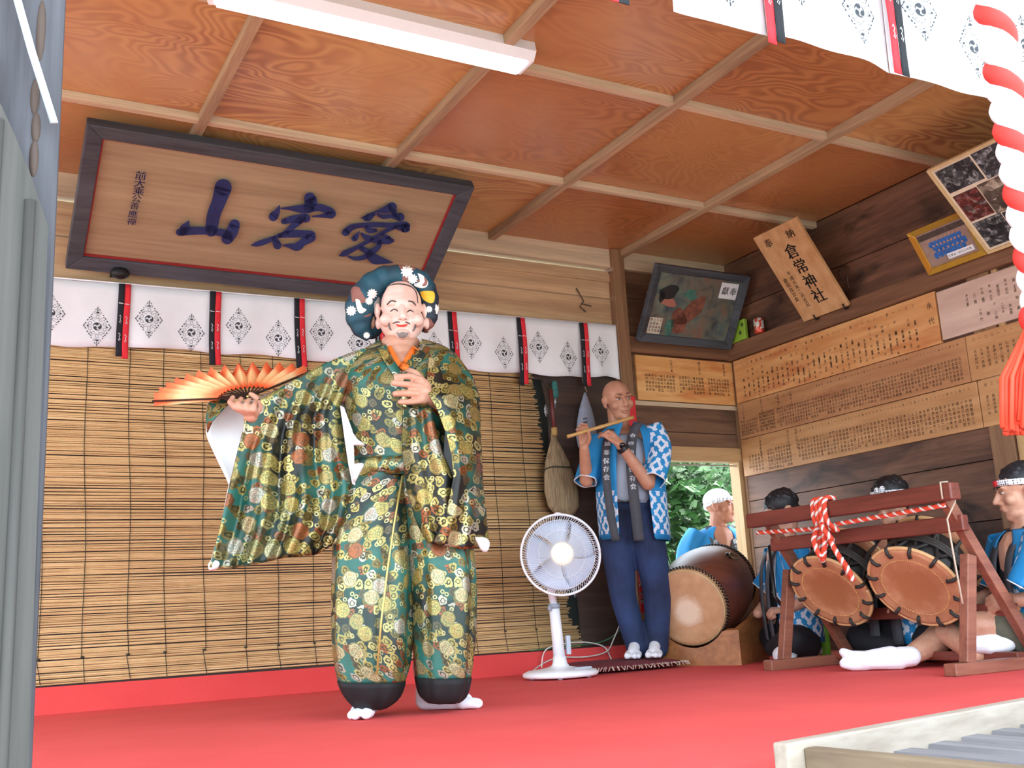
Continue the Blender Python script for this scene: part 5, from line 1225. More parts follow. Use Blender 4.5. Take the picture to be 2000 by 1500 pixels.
def patch(name, pts, v, mat, parent, t=0.004, curve=0.012):
    b = MB(); P = catmull([tuple(p) for p in pts], 3); cx = sum(p[0] for p in P)/len(P); cy = sum(p[1] for p in P)/len(P); n = len(P); vs = [D(cx, cy, v-curve)]; fs = []
    for k_ in (0.5, 1.0): vs += [D(cx+(x-cx)*k_, cy+(y-cy)*k_, v-curve*(1-k_*k_)) for x, y in P]
    for i in range(n): j = (i+1) % n; fs += [(0, 1+i, 1+j), (1+i, 1+n+i, 1+n+j, 1+j)]
    b.add(vs, fs, smooth=True); return thick(obj(name, b, mat, parent), t)
patch('lining_tip', [(407, 1103), (414, 1094), (428, 1098), (424, 1110), (410, 1114), (407, 1103)], -0.30, M_lining, slv)
b = MB(); sheet(b, D, coons([(664, 792), (672, 796)], [(688, 945), (694, 948)], [(664, 792), (672, 850), (680, 905), (688, 945)], [(672, 796), (690, 845), (692, 900), (694, 948)]), lambda u, v: -0.155-0.02*math.sin(PI*v), 4, 20); thick(obj('lining_slit', b, M_lining, slv), 0.003)
patch('lining_flap', [(684, 838), (698, 858), (713, 869), (700, 870), (688, 866), (684, 838)], -0.175, M_lining, slv); patch('lining_flap', [(686, 908), (700, 905), (711, 907), (702, 925), (691, 942), (686, 908)], -0.175, M_lining, slv)
# sleeve on the raised-hand side
cfA = coons([(786, 793), (815, 800), (842, 795)], [(835, 1060), (860, 1066), (882, 1060)], [(786, 793), (786, 880), (795, 960), (814, 1020), (835, 1060)], [(842, 795), (850, 835), (864, 885), (883, 928), (884, 1000), (882, 1060)])
b = MB(); sheet(b, D, cfA, lambda u, v: -0.25+0.06*v+0.018*math.sin(2*PI*(1.7*u+0.3*v)+1)-0.035*math.sin(PI*u), 26, 40); slr = obj('sleeve', b, M_broc, dancer); thick(slr, 0.004)
cfO = coons([(838, 692), (865, 686), (890, 690)], [(845, 1060), (900, 1073), (955, 1066)], [(838, 692), (832, 760), (856, 805), (872, 850), (882, 890), (886, 930), (872, 1000), (845, 1060)], [(890, 690), (922, 735), (936, 775), (939, 860), (943, 950), (950, 1010), (955, 1066)])
b = MB(); sheet(b, D, cfO, lambda u, v: -0.02-(0.10+0.17*min(1, v/0.22)-0.05*v)*(1-u**2.2)+0.014*math.sin(2*PI*(2.2*u+0.4*v))*v, 34, 50); thick(obj('sleeve_outer', b, M_broc, slr), 0.004)
b = MB(); sheet(b, D, coons([(838, 694), (865, 690), (888, 692)], [(850, 1056), (900, 1066), (950, 1060)], [(838, 694), (838, 800), (840, 930), (850, 1056)], [(888, 692), (930, 775), (938, 930), (950, 1060)]), lambda u, v: 0.06, 14, 20); thick(obj('sleeve_back', b, M_broc, slr), 0.004)
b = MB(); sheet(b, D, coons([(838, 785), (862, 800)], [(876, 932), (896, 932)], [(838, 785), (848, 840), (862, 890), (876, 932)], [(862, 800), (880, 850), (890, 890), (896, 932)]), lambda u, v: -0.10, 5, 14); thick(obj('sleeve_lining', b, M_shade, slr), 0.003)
patch('lining_tip', [(928, 1050), (946, 1050), (956, 1060), (951, 1077), (940, 1074), (928, 1050)], -0.20, M_lining, slr)
# tabi
def tabi(mb, heel, toe, bigside, L=0.25, s=1.0):
    h_ = Vector(heel); d = (Vector(toe)-h_); d.z = 0; d.normalize(); w_ = Vector((d.y, -d.x, 0))*bigside; u = Vector((0, 0, 1))
    P = lambda a, c, z: h_+d*a*s+w_*c*s+u*z*s
    mb.chain([P(0.0, 0, 0.16), P(0.01, 0, 0.09), P(0.0, 0, 0.036)], [0.043*s, 0.042*s, 0.036*s]); mb.cap(P(0.0, 0, 0.034), P(0.16, 0.006, 0.030), 0.034*s, 0.029*s); mb.cap(P(0.04, 0, 0.075), P(0.14, 0.004, 0.04), 0.036*s, 0.03*s)
    mb.cap(P(0.13, -0.024, 0.024), P(0.16, 0.022, 0.026), 0.024*s, 0.026*s)
    mb.chain([P(0.15, 0.024, 0.026), P(0.215, 0.026, 0.021)], [0.022*s, 0.019*s]); mb.chain([P(0.14, -0.006, 0.024), P(0.205, -0.014, 0.018)], [0.022*s, 0.017*s]); mb.chain([P(0.13, -0.026, 0.022), P(0.18, -0.034, 0.016)], [0.02*s, 0.015*s])
tl = on(2, 0.0, 700, 1408); th = tl+D.f*0.22+D.r*0.035
b = MB(); tabi(b, th, tl-D.r*0.0, -1); fuse('tabi_sock', b, M_tabi, dancer, 0.005, 2)
tr_ = on(2, 0.0, 938, 1384); th = tr_-D.r*0.20+D.f*0.08
b = MB(); tabi(b, th, tr_, 1); fuse('tabi_sock', b, M_tabi, dancer, 0.005, 2)
# mask
k = NT('painted_mask', 0.35); f = k.noise(k.pos(), 16, 3); k.col(k.ramp(f, [(0.3, 'd9ab9c'), (0.7, 'ecc8bb')])); k.b.inputs['Coat Weight'].default_value = 0.2; M_mask = k.m
b = MB(); Md = Matrix((D.r, D.f, Vector((0, 0, 1)))).transposed()
def me_(x, y, v, a, c, e): b.ell(D(x, y, v), a, c, e, Md, 24, 14)
me_(784, 596, -0.03, 0.079, 0.075, 0.092); me_(785, 630, -0.035, 0.086, 0.078, 0.075); me_(785, 648, -0.04, 0.064, 0.06, 0.050); me_(782, 574, -0.05, 0.060, 0.05, 0.05)
me_(756, 625, -0.085, 0.030, 0.028, 0.026); me_(813, 626, -0.085, 0.030, 0.028, 0.026); me_(787, 619, -0.118, 0.015, 0.018, 0.013); me_(779, 621, -0.108, 0.009, 0.012, 0.009); me_(795, 621, -0.108, 0.009, 0.012, 0.009)
b.cap(D(785, 600, -0.10), D(787, 616, -0.122), 0.011, 0.013); me_(786, 653, -0.093, 0.028, 0.022, 0.020); me_(785, 634, -0.100, 0.026, 0.014, 0.010)
me_(766, 594, -0.085, 0.022, 0.02, 0.012); me_(804, 594, -0.085, 0.022, 0.02, 0.012)
for x in (737, 830): me_(x, 606, -0.01, 0.013, 0.02, 0.034); me_(x+(2 if x < 780 else 3), 632, -0.012, 0.012, 0.016, 0.024)
mask = fuse('mask', b, M_mask, dancer, 0.003, 3); mt = bvh(mask)
for nm, pts, r, c in (('painted_eyebrow', [(756, 595), (764, 588), (774, 589)], 0.0035, '4a3c38'), ('painted_eyebrow', [(797, 588), (806, 590), (812, 596)], 0.0035, '4a3c38'), ('painted_eye', [(762, 609), (770, 604), (777, 608)], 0.0026, '2c2420'), ('painted_eye', [(795, 610), (801, 606), (808, 610)], 0.0026, '2c2420'),
                      ('moustache', [(767, 632), (774, 629), (781, 629)], 0.0032, '5c4c46'), ('moustache', [(791, 629), (796, 630), (801, 633)], 0.0032, '5c4c46'), ('whisker', [(760, 630), (760, 637), (764, 645)], 0.0045, '6c6664'), ('whisker', [(812, 633), (810, 640), (806, 647)], 0.0045, '6c6664'),
                      ('nostril', [(780, 623), (783, 624)], 0.002, '6a3c34'), ('nostril', [(791, 624), (794, 623)], 0.002, '6a3c34'), ('painted_hairline', [(743, 596), (743, 578), (750, 563), (766, 556), (784, 555), (803, 560), (813, 572), (816, 592)], 0.003, '221e1e')):
    o = stroke(mt, pts, r)
    if o.v: obj(nm, o, plain('paint_'+c, c, 0.5), mask)
def facepatch(name, pts, mat, parent, tree, lift=0.0012):
    P = catmull([tuple(p) for p in pts], 4); cx = sum(p[0] for p in P)/len(P); cy = sum(p[1] for p in P)/len(P); n = len(P); mb = MB(); vs = []
    for k_ in (0.0, 0.4, 0.75, 1.0):
        for x, y in (P if k_ else [(cx, cy)]): 
            h = cast(tree, cx+(x-cx)*k_, cy+(y-cy)*k_, lift); vs.append(h if h is not None else D(x, y, -0.1))
    fs = [(0, 1+i, 1+(i+1) % n) for i in range(n)]
    for q in range(2): fs += [(1+q*n+i, 1+(q+1)*n+i, 1+(q+1)*n+(i+1) % n, 1+q*n+(i+1) % n) for i in range(n)]
    mb.add(vs, fs, smooth=True); return obj(name, mb, mat, parent)
facepatch('red_lips', [(772, 632), (780, 634), (786, 634), (797, 632), (792, 638), (784, 639), (776, 637), (772, 632)], plain('lip_red', 'cf4a40', 0.4), mask, mt)
facepatch('goatee', [(774, 649), (780, 650), (787, 648), (794, 650), (798, 649), (795, 657), (787, 661), (778, 658), (774, 649)], plain('goatee_grey', '7a706c', 0.6, var=0.35, vs=160), mask, mt)
# grey side hair and cap
b = MB(); b.ell(D(733, 590, 0.01), 0.022, 0.04, 0.045, Md); obj('grey_hair', b, plain('grey_hair', '8f8c88', 0.8), dancer)
def capcloth():
    # navy crepe ground with small scattered motifs
    k = NT('printed_navy_crepe', 0.6); v = k.pos(); f = k.noise(v, 9, 3, 0.5, 0.6); g = k.noise(k.pos((1, 1, 1.2)), 6.0, 2)
    vo = k.n('ShaderNodeTexVoronoi'); vo.inputs['Scale'].default_value = 13; k.l(v, vo.inputs['Vector'])
    c = k.ramp(k.noise(v, 4, 2), [(0.42, '14202e'), (0.55, '134a5c')]); sp_ = k.n('ShaderNodeSeparateColor'); k.l(vo.outputs['Color'], sp_.inputs[0])
    pet = k.math('MULTIPLY', k.math('LESS_THAN', k.math('ADD', vo.outputs['Distance'], k.math('MULTIPLY', k.math('SUBTRACT', k.noise(v, 90, 1), 0.5), 0.35)), 0.44), k.math('GREATER_THAN', sp_.outputs[0], 0.86))
    c = k.mix(k.math('MULTIPLY', k.math('GREATER_THAN', g, 0.575), k.math('GREATER_THAN', sp_.outputs[1], 0.35)), c, '8a5a50')
    c = k.mix(k.math('GREATER_THAN', f, 0.78), c, 'dfb02c'); c = k.mix(pet, c, 'f0ece6'); k.col(c); return k.m
M_cap = capcloth()
b = MB(); path = [(722, 662, 8), (706, 640, 22), (702, 607, 31), (717, 570, 30), (748, 544, 26), (785, 539, 23), (818, 547, 22), (836, 570, 20), (840, 600, 19), (838, 626, 16), (832, 642, 8)]
pc = catmull(path, 5); vz = lambda i: 0.0+0.05*math.sin(PI*i/(len(pc)-1))*-0.6+0.02
pts = [D(x, y, vz(i)) for i, (x, y, r) in enumerate(pc)]; rs = [r*0.00185*(1+0.06*math.sin(i*1.9)) for i, (x, y, r) in enumerate(pc)]
b.tube(pts, rs, 20); b.ell(D(772, 582, 0.09), 0.125, 0.11, 0.11, Md); b.ell(D(724, 622, 0.075), 0.06, 0.06, 0.085, Md); b.ell(D(832, 622, 0.06), 0.04, 0.05, 0.06, Md)
capo = fuse('cap', b, M_cap, dancer, 0.005, 3); ct_ = bvh(capo)
def flower(x, y, r, n=11, sq=1.0): return [(x+r*(1+0.16*math.cos(n*t))*math.cos(t), y+r*sq*(1+0.16*math.cos(n*t))*math.sin(t)) for t in [2*PI*j/44 for j in range(45)]]
for x, y, r in ((795, 530, 11), (806, 545, 9), (727, 574, 9), (721, 588, 7), (686, 607, 9), (716, 655, 6), (838, 604, 6)): facepatch('printed_flower', flower(x, y, r), plain('crepe_white', 'ece8e2', 0.6), capo, ct_, 0.002)
facepatch('printed_patch', [(815, 533), (826, 538), (836, 550), (832, 561), (818, 562), (808, 556), (820, 550), (815, 533)], plain('crepe_white', 'ece8e2', 0.6), capo, ct_, 0.0016); facepatch('printed_patch', [(828, 540), (835, 548), (832, 558), (824, 558), (830, 549), (828, 540)], plain('crepe_brown', '8e5a52', 0.6), capo, ct_, 0.0026)
facepatch('printed_patch', [(820, 570), (834, 568), (848, 571), (848, 588), (840, 592), (826, 584), (820, 570)], plain('crepe_yellow', 'e8b830', 0.6), capo, ct_, 0.0016)
facepatch('printed_patch', [(694, 584), (702, 586), (708, 600), (716, 605), (706, 612), (698, 606), (694, 584)], plain('crepe_white', 'ece8e2', 0.6), capo, ct_, 0.0016)
# the fan in his hand
PV = D(484, 776, -0.235)
hf = thing('folding_fan', PV, "open orange folding fan held out in the masked dancer's hand", 'fan')
e1 = -D.r; e2 = (D.f*0.84+Vector((0, 0, 0.55))).normalized(); en = e1.cross(e2).normalized()
if en.z < 0: en = -en
def fp(r, t, h=0): return PV+(e1*math.cos(t)+e2*math.sin(t))*r+en*h
k = NT('orange_fan_paper', 0.7); uv = k.n('ShaderNodeTexCoord').outputs['UV']; sx = k.n('ShaderNodeSeparateXYZ'); k.l(uv, sx.inputs[0])
f = k.noise(k.pos(), 12, 2); k.col(k.ramp(k.math('ADD', sx.outputs[1], k.math('MULTIPLY', k.math('SUBTRACT', f, 0.5), 0.3)), [(0.06, 'e8612c'), (0.28, 'f2b47c'), (0.6, 'f3c690'), (0.82, 'ee7a44'), (1.0, 'd9532a')])); M_fanp = k.m
t0, t1, nf = -0.02, math.radians(128), 14; b = MB(); vs = []; uvs = []; fs = []
for i in range(2*nf+1):
    t = t0+(t1-t0)*i/(2*nf); h = 0.019*(1 if i % 2 else -1)
    for q in range(6): r = 0.105+(0.325-0.105)*q/5; vs.append(fp(r, t, h*r/0.3)); uvs.append((i, q/5))
for i in range(2*nf):
    for q in range(5): a = i*6+q; fs.append((a, a+1, a+7, a+6))
b.add(vs, fs, uvs, False); o = obj('paper_leaf', b, M_fanp, hf); m = o.modifiers.new('thick', 'SOLIDIFY'); m.thickness = 0.0015; bake(o)
M_stick = plain('black_lacquer', '1e1a18', 0.35)
for i in range(nf):
    t = t0+(t1-t0)*(i+0.5)/nf; b = MB(); b.bar(fp(-0.012, t), fp(0.20, t), 0.007, 0.0016, en); obj('rib', b, M_stick, hf)
for t in (t0-0.01, t1+0.01):
    b = MB(); b.bar(fp(-0.015, t), fp(0.328, t), 0.009, 0.004, en); obj('guard_stick', b, M_stick, hf)
b = MB(); b.tube([PV-en*0.008, PV+en*0.008], 0.005, 10); obj('pivot', b, plain('brass_pin', 'b09a5a', 0.3, 0.8), hf)
# ================================================================ musicians
def happicloth(name, lo, hi, axis=1, k_=9.0, diag=0.0):
    k = NT(name, 0.7); uv = k.n('ShaderNodeTexCoord').outputs['UV']; sx = k.n('ShaderNodeSeparateXYZ'); k.l(uv, sx.inputs[0]); U, V_ = sx.outputs[0], sx.outputs[1]
    a = k.math('FRACT', k.math('MULTIPLY', k.math('ADD', U, k.math('MULTIPLY', V_, 0.75)), k_)); c = k.math('FRACT', k.math('MULTIPLY', k.math('SUBTRACT', U, k.math('MULTIPLY', V_, 0.75)), k_))
    def band(t, w0, w1): d = k.math('ABSOLUTE', k.math('SUBTRACT', t, 0.5)); return k.math('MULTIPLY', k.math('GREATER_THAN', d, w0), k.math('LESS_THAN', d, w1))
    ln = k.math('MAXIMUM', band(a, 0.16, 0.34), band(c, 0.16, 0.34)); gap = k.math('MULTIPLY', band(a, 0.43, 0.51), 1.0); gap2 = band(c, 0.43, 0.51)
    ln = k.math('MULTIPLY', ln, k.math('SUBTRACT', 1.0, k.math('MAXIMUM', gap, gap2)))
    m = k.math('ADD', (U, V_)[axis], k.math('MULTIPLY', (V_, U)[axis], diag)); mask = k.math('MULTIPLY', k.math('GREATER_THAN', m, lo), k.math('LESS_THAN', m, hi))
    f = k.noise(k.pos(), 5, 3); blue = k.ramp(f, [(0.3, '1478b4'), (0.7, '1f92d2')]); k.col(k.mix(k.math('MULTIPLY', ln, mask), blue, 'd4dceb')); return k.m
M_hbody = happicloth('happi_body', 0.03, 0.27); M_hsl = happicloth('happi_sleeve', 0.10, 0.26, 0); M_hplain = plain('happi_blue', '1a86c4', 0.7, var=0.1, vs=6)
M_band = plain('charcoal_band', '43454c', 0.75); M_tee = plain('grey_tee', '98a2b2', 0.8, var=0.06, vs=12); M_denim = plain('blue_denim', '22345a', 0.85, var=0.6, vs=5, bump=0.1)
def hemloft(mb, rings, t0=0.0, t1=1.0):      # open-fronted garment: rings from hem upward, texture height measured from the hem
    n = len(rings[0]); V_ = 0.0; vs = []; uvs = []; fs = []
    for i, r in enumerate(rings):
        if i: V_ += sum((a-c).length for a, c in zip(r, rings[i-1]))/n
        L = 0.0
        for j, p in enumerate(r):
            if j: L += (p-r[j-1]).length
            vs.append(p); uvs.append((L, V_))
    for i in range(len(rings)-1):
        for j in range(n-1): fs.append((i*n+j, i*n+j+1, (i+1)*n+j+1, (i+1)*n+j))
    return mb.add(vs, fs, uvs, True)
def oring(c, rv, fv, a, dep, gl, gr, n=44, fold=0.0, ph=0.0):    # open ring: gap in front between angles
    out = []
    for j in range(n+1):
        t = -PI/2+gr+(2*PI-gl-gr)*j/n; q = 1+fold*math.cos(7*t+ph)
        out.append(Vector(c)+rv*(a*math.cos(t)*q)+fv*(dep*math.sin(t)*q))
    return out
def sleeve(name, pts, rs, mat, parent, flat=0.75, cuff=True):
    b = MB(); q = catmull([tuple(p)+(r,) for p, r in zip(pts, rs)], 6); P = [Vector(p[:3]) for p in q]; R = [p[3] for p in q]
    t = MB(); t.tube(P, R, 24, cap=False, flat=flat); n = 24; m = len(P); rings = [t.v[i*n:(i+1)*n] for i in range(m)]
    for i, r in enumerate(rings): rings[i] = [p+(p-P[i])*0.06*math.sin(5*2*PI*j/n+i*0.3) for j, p in enumerate(r)]
    uvloft(b, rings); o = obj(name, b, mat, parent); thick(o, 0.004)
    if cuff:
        c = MB(); c.tube(rings[-1]+[rings[-1][0]], 0.0035, 6); obj('cuff_edge', c, M_white, o)
    return o
def strip(mb, pts, wv, lift=Vector((0, 0, 0))):
    q = [Vector(p) for p in catmull([tuple(p) for p in pts], 6)]; A = [p-wv/2+lift for p in q]; B = [p+wv/2+lift for p in q]; n = len(q)
    return mb.add(A+B, [(i, i+1, n+i+1, n+i) for i in range(n-1)], smooth=True)
# ---- standing flute player
Fv = View((3.43, 4.98, 0)); flp = thing('person', (3.43, 4.98, 0), 'bald person in blue patterned happi coat and jeans standing playing a bamboo flute', 'person')
M_skin2 = skinmat('tanned_skin', 'b98c72', 0.15)
b = MB(); hf_ = (-Fv.f*0.86+Fv.r*0.42+Vector((0, 0, -0.12))).normalized(); hu = (Vector((0, 0, 1))+Fv.r*-0.14)
HCt = Fv(1206, 782, -0.02); P, M_, fr = headforms(b, HCt, hf_, hu, 1.03, Fv(1213, 862, 0.02))
b.cap(Fv(1216, 868), Fv(1222, 950), 0.10, 0.095); b.cap(Fv(1180, 862), Fv(1262, 850), 0.06, 0.06); b.cap(Fv(1205, 1030), Fv(1240, 1030), 0.07, 0.07)
b.chain([Fv(1172, 862), Fv(1146, 938, -0.10), Fv(1141, 876, -0.23)], [0.048, 0.040, 0.028]); b.chain([Fv(1272, 848), Fv(1266, 944, -0.16), Fv(1211, 868, -0.25)], [0.05, 0.040, 0.028])
hand(b, Fv(1141, 874, -0.23), Fv.r*0.05+Vector((0, 0, 1)), Fv.f*0.8+Fv.r*0.3, 0.92, 0.75, 0.10, -1)
hand(b, Fv(1210, 866, -0.255), -Fv.r*0.75+Vector((0, 0, 0.75)), -Fv.f*0.7+Vector((0, 0, 0.7)), 0.92, 1.0, 0.10, -1, False)
b.chain([Fv(1200, 850, -.25), Fv(1188, 843, -.28), Fv(1178, 850, -.27)], [0.014, 0.012, 0.010])
for hx, kx, ky, ax_, ay in ((1207, 1215, 1160, 1243, 1262), (1258, 1278, 1150, 1281, 1262)):
    b.chain([Fv(hx, 1040), Fv(kx, ky, -0.02), Fv(ax_, ay)], [0.06, 0.045, 0.035])
body2 = fuse('body', b, M_skin2, flp, 0.0052, 3); facebits(P, M_, 1.03, flp, '6a5648')
jm = MB()
for pts, rs in (([(1208, 1000), (1205, 1060), (1213, 1130), (1217, 1165), (1232, 1220), (1245, 1266)], [0.105, 0.098, 0.082, 0.075, 0.068, 0.062]), ([(1240, 1000), (1266, 1060), (1280, 1130), (1284, 1165), (1284, 1220), (1284, 1264)], [0.105, 0.10, 0.085, 0.078, 0.070, 0.063])):
    jm.chain([Fv(x, y, -0.01*math.sin(i)) for i, (x, y) in enumerate(pts)], rs, 16)
jm.cap(Fv(1208, 990), Fv(1240, 988), 0.116, 0.116); fuse('jeans', jm, M_denim, flp, 0.007, 2)
b = MB(); uvloft(b, [Fv.ring(y, xl, xr, dp, 0, 40, 0.01, 6, y*.1) for y, xl, xr, dp in ((985, 1172, 1272, .128), (960, 1170, 1275, .135), (920, 1172, 1276, .135), (880, 1174, 1272, .128), (862, 1182, 1262, .11), (852, 1196, 1240, .085))]); thick(obj('tee_shirt', b, M_tee, flp), 0.004, 1)
b = MB(); b.tube([Fv(1172+i*100/16, 978+2*math.sin(i), -0.125*math.sin(PI*i/16)-0.02) for i in range(17)], 0.014, 8, flat=0.35); obj('studded_belt', b, plain('studded_belt', '4c4a48', 0.4, 0.4, var=0.6, vs=160), flp)
secs = [(1056, 1172, 1310, .17, .62), (1030, 1170, 1309, .17, .60), (990, 1166, 1305, .168, .58), (940, 1164, 1300, .165, .56), (900, 1164, 1296, .16, .52), (868, 1164, 1294, .15, .46), (848, 1170, 1290, .125, .42), (834, 1188, 1268, .10, .40), (828, 1200, 1250, .085, .42)]
rings = []
for y, xl, xr, dp, g in secs:
    a, c = Fv(xl, y), Fv(xr, y); rings.append(oring((a+c)/2, (c-a)/2, Fv.f, 1.0, dp, g*0.75, g*0.9, 48, 0.018, y*0.01))
b = MB(); hemloft(b, rings); hp = obj('happi_coat', b, M_hbody, flp); thick(hp, 0.004, 1)
for pts, wpx in (([(1246, 826), (1236, 850), (1232, 890), (1236, 950), (1243, 1010), (1248, 1056)], 20), ([(1193, 838), (1184, 870), (1184, 930), (1192, 1000), (1203, 1056)], 16)):
    b = MB(); q = [Fv(x, y, -0.115-0.06*min(1, max(0, (y-826)/90))) for x, y in pts]; strip(b, q, Fv.r*(wpx/346)); cb_ = obj('collar_band', b, M_band, hp); thick(cb_, 0.006)
    m = MB()
    for ch, (x, y) in zip('倉常神楽保存会' if wpx == 20 else '神楽保存会', [(1236, 852), (1233, 868), (1232, 884), (1233, 900), (1234, 916), (1236, 934), (1237, 950)] if wpx == 20 else [(1186, 868), (1185, 884), (1184, 900), (1184, 916), (1185, 932)]):
        put(m, ch, Fv(x, y, -0.115-0.06*min(1, max(0, (y-826)/90))-0.005), Fv.r, UZ, 0.036, 0.02)
    obj('lettering', m, M_white, cb_)
sleeve('sleeve', [Fv(1272, 842), Fv(1284, 885, -0.06), Fv(1272, 940, -0.14)], [0.085, 0.098, 0.092], M_hsl, hp); sleeve('sleeve', [Fv(1174, 858), Fv(1158, 895, -0.04), Fv(1144, 940, -0.10)], [0.075, 0.08, 0.075], M_hsl, hp)
b = MB(); w0 = Fv(1216, 876, -0.244); wd = (Fv(1266, 944, -0.16)-Fv(1211, 868, -0.25)).normalized(); b.tube([w0-wd*0.012, w0+wd*0.014], 0.0335, 20, cap=False); wt = obj('watch_strap', b, plain('black_rubber', '15161a', 0.5), flp)
b = MB(); c_ = w0-Fv.f*0.03+Vector((0, 0, 0.012)); b.ell(c_, 0.018, 0.018, 0.010, Matrix((wd, wd.cross(Fv.f).normalized(), -Fv.f)).transposed(), 14, 8); obj('watch_face', b, plain('black_glass', '101014', 0.15), wt)
fl0, fl1 = Fv(1108, 853, -0.31), Fv(1237, 815, -0.165); ft = thing('bamboo_flute', (fl0+fl1)/2, 'thin tan bamboo flute held at the mouth of the bald standing player', 'flute')
b = MB(); b.tube([fl0+(fl1-fl0)*i/20 for i in range(21)], [0.0098+0.0012*(1 if i % 5 == 0 else 0) for i in range(21)], 12); obj('tube', b, wood('bamboo', 'a87c44', 'd0a868', 'x', 0.4, 20, 0.1), ft)
b = MB()
for i in range(5): b.ell(fl0+(fl1-fl0)*(0.22+0.1*i)+Vector((0, 0, 0.0095)), 0.004, 0.004, 0.0015, seg=8, rg=4)
obj('finger_hole', b, M_ink, ft)
for x in (1243, 1283):
    h_ = Fv(x, 1262); h_.z = 0.058; h_ += Fv.f*0.03
    b = MB(); tabi(b, h_, h_-Fv.f*0.2-Fv.r*0.03, 1, s=0.95); fuse('sock', b, M_tabi, flp, 0.006, 2)

# ---- seated figures
def hairshell(P, M, s, parent, c, back=-0.018, sz=(0.082, 0.096, 0.083), z=0.046, name='hair'):
    b = MB(); b.ell(P(0, back, z), sz[0]*s, sz[1]*s, sz[2]*s, M, 24, 16); b.ell(P(0, back-0.045, z-0.06), sz[0]*0.85*s, 0.05*s, 0.05*s, M)
    rr = random.Random(3)
    for i in range(26):
        a = rr.uniform(0, 2*PI); e_ = rr.uniform(0.1, 1.2); p = P(sz[0]*math.cos(a)*math.cos(e_)*0.95, back+sz[1]*math.sin(a)*math.cos(e_)*0.95, z+sz[2]*math.sin(e_)*0.95); q = P(sz[0]*math.cos(a+.3)*math.cos(e_-.35), back+sz[1]*math.sin(a+.3)*math.cos(e_-.35), z+sz[2]*math.sin(e_-.35)); b.cap(p, q, 0.012*s, 0.007*s, 8)
    return fuse(name, b, plain('hair_'+c, c, 0.55, var=0.4, vs=120), parent, 0.005, 2)
def headband(P, M, s, parent, tilt=0.0, red=False, knot=None, z0=0.035):
    k = NT('dotted_band_%d' % red, 0.8); v = k.n('ShaderNodeTexVoronoi'); v.inputs['Scale'].default_value = 95; v.inputs['Randomness'].default_value = 0.2; k.l(k.pos(), v.inputs['Vector']); k.col(k.mix(k.math('LESS_THAN', v.outputs['Distance'], 0.34), 'e6e8ec', '2a3048'))
    b = MB(); pts = [P(0.080*math.cos(t), -0.008+0.098*math.sin(t), z0+0.012*math.sin(t)+tilt*math.cos(t)) for t in [2*PI*i/40 for i in range(41)]]
    up = M @ Vector((0, 0, 1)); A = [p-up*0.013 for p in pts]; B = [p+up*0.013 for p in pts]; b.add(A+B, [(i, i+1, 42+i, 41+i) for i in range(40)], smooth=True)
    o = thick(obj('headband', b, k.m, parent), 0.006)
    if red:
        b = MB(); A2 = [p-up*0.012+(p-P(0, -0.008, z0)).normalized()*0.005 for p in pts[6:13]]; B2 = [p+up*0.012 for p in A2]; B2 = [p+up*0.012 for p in A2]; b.add(A2+[p+up*0.024 for p in A2], [(i, i+1, 8+i, 7+i) for i in range(6)], smooth=True); thick(obj('red_stripe', b, M_redcl, o), 0.003)
    if knot:
        b = MB(); kp = P(*knot); b.ell(kp, 0.016*s); 
        for q in ((-0.02, 0.008, 0.028), (-0.028, 0.01, -0.012), (0.012, 0.012, 0.024)): b.chain([kp, P(knot[0]+q[0], knot[1]+q[1], knot[2]+q[2])], [0.010, 0.014])
        fuse('knot', b, k.m, o, 0.004, 2)
    return o
def torso(root, neck, hip, rv, fv, sh, mat, gap=0.5, tee=None, hipw=0.17):
    b = MB(); N = Vector(neck); H = Vector(hip); R = []
    for t, wdt, dep in ((0.0, hipw, 0.14), (0.2, hipw, 0.145), (0.45, 0.165, 0.14), (0.7, sh*0.92, 0.13), (0.86, sh, 0.11), (0.95, sh*0.8, 0.09), (1.0, 0.085, 0.075)):
        R.append(oring(H+(N-H)*t, rv, -fv, wdt, dep, gap*0.7, gap*0.7, 40, 0.015, t*9))
    hemloft(b, R); o = obj('happi_coat', b, mat, root); thick(o, 0.004, 1)
    if tee:
        b = MB(); uvloft(b, [[H+(N-H)*t+rv*(wdt*math.cos(q))-fv*(dep*math.sin(q)) for q in [2*PI*j/32 for j in range(32)]] for t, wdt, dep in ((0, hipw*.9, .12), (0.5, .15, .125), (0.8, sh*.8, .11), (0.93, sh*.6, .085), (1.0, .07, .065))]); thick(obj('shirt', b, tee, root), 0.003)
    for s_ in (-1, 1):
        b = MB(); q = [N+rv*s_*0.075+fv*0.03+Vector((0, 0, 0.01)), N+(H-N)*0.2+rv*s_*0.07+fv*0.118, N+(H-N)*0.55+rv*s_*0.06+fv*0.15, H+rv*s_*0.065+fv*0.148]; strip(b, q, rv*0.055); thick(obj('collar_band', b, M_band, o), 0.006)
    return o
M_skin3 = skinmat('warm_skin', 'c29880', 0.15); M_black = plain('black_trousers', '17191f', 0.8, var=0.2, vs=14); M_khaki = plain('olive_shorts', '5c5f50', 0.8); M_vest = plain('black_vest', '1a1b22', 0.8); M_wshirt = plain('white_shirt', 'd4d9e0', 0.8)
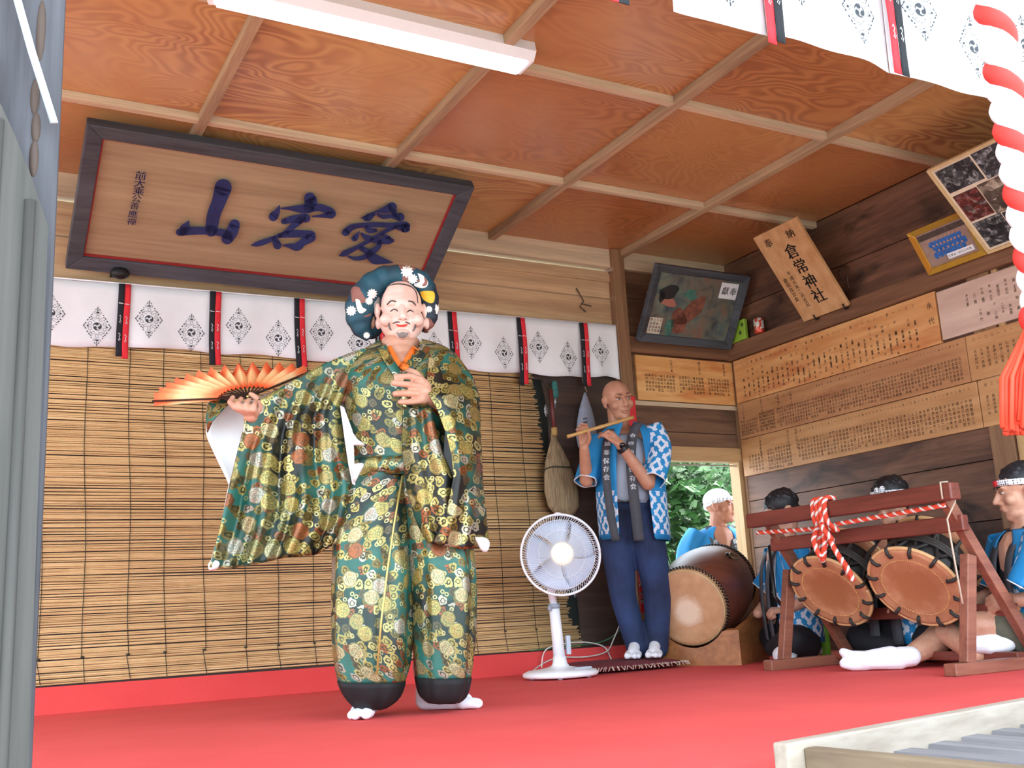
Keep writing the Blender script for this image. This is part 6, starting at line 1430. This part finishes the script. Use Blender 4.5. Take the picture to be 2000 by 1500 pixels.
# black-haired drummer behind the great drum
K = View((4.17, 4.38, 0)); m2 = thing('person', (4.17, 4.38, 0), 'black-haired person in glasses seated behind the trestle beside the great drum', 'person')
hf_ = (-K.r*0.80-K.f*0.35+Vector((0, 0, -0.25))).normalized(); b = MB(); Cc = K(1526, 1000, 0); P, M_, fr = headforms(b, Cc, hf_, (0, 0, 1), 1.0, K(1530, 1062, 0.02))
rv = (K.r*0.30+K.f*-0.95).normalized(); fv = Vector((0, 0, 1)).cross(rv); fv = -fv if fv.dot(K.r) > 0 else fv
Nn = K(1532, 1058, 0.02); Hh = Vector((Nn.x+0.02, Nn.y, 0.10)); b.cap(Nn-Vector((0, 0, .1)), Hh+Vector((0, 0, .06)), 0.11, 0.12)
w2 = K(1538, 1192, -0.12); b.chain([Nn+rv*0.17-Vector((0, 0, .08)), K(1585, 1165, -0.14), w2], [0.045, 0.04, 0.027]); hand(b, w2, -K.r*0.9+Vector((0, 0, 0.05)), Vector((0, 0, 1))-K.f*0.3, 0.95, 1.5, 0.03, 1)
b.chain([Nn-rv*0.17-Vector((0, 0, .08)), Nn-rv*0.22+fv*0.04-Vector((0, 0, .3)), Nn-rv*0.10+fv*0.16-Vector((0, 0, .38))], [0.045, 0.04, 0.03])
fuse('body', b, M_skin3, m2, 0.006, 3); facebits(P, M_, 1.0, m2, '1a1614'); hairshell(P, M_, 1.0, m2, '17151a')
cc = torso(m2, Nn, Hh, rv, fv, 0.20, M_hbody, 0.9, M_wshirt); sleeve('sleeve', [Nn+rv*0.15-Vector((0, 0, .04)), Nn+rv*0.22-Vector((0, 0, .16)), K(1588, 1150, -0.12)], [0.075, 0.08, 0.075], M_hsl, cc); sleeve('sleeve', [Nn-rv*0.15-Vector((0, 0, .04)), Nn-rv*0.21-Vector((0, 0, .16)), Nn-rv*0.24+fv*0.08-Vector((0, 0, .26))], [0.075, 0.08, 0.075], M_hsl, cc)
b = MB(); uvloft(b, [[Hh+(Nn-Hh)*t+rv*(wdt*math.cos(q))-fv*(dep*math.sin(q)) for q in [2*PI*j/32 for j in range(32)]] for t, wdt, dep in ((0.0, .15, .128), (0.4, .14, .131), (0.72, .10, .124))]); obj('dark_apron', b, M_vest, m2)
b = MB(); b.chain([Hh+rv*0.09, Hh+rv*0.24+fv*0.10+Vector((0, 0, 0.03)), Hh+rv*0.02+fv*0.13-Vector((0, 0, 0.02))], [0.10, 0.075, 0.055]); b.chain([Hh-rv*0.09, Hh-rv*0.20+fv*0.08+Vector((0, 0, 0.03)), Hh-rv*0.05+fv*0.12-Vector((0, 0, 0.02))], [0.10, 0.075, 0.055]); b.cap(Hh-rv*0.06, Hh+rv*0.06, 0.10, 0.10); fuse('trousers', b, M_black, m2, 0.008, 3)
b = MB()
for k_ in (-1, 1):
    b.tube([P(k_*0.033+0.023*math.cos(t), 0.102-0.01*abs(math.cos(t)), 0.002+0.017*math.sin(t)) for t in [2*PI*i/20 for i in range(21)]], 0.0018, 6); b.tube([P(k_*0.056, 0.092, 0.004), P(k_*0.078, 0.0, 0.004)], 0.0018, 6)
b.tube([P(-0.01, 0.106, 0.004), P(0.01, 0.106, 0.004)], 0.0018, 6); obj('glasses', b, plain('silver_wire', 'c8ccd0', 0.25, 0.8), m2)
b = MB(); b.tube([K(1537, 1196, -0.16), K(1513, 1165, -0.17), K(1502, 1066, -0.12)], [0.011, 0.0105, 0.009], 10); tag(obj('drumstick', b, M_stick), 'dark wooden drumstick in the fist beside the great drum', 'drumstick')
# headband drummer behind the rails, one leg out
K = View((4.36, 3.62, 0)); m3_ = thing('person', (4.36, 3.62, 0), 'seated person with dotted white headband half hidden behind the trestle, one white-socked foot forward', 'person')
hf_ = (-K.f*0.75-K.r*0.62+Vector((0, 0, -0.15))).normalized(); b = MB(); Cc = K(1738, 978, 0); P, M_, fr = headforms(b, Cc, hf_, (0, 0, 1), 1.0, K(1745, 1042, 0.03))
rv = (K.r*0.8-K.f*0.5).normalized(); fv = (-K.f*0.8-K.r*0.5).normalized(); Nn = K(1745, 1042, 0.03); Hh = Vector((Nn.x+0.02, Nn.y+0.03, 0.09)); b.cap(Nn-Vector((0, 0, .1)), Hh+Vector((0, 0, .06)), 0.11, 0.12)
kn = Vector((4.10, 3.25, 0.24)); an_ = on(2, 0.06, 1775, 1285); an_ = Vector((3.79, 3.50, 0.062))
b.chain([Hh+rv*0.1, Vector((4.24, 3.28, 0.17))], [0.09, 0.075]); b.chain([K(1862, 1212, -0.16), K(1828, 1252, -0.34), K(1772, 1284, -0.50)], [0.062, 0.064, 0.040])
b.chain([Nn+rv*0.18-Vector((0, 0, .07)), Nn+rv*0.25+fv*0.06-Vector((0, 0, .28)), Nn+rv*0.16+fv*0.2-Vector((0, 0, .30))], [0.045, 0.04, 0.03]); b.chain([Nn-rv*0.18-Vector((0, 0, .07)), Nn-rv*0.24+fv*0.06-Vector((0, 0, .28)), Nn-rv*0.16+fv*0.2-Vector((0, 0, .30))], [0.045, 0.04, 0.03])
hand(b, Nn+rv*0.16+fv*0.2-Vector((0, 0, .30)), fv, Vector((0, 0, 1)), 0.95, 1.3, 0.04, 1); hand(b, Nn-rv*0.16+fv*0.2-Vector((0, 0, .30)), fv, Vector((0, 0, 1)), 0.95, 1.3, 0.04, -1)
fuse('body', b, M_skin3, m3_, 0.006, 3); facebits(P, M_, 1.0, m3_, '1a1614'); hairshell(P, M_, 1.0, m3_, '121116'); headband(P, M_, 1.0, m3_, 0, False, (-0.035, 0.088, 0.042))
cc = torso(m3_, Nn, Hh, rv, fv, 0.20, M_hbody, 0.6, M_vest); sleeve('sleeve', [Nn+rv*0.15-Vector((0, 0, .04)), Nn+rv*0.23-Vector((0, 0, .16)), Nn+rv*0.25+fv*0.04-Vector((0, 0, .26))], [0.075, 0.08, 0.078], M_hsl, cc); sleeve('sleeve', [Nn-rv*0.15-Vector((0, 0, .04)), Nn-rv*0.22-Vector((0, 0, .16)), Nn-rv*0.24+fv*0.04-Vector((0, 0, .26))], [0.075, 0.08, 0.078], M_hsl, cc)
b = MB(); b.chain([Hh+rv*0.08, Vector((4.26, 3.31, 0.16))], [0.11, 0.085]); b.chain([Hh-rv*0.08, Hh-rv*0.20+fv*0.07+Vector((0, 0, 0.03)), Hh-rv*0.0+fv*0.12-Vector((0, 0, 0.01))], [0.105, 0.08, 0.06]); b.cap(Hh-rv*0.06, Hh+rv*0.06, 0.09, 0.09); fuse('trousers', b, M_black, m3_, 0.008, 3)
hl = K(1756, 1288, -0.52); hl.z = 0.04; to = on(2, 0.0, 1655, 1300); dv = (-K.r*0.93-K.f*0.12).normalized(); wv = Vector((dv.y, -dv.x, 0)); b = MB(); u_ = Vector((0, 0, 1))
def Q(a, c, z): return hl+dv*a+wv*c+Vector((0, 0, z-0.04))
b.chain([K(1778, 1282, -0.50), Q(-0.01, 0, 0.055), Q(0.0, 0, 0.042)], [0.046, 0.046, 0.042]); b.cap(Q(0, 0, 0.042), Q(0.15, 0, 0.045), 0.042, 0.040); b.cap(Q(0.03, 0, 0.07), Q(0.13, 0, 0.055), 0.036, 0.036); b.chain([Q(0.14, 0, 0.052), Q(0.20, 0.0, 0.062), Q(0.235, 0.0, 0.085)], [0.036, 0.030, 0.020]); b.chain([Q(0.14, 0.0, 0.035), Q(0.20, 0.0, 0.03), Q(0.235, 0.0, 0.036)], [0.034, 0.028, 0.024])
fuse('tabi_sock', b, M_tabi, m3_, 0.005, 2)
# red-banded drummer at the right edge
K = View((4.28, 2.93, 0)); m4 = thing('person', (4.28, 2.93, 0), 'seated person with red and white headband at the right edge, gripping behind the trestle', 'person')
hf_ = (-K.r*0.93-K.f*0.30+Vector((0, 0, -0.10))).normalized(); b = MB(); Cc = K(1992, 960, 0); P, M_, fr = headforms(b, Cc, hf_, (0, 0, 1), 1.06, K(2005, 1040, 0.02), 1.0)
rv = (K.f*-0.75+K.r*0.45).normalized(); fv = Vector((rv.y, -rv.x, 0)); fv = -fv if fv.dot(K.r) > 0 else fv
Nn = K(2000, 1034, 0.02); Hh = Vector((Nn.x+0.01, Nn.y, 0.09)); b.cap(Nn-Vector((0, 0, .1)), Hh+Vector((0, 0, .06)), 0.12, 0.13)
w4 = K(1988, 1172, -0.16); b.chain([Nn+rv*0.15-Vector((0, 0, .08)), Nn+rv*0.2-Vector((0, 0, .28)), K(2030, 1168, -0.15), w4], [0.05, 0.046, 0.04, 0.030]); hand(b, w4, -K.r*0.95+Vector((0, 0, -0.05)), -K.f*0.8+Vector((0, 0, 0.5)), 1.08, 1.25, 0.05, 1)
b.chain([Nn-rv*0.17-Vector((0, 0, .08)), Nn-rv*0.24+fv*0.06-Vector((0, 0, .28)), Nn-rv*0.15+fv*0.24-Vector((0, 0, .32))], [0.05, 0.042, 0.03])
b.chain([K(1968, 1222, -0.1), K(1908, 1220, -0.12), K(1962, 1250, -0.10)], [0.068, 0.058, 0.042]); b.cap(Hh, K(1968, 1222, -0.1), 0.09, 0.068); b.chain([Hh-rv*0.1, Hh-rv*0.24+fv*0.30+Vector((0, 0, 0.06)), Hh-rv*0.02+fv*0.30-Vector((0, 0, 0.03))], [0.085, 0.06, 0.045])
fuse('body', b, M_skin3, m4, 0.006, 3); facebits(P, M_, 1.06, m4, '2a211c'); hairshell(P, M_, 1.06, m4, '1c1b22', -0.026); headband(P, M_, 1.06, m4, 0, True)
cc = torso(m4, Nn, Hh, rv, fv, 0.27, M_hbody, 0.4, M_vest, 0.20); sleeve('sleeve', [Nn+rv*0.17-Vector((0, 0, .03)), Nn+rv*0.23+fv*0.06-Vector((0, 0, .15)), Nn+rv*0.20+fv*0.13-Vector((0, 0, .27))], [0.09, 0.105, 0.10], M_hsl, cc); sleeve('sleeve', [Nn-rv*0.15-Vector((0, 0, .03)), Nn-rv*0.22-Vector((0, 0, .15)), Nn-rv*0.24+fv*0.05-Vector((0, 0, .26))], [0.08, 0.09, 0.085], M_hsl, cc)
b = MB(); b.chain([Hh+rv*0.05, K(1968, 1222, -0.1)], [0.115, 0.085]); b.chain([Hh-rv*0.09, Hh-rv*0.2+fv*0.22+Vector((0, 0, 0.05))], [0.115, 0.095]); b.cap(Hh-rv*0.06, Hh+rv*0.06, 0.10, 0.10); fuse('shorts', b, M_khaki, m4, 0.008, 3)
b = MB(); b.chain([K(1965, 1252, -0.12), K(1930, 1257, -0.14), K(1895, 1259, -0.14)], [0.046, 0.046, 0.034]); fuse('tabi_sock', b, M_tabi, m4, 0.006, 2)
b = MB(); b.tube([K(1990, 1190, -0.18), K(1958, 1172, -0.23), K(1935, 1150, -0.25)], 0.009, 8); tag(obj('drumstick', b, plain('pale_drumstick', 'b48a5c', 0.5)), 'pale drumstick in the hand at the right edge behind the brace', 'drumstick')
p = Vector((4.36, 3.0, 0)); b = MB(); b.ell(p+Vector((0, 0, 0.022)), 0.30, 0.33, 0.022, seg=32); tag(obj('floor_cushion', b, plain('maroon_cloth', '6d2a34', 0.85)), 'maroon floor cushion under the seated person at the right edge', 'cushion')
# person outside the window
K = View((4.42, 5.86, -0.62)); m5 = thing('person', (4.42, 5.86, -0.62), 'elderly person in white headcloth and blue happi outside the window in sunlight', 'person')
hf_ = (K.r*0.92-K.f*0.35+Vector((0, 0, 0.10))).normalized(); b = MB(); Cc = K(1407, 990, 0); P, M_, fr = headforms(b, Cc, hf_, (0, 0, 1), 1.0, K(1401, 1050, 0.02))
rv = (K.r*0.93+K.f*0.3).normalized(); fv = -Vector((-rv.y, rv.x, 0)); fv = -fv if fv.dot(K.f) > 0 else fv; Nn = K(1402, 1030, 0.02); Hh = Vector((Nn.x, Nn.y, Nn.z-0.66)); b.cap(Nn-Vector((0, 0, .09)), Hh, 0.12, 0.12)
for s_ in (-1, 1):
    b.chain([Nn+rv*s_*0.17-Vector((0, 0, .07)), Nn+rv*s_*0.25-Vector((0, 0, .34)), Nn+rv*s_*0.24+fv*0.08-Vector((0, 0, .58))], [0.05, 0.04, 0.028]); hand(b, Nn+rv*s_*0.24+fv*0.08-Vector((0, 0, .58)), Vector((0, 0, -1)), rv*s_, 0.95, 0.5, 0.05, s_)
    b.chain([Hh+rv*s_*0.09, Hh+rv*s_*0.1-Vector((0, 0, 0.3)), Vector((Hh.x+rv.x*s_*.1, Hh.y+rv.y*s_*.1, -0.53))], [0.085, 0.06, 0.045]); b.cap(Vector((Hh.x+rv.x*s_*.1, Hh.y+rv.y*s_*.1, -0.58)), Vector((Hh.x+rv.x*s_*.1+fv.x*.16, Hh.y+rv.y*s_*.1+fv.y*.16, -0.585)), 0.038, 0.032)
fuse('body', b, skinmat('sunburnt_skin', 'a8745a', 0.12), m5, 0.0065, 3); facebits(P, M_, 1.0, m5, '8a8078')
b = MB(); b.ell(P(0, -0.016, 0.052), 0.082, 0.098, 0.078, M_, 24, 16); b.ell(P(0, -0.09, 0.02), 0.035, 0.03, 0.03, M_); fuse('headcloth', b, M_white, m5, 0.005, 2); headband(P, M_, 1.03, m5, 0, False, None, 0.032)
cc = torso(m5, Nn, Hh, rv, fv, 0.21, M_hbody, 0.55, None, 0.19)
for s_ in (-1, 1): sleeve('sleeve', [Nn+rv*s_*0.15-Vector((0, 0, .03)), Nn+rv*s_*0.23-Vector((0, 0, .16)), Nn+rv*s_*0.26+fv*0.02-Vector((0, 0, .34))], [0.08, 0.095, 0.095], M_hsl, cc)
m = MB()
for s_ in (-1, 1):
    for i, ch in enumerate('倉常' if s_ < 0 else '保存'): put(m, ch, Nn+(Hh-Nn)*(0.16+0.07*i)+rv*s_*0.071+fv*(0.120+0.004*i), rv if rv.dot(K.r) > 0 else -rv, UZ, 0.036, 0.02)
obj('lettering', m, M_white, cc)
b = MB()
for s_ in (-1, 1): b.chain([Hh+rv*s_*0.08, Hh+rv*s_*0.1-Vector((0, 0, 0.3)), Vector((Hh.x+rv.x*s_*.1, Hh.y+rv.y*s_*.1, -0.54))], [0.11, 0.085, 0.075])
fuse('trousers', b, M_black, m5, 0.009, 2)
# ================================================================ greenery beyond the window
def leafmat(name, c0, c1):
    k = NT(name, 0.75); f = k.noise(k.pos(), 9, 3); k.col(k.ramp(f, [(0.3, c0), (0.7, c1)])); k.b.inputs['Transmission Weight'].default_value = 0.15; return k.m
M_bark = wood('bark', '6a5a48', '94836c', 'z', 0.9, 12, 0.2); LM = [leafmat('leaf_dark', '1d4410', '3a7020'), leafmat('leaf_mid', '285214', '508a2c')]
def tree(name, label, base, h, crown, n, seed, mat):
    rr = random.Random(seed); root = thing(name, base, label, 'tree'); B_ = Vector(base)
    b = MB(); b.tube([B_, B_+Vector((0.05, 0, h*0.4)), B_+Vector((-0.05, 0.05, h*0.8))], [0.14, 0.10, 0.05], 10)
    for i in range(7):
        a = i*2.4; p = B_+Vector((0, 0, h*(0.35+0.07*i))); b.tube([p, p+Vector((0.5*math.cos(a)*crown[0], 0.5*math.sin(a)*crown[1], 0.3*crown[2]))], [0.05, 0.015], 6)
    obj('trunk', b, M_bark, root); b = MB()
    cl = [(rr.uniform(-1, 1), rr.uniform(-1, 1), rr.uniform(-1, 1)) for _ in range(40)]; cl = [c for c in cl if sum(x*x for x in c) < 1.1]
    for i in range(n):
        c = rr.choice(cl); p = B_+Vector((0, 0, h*0.62))+Vector([c[q]*crown[q]+rr.gauss(0, 0.16)*crown[q] for q in range(3)])
        d = Vector((rr.gauss(0, 1), rr.gauss(0, 1), rr.gauss(0, .6))).normalized(); w_ = d.orthogonal().normalized(); L = rr.uniform(0.09, 0.19)
        b.add([p, p+d*L*0.5+w_*L*0.28, p+d*L, p+d*L*0.5-w_*L*0.28], [(0, 1, 2, 3)], smooth=False)
    obj('foliage', b, mat, root)['kind'] = 'stuff'; return root
tree('tree', 'leafy green tree seen through the upper window', (6.4, 9.2, -0.62), 3.4, (1.8, 1.4, 1.5), 14000, 1, LM[0])
tree('tree', 'lighter green tree behind the first, at the right of the window view', (9.9, 12.4, -0.62), 3.6, (2.0, 1.6, 1.7), 14000, 2, LM[1])
# ---------------------------------------------------------------- ground outside
k = NT('pale_gravel', 0.9); f = k.noise(k.pos(), 60, 4); k.col(k.ramp(f, [(0.3, '9a948a'), (0.7, 'c9c4ba')]))
b = MB(); b.box((-40, -40, -0.72), (40, 40, -0.62)); g = struct('ground', b, k.m)
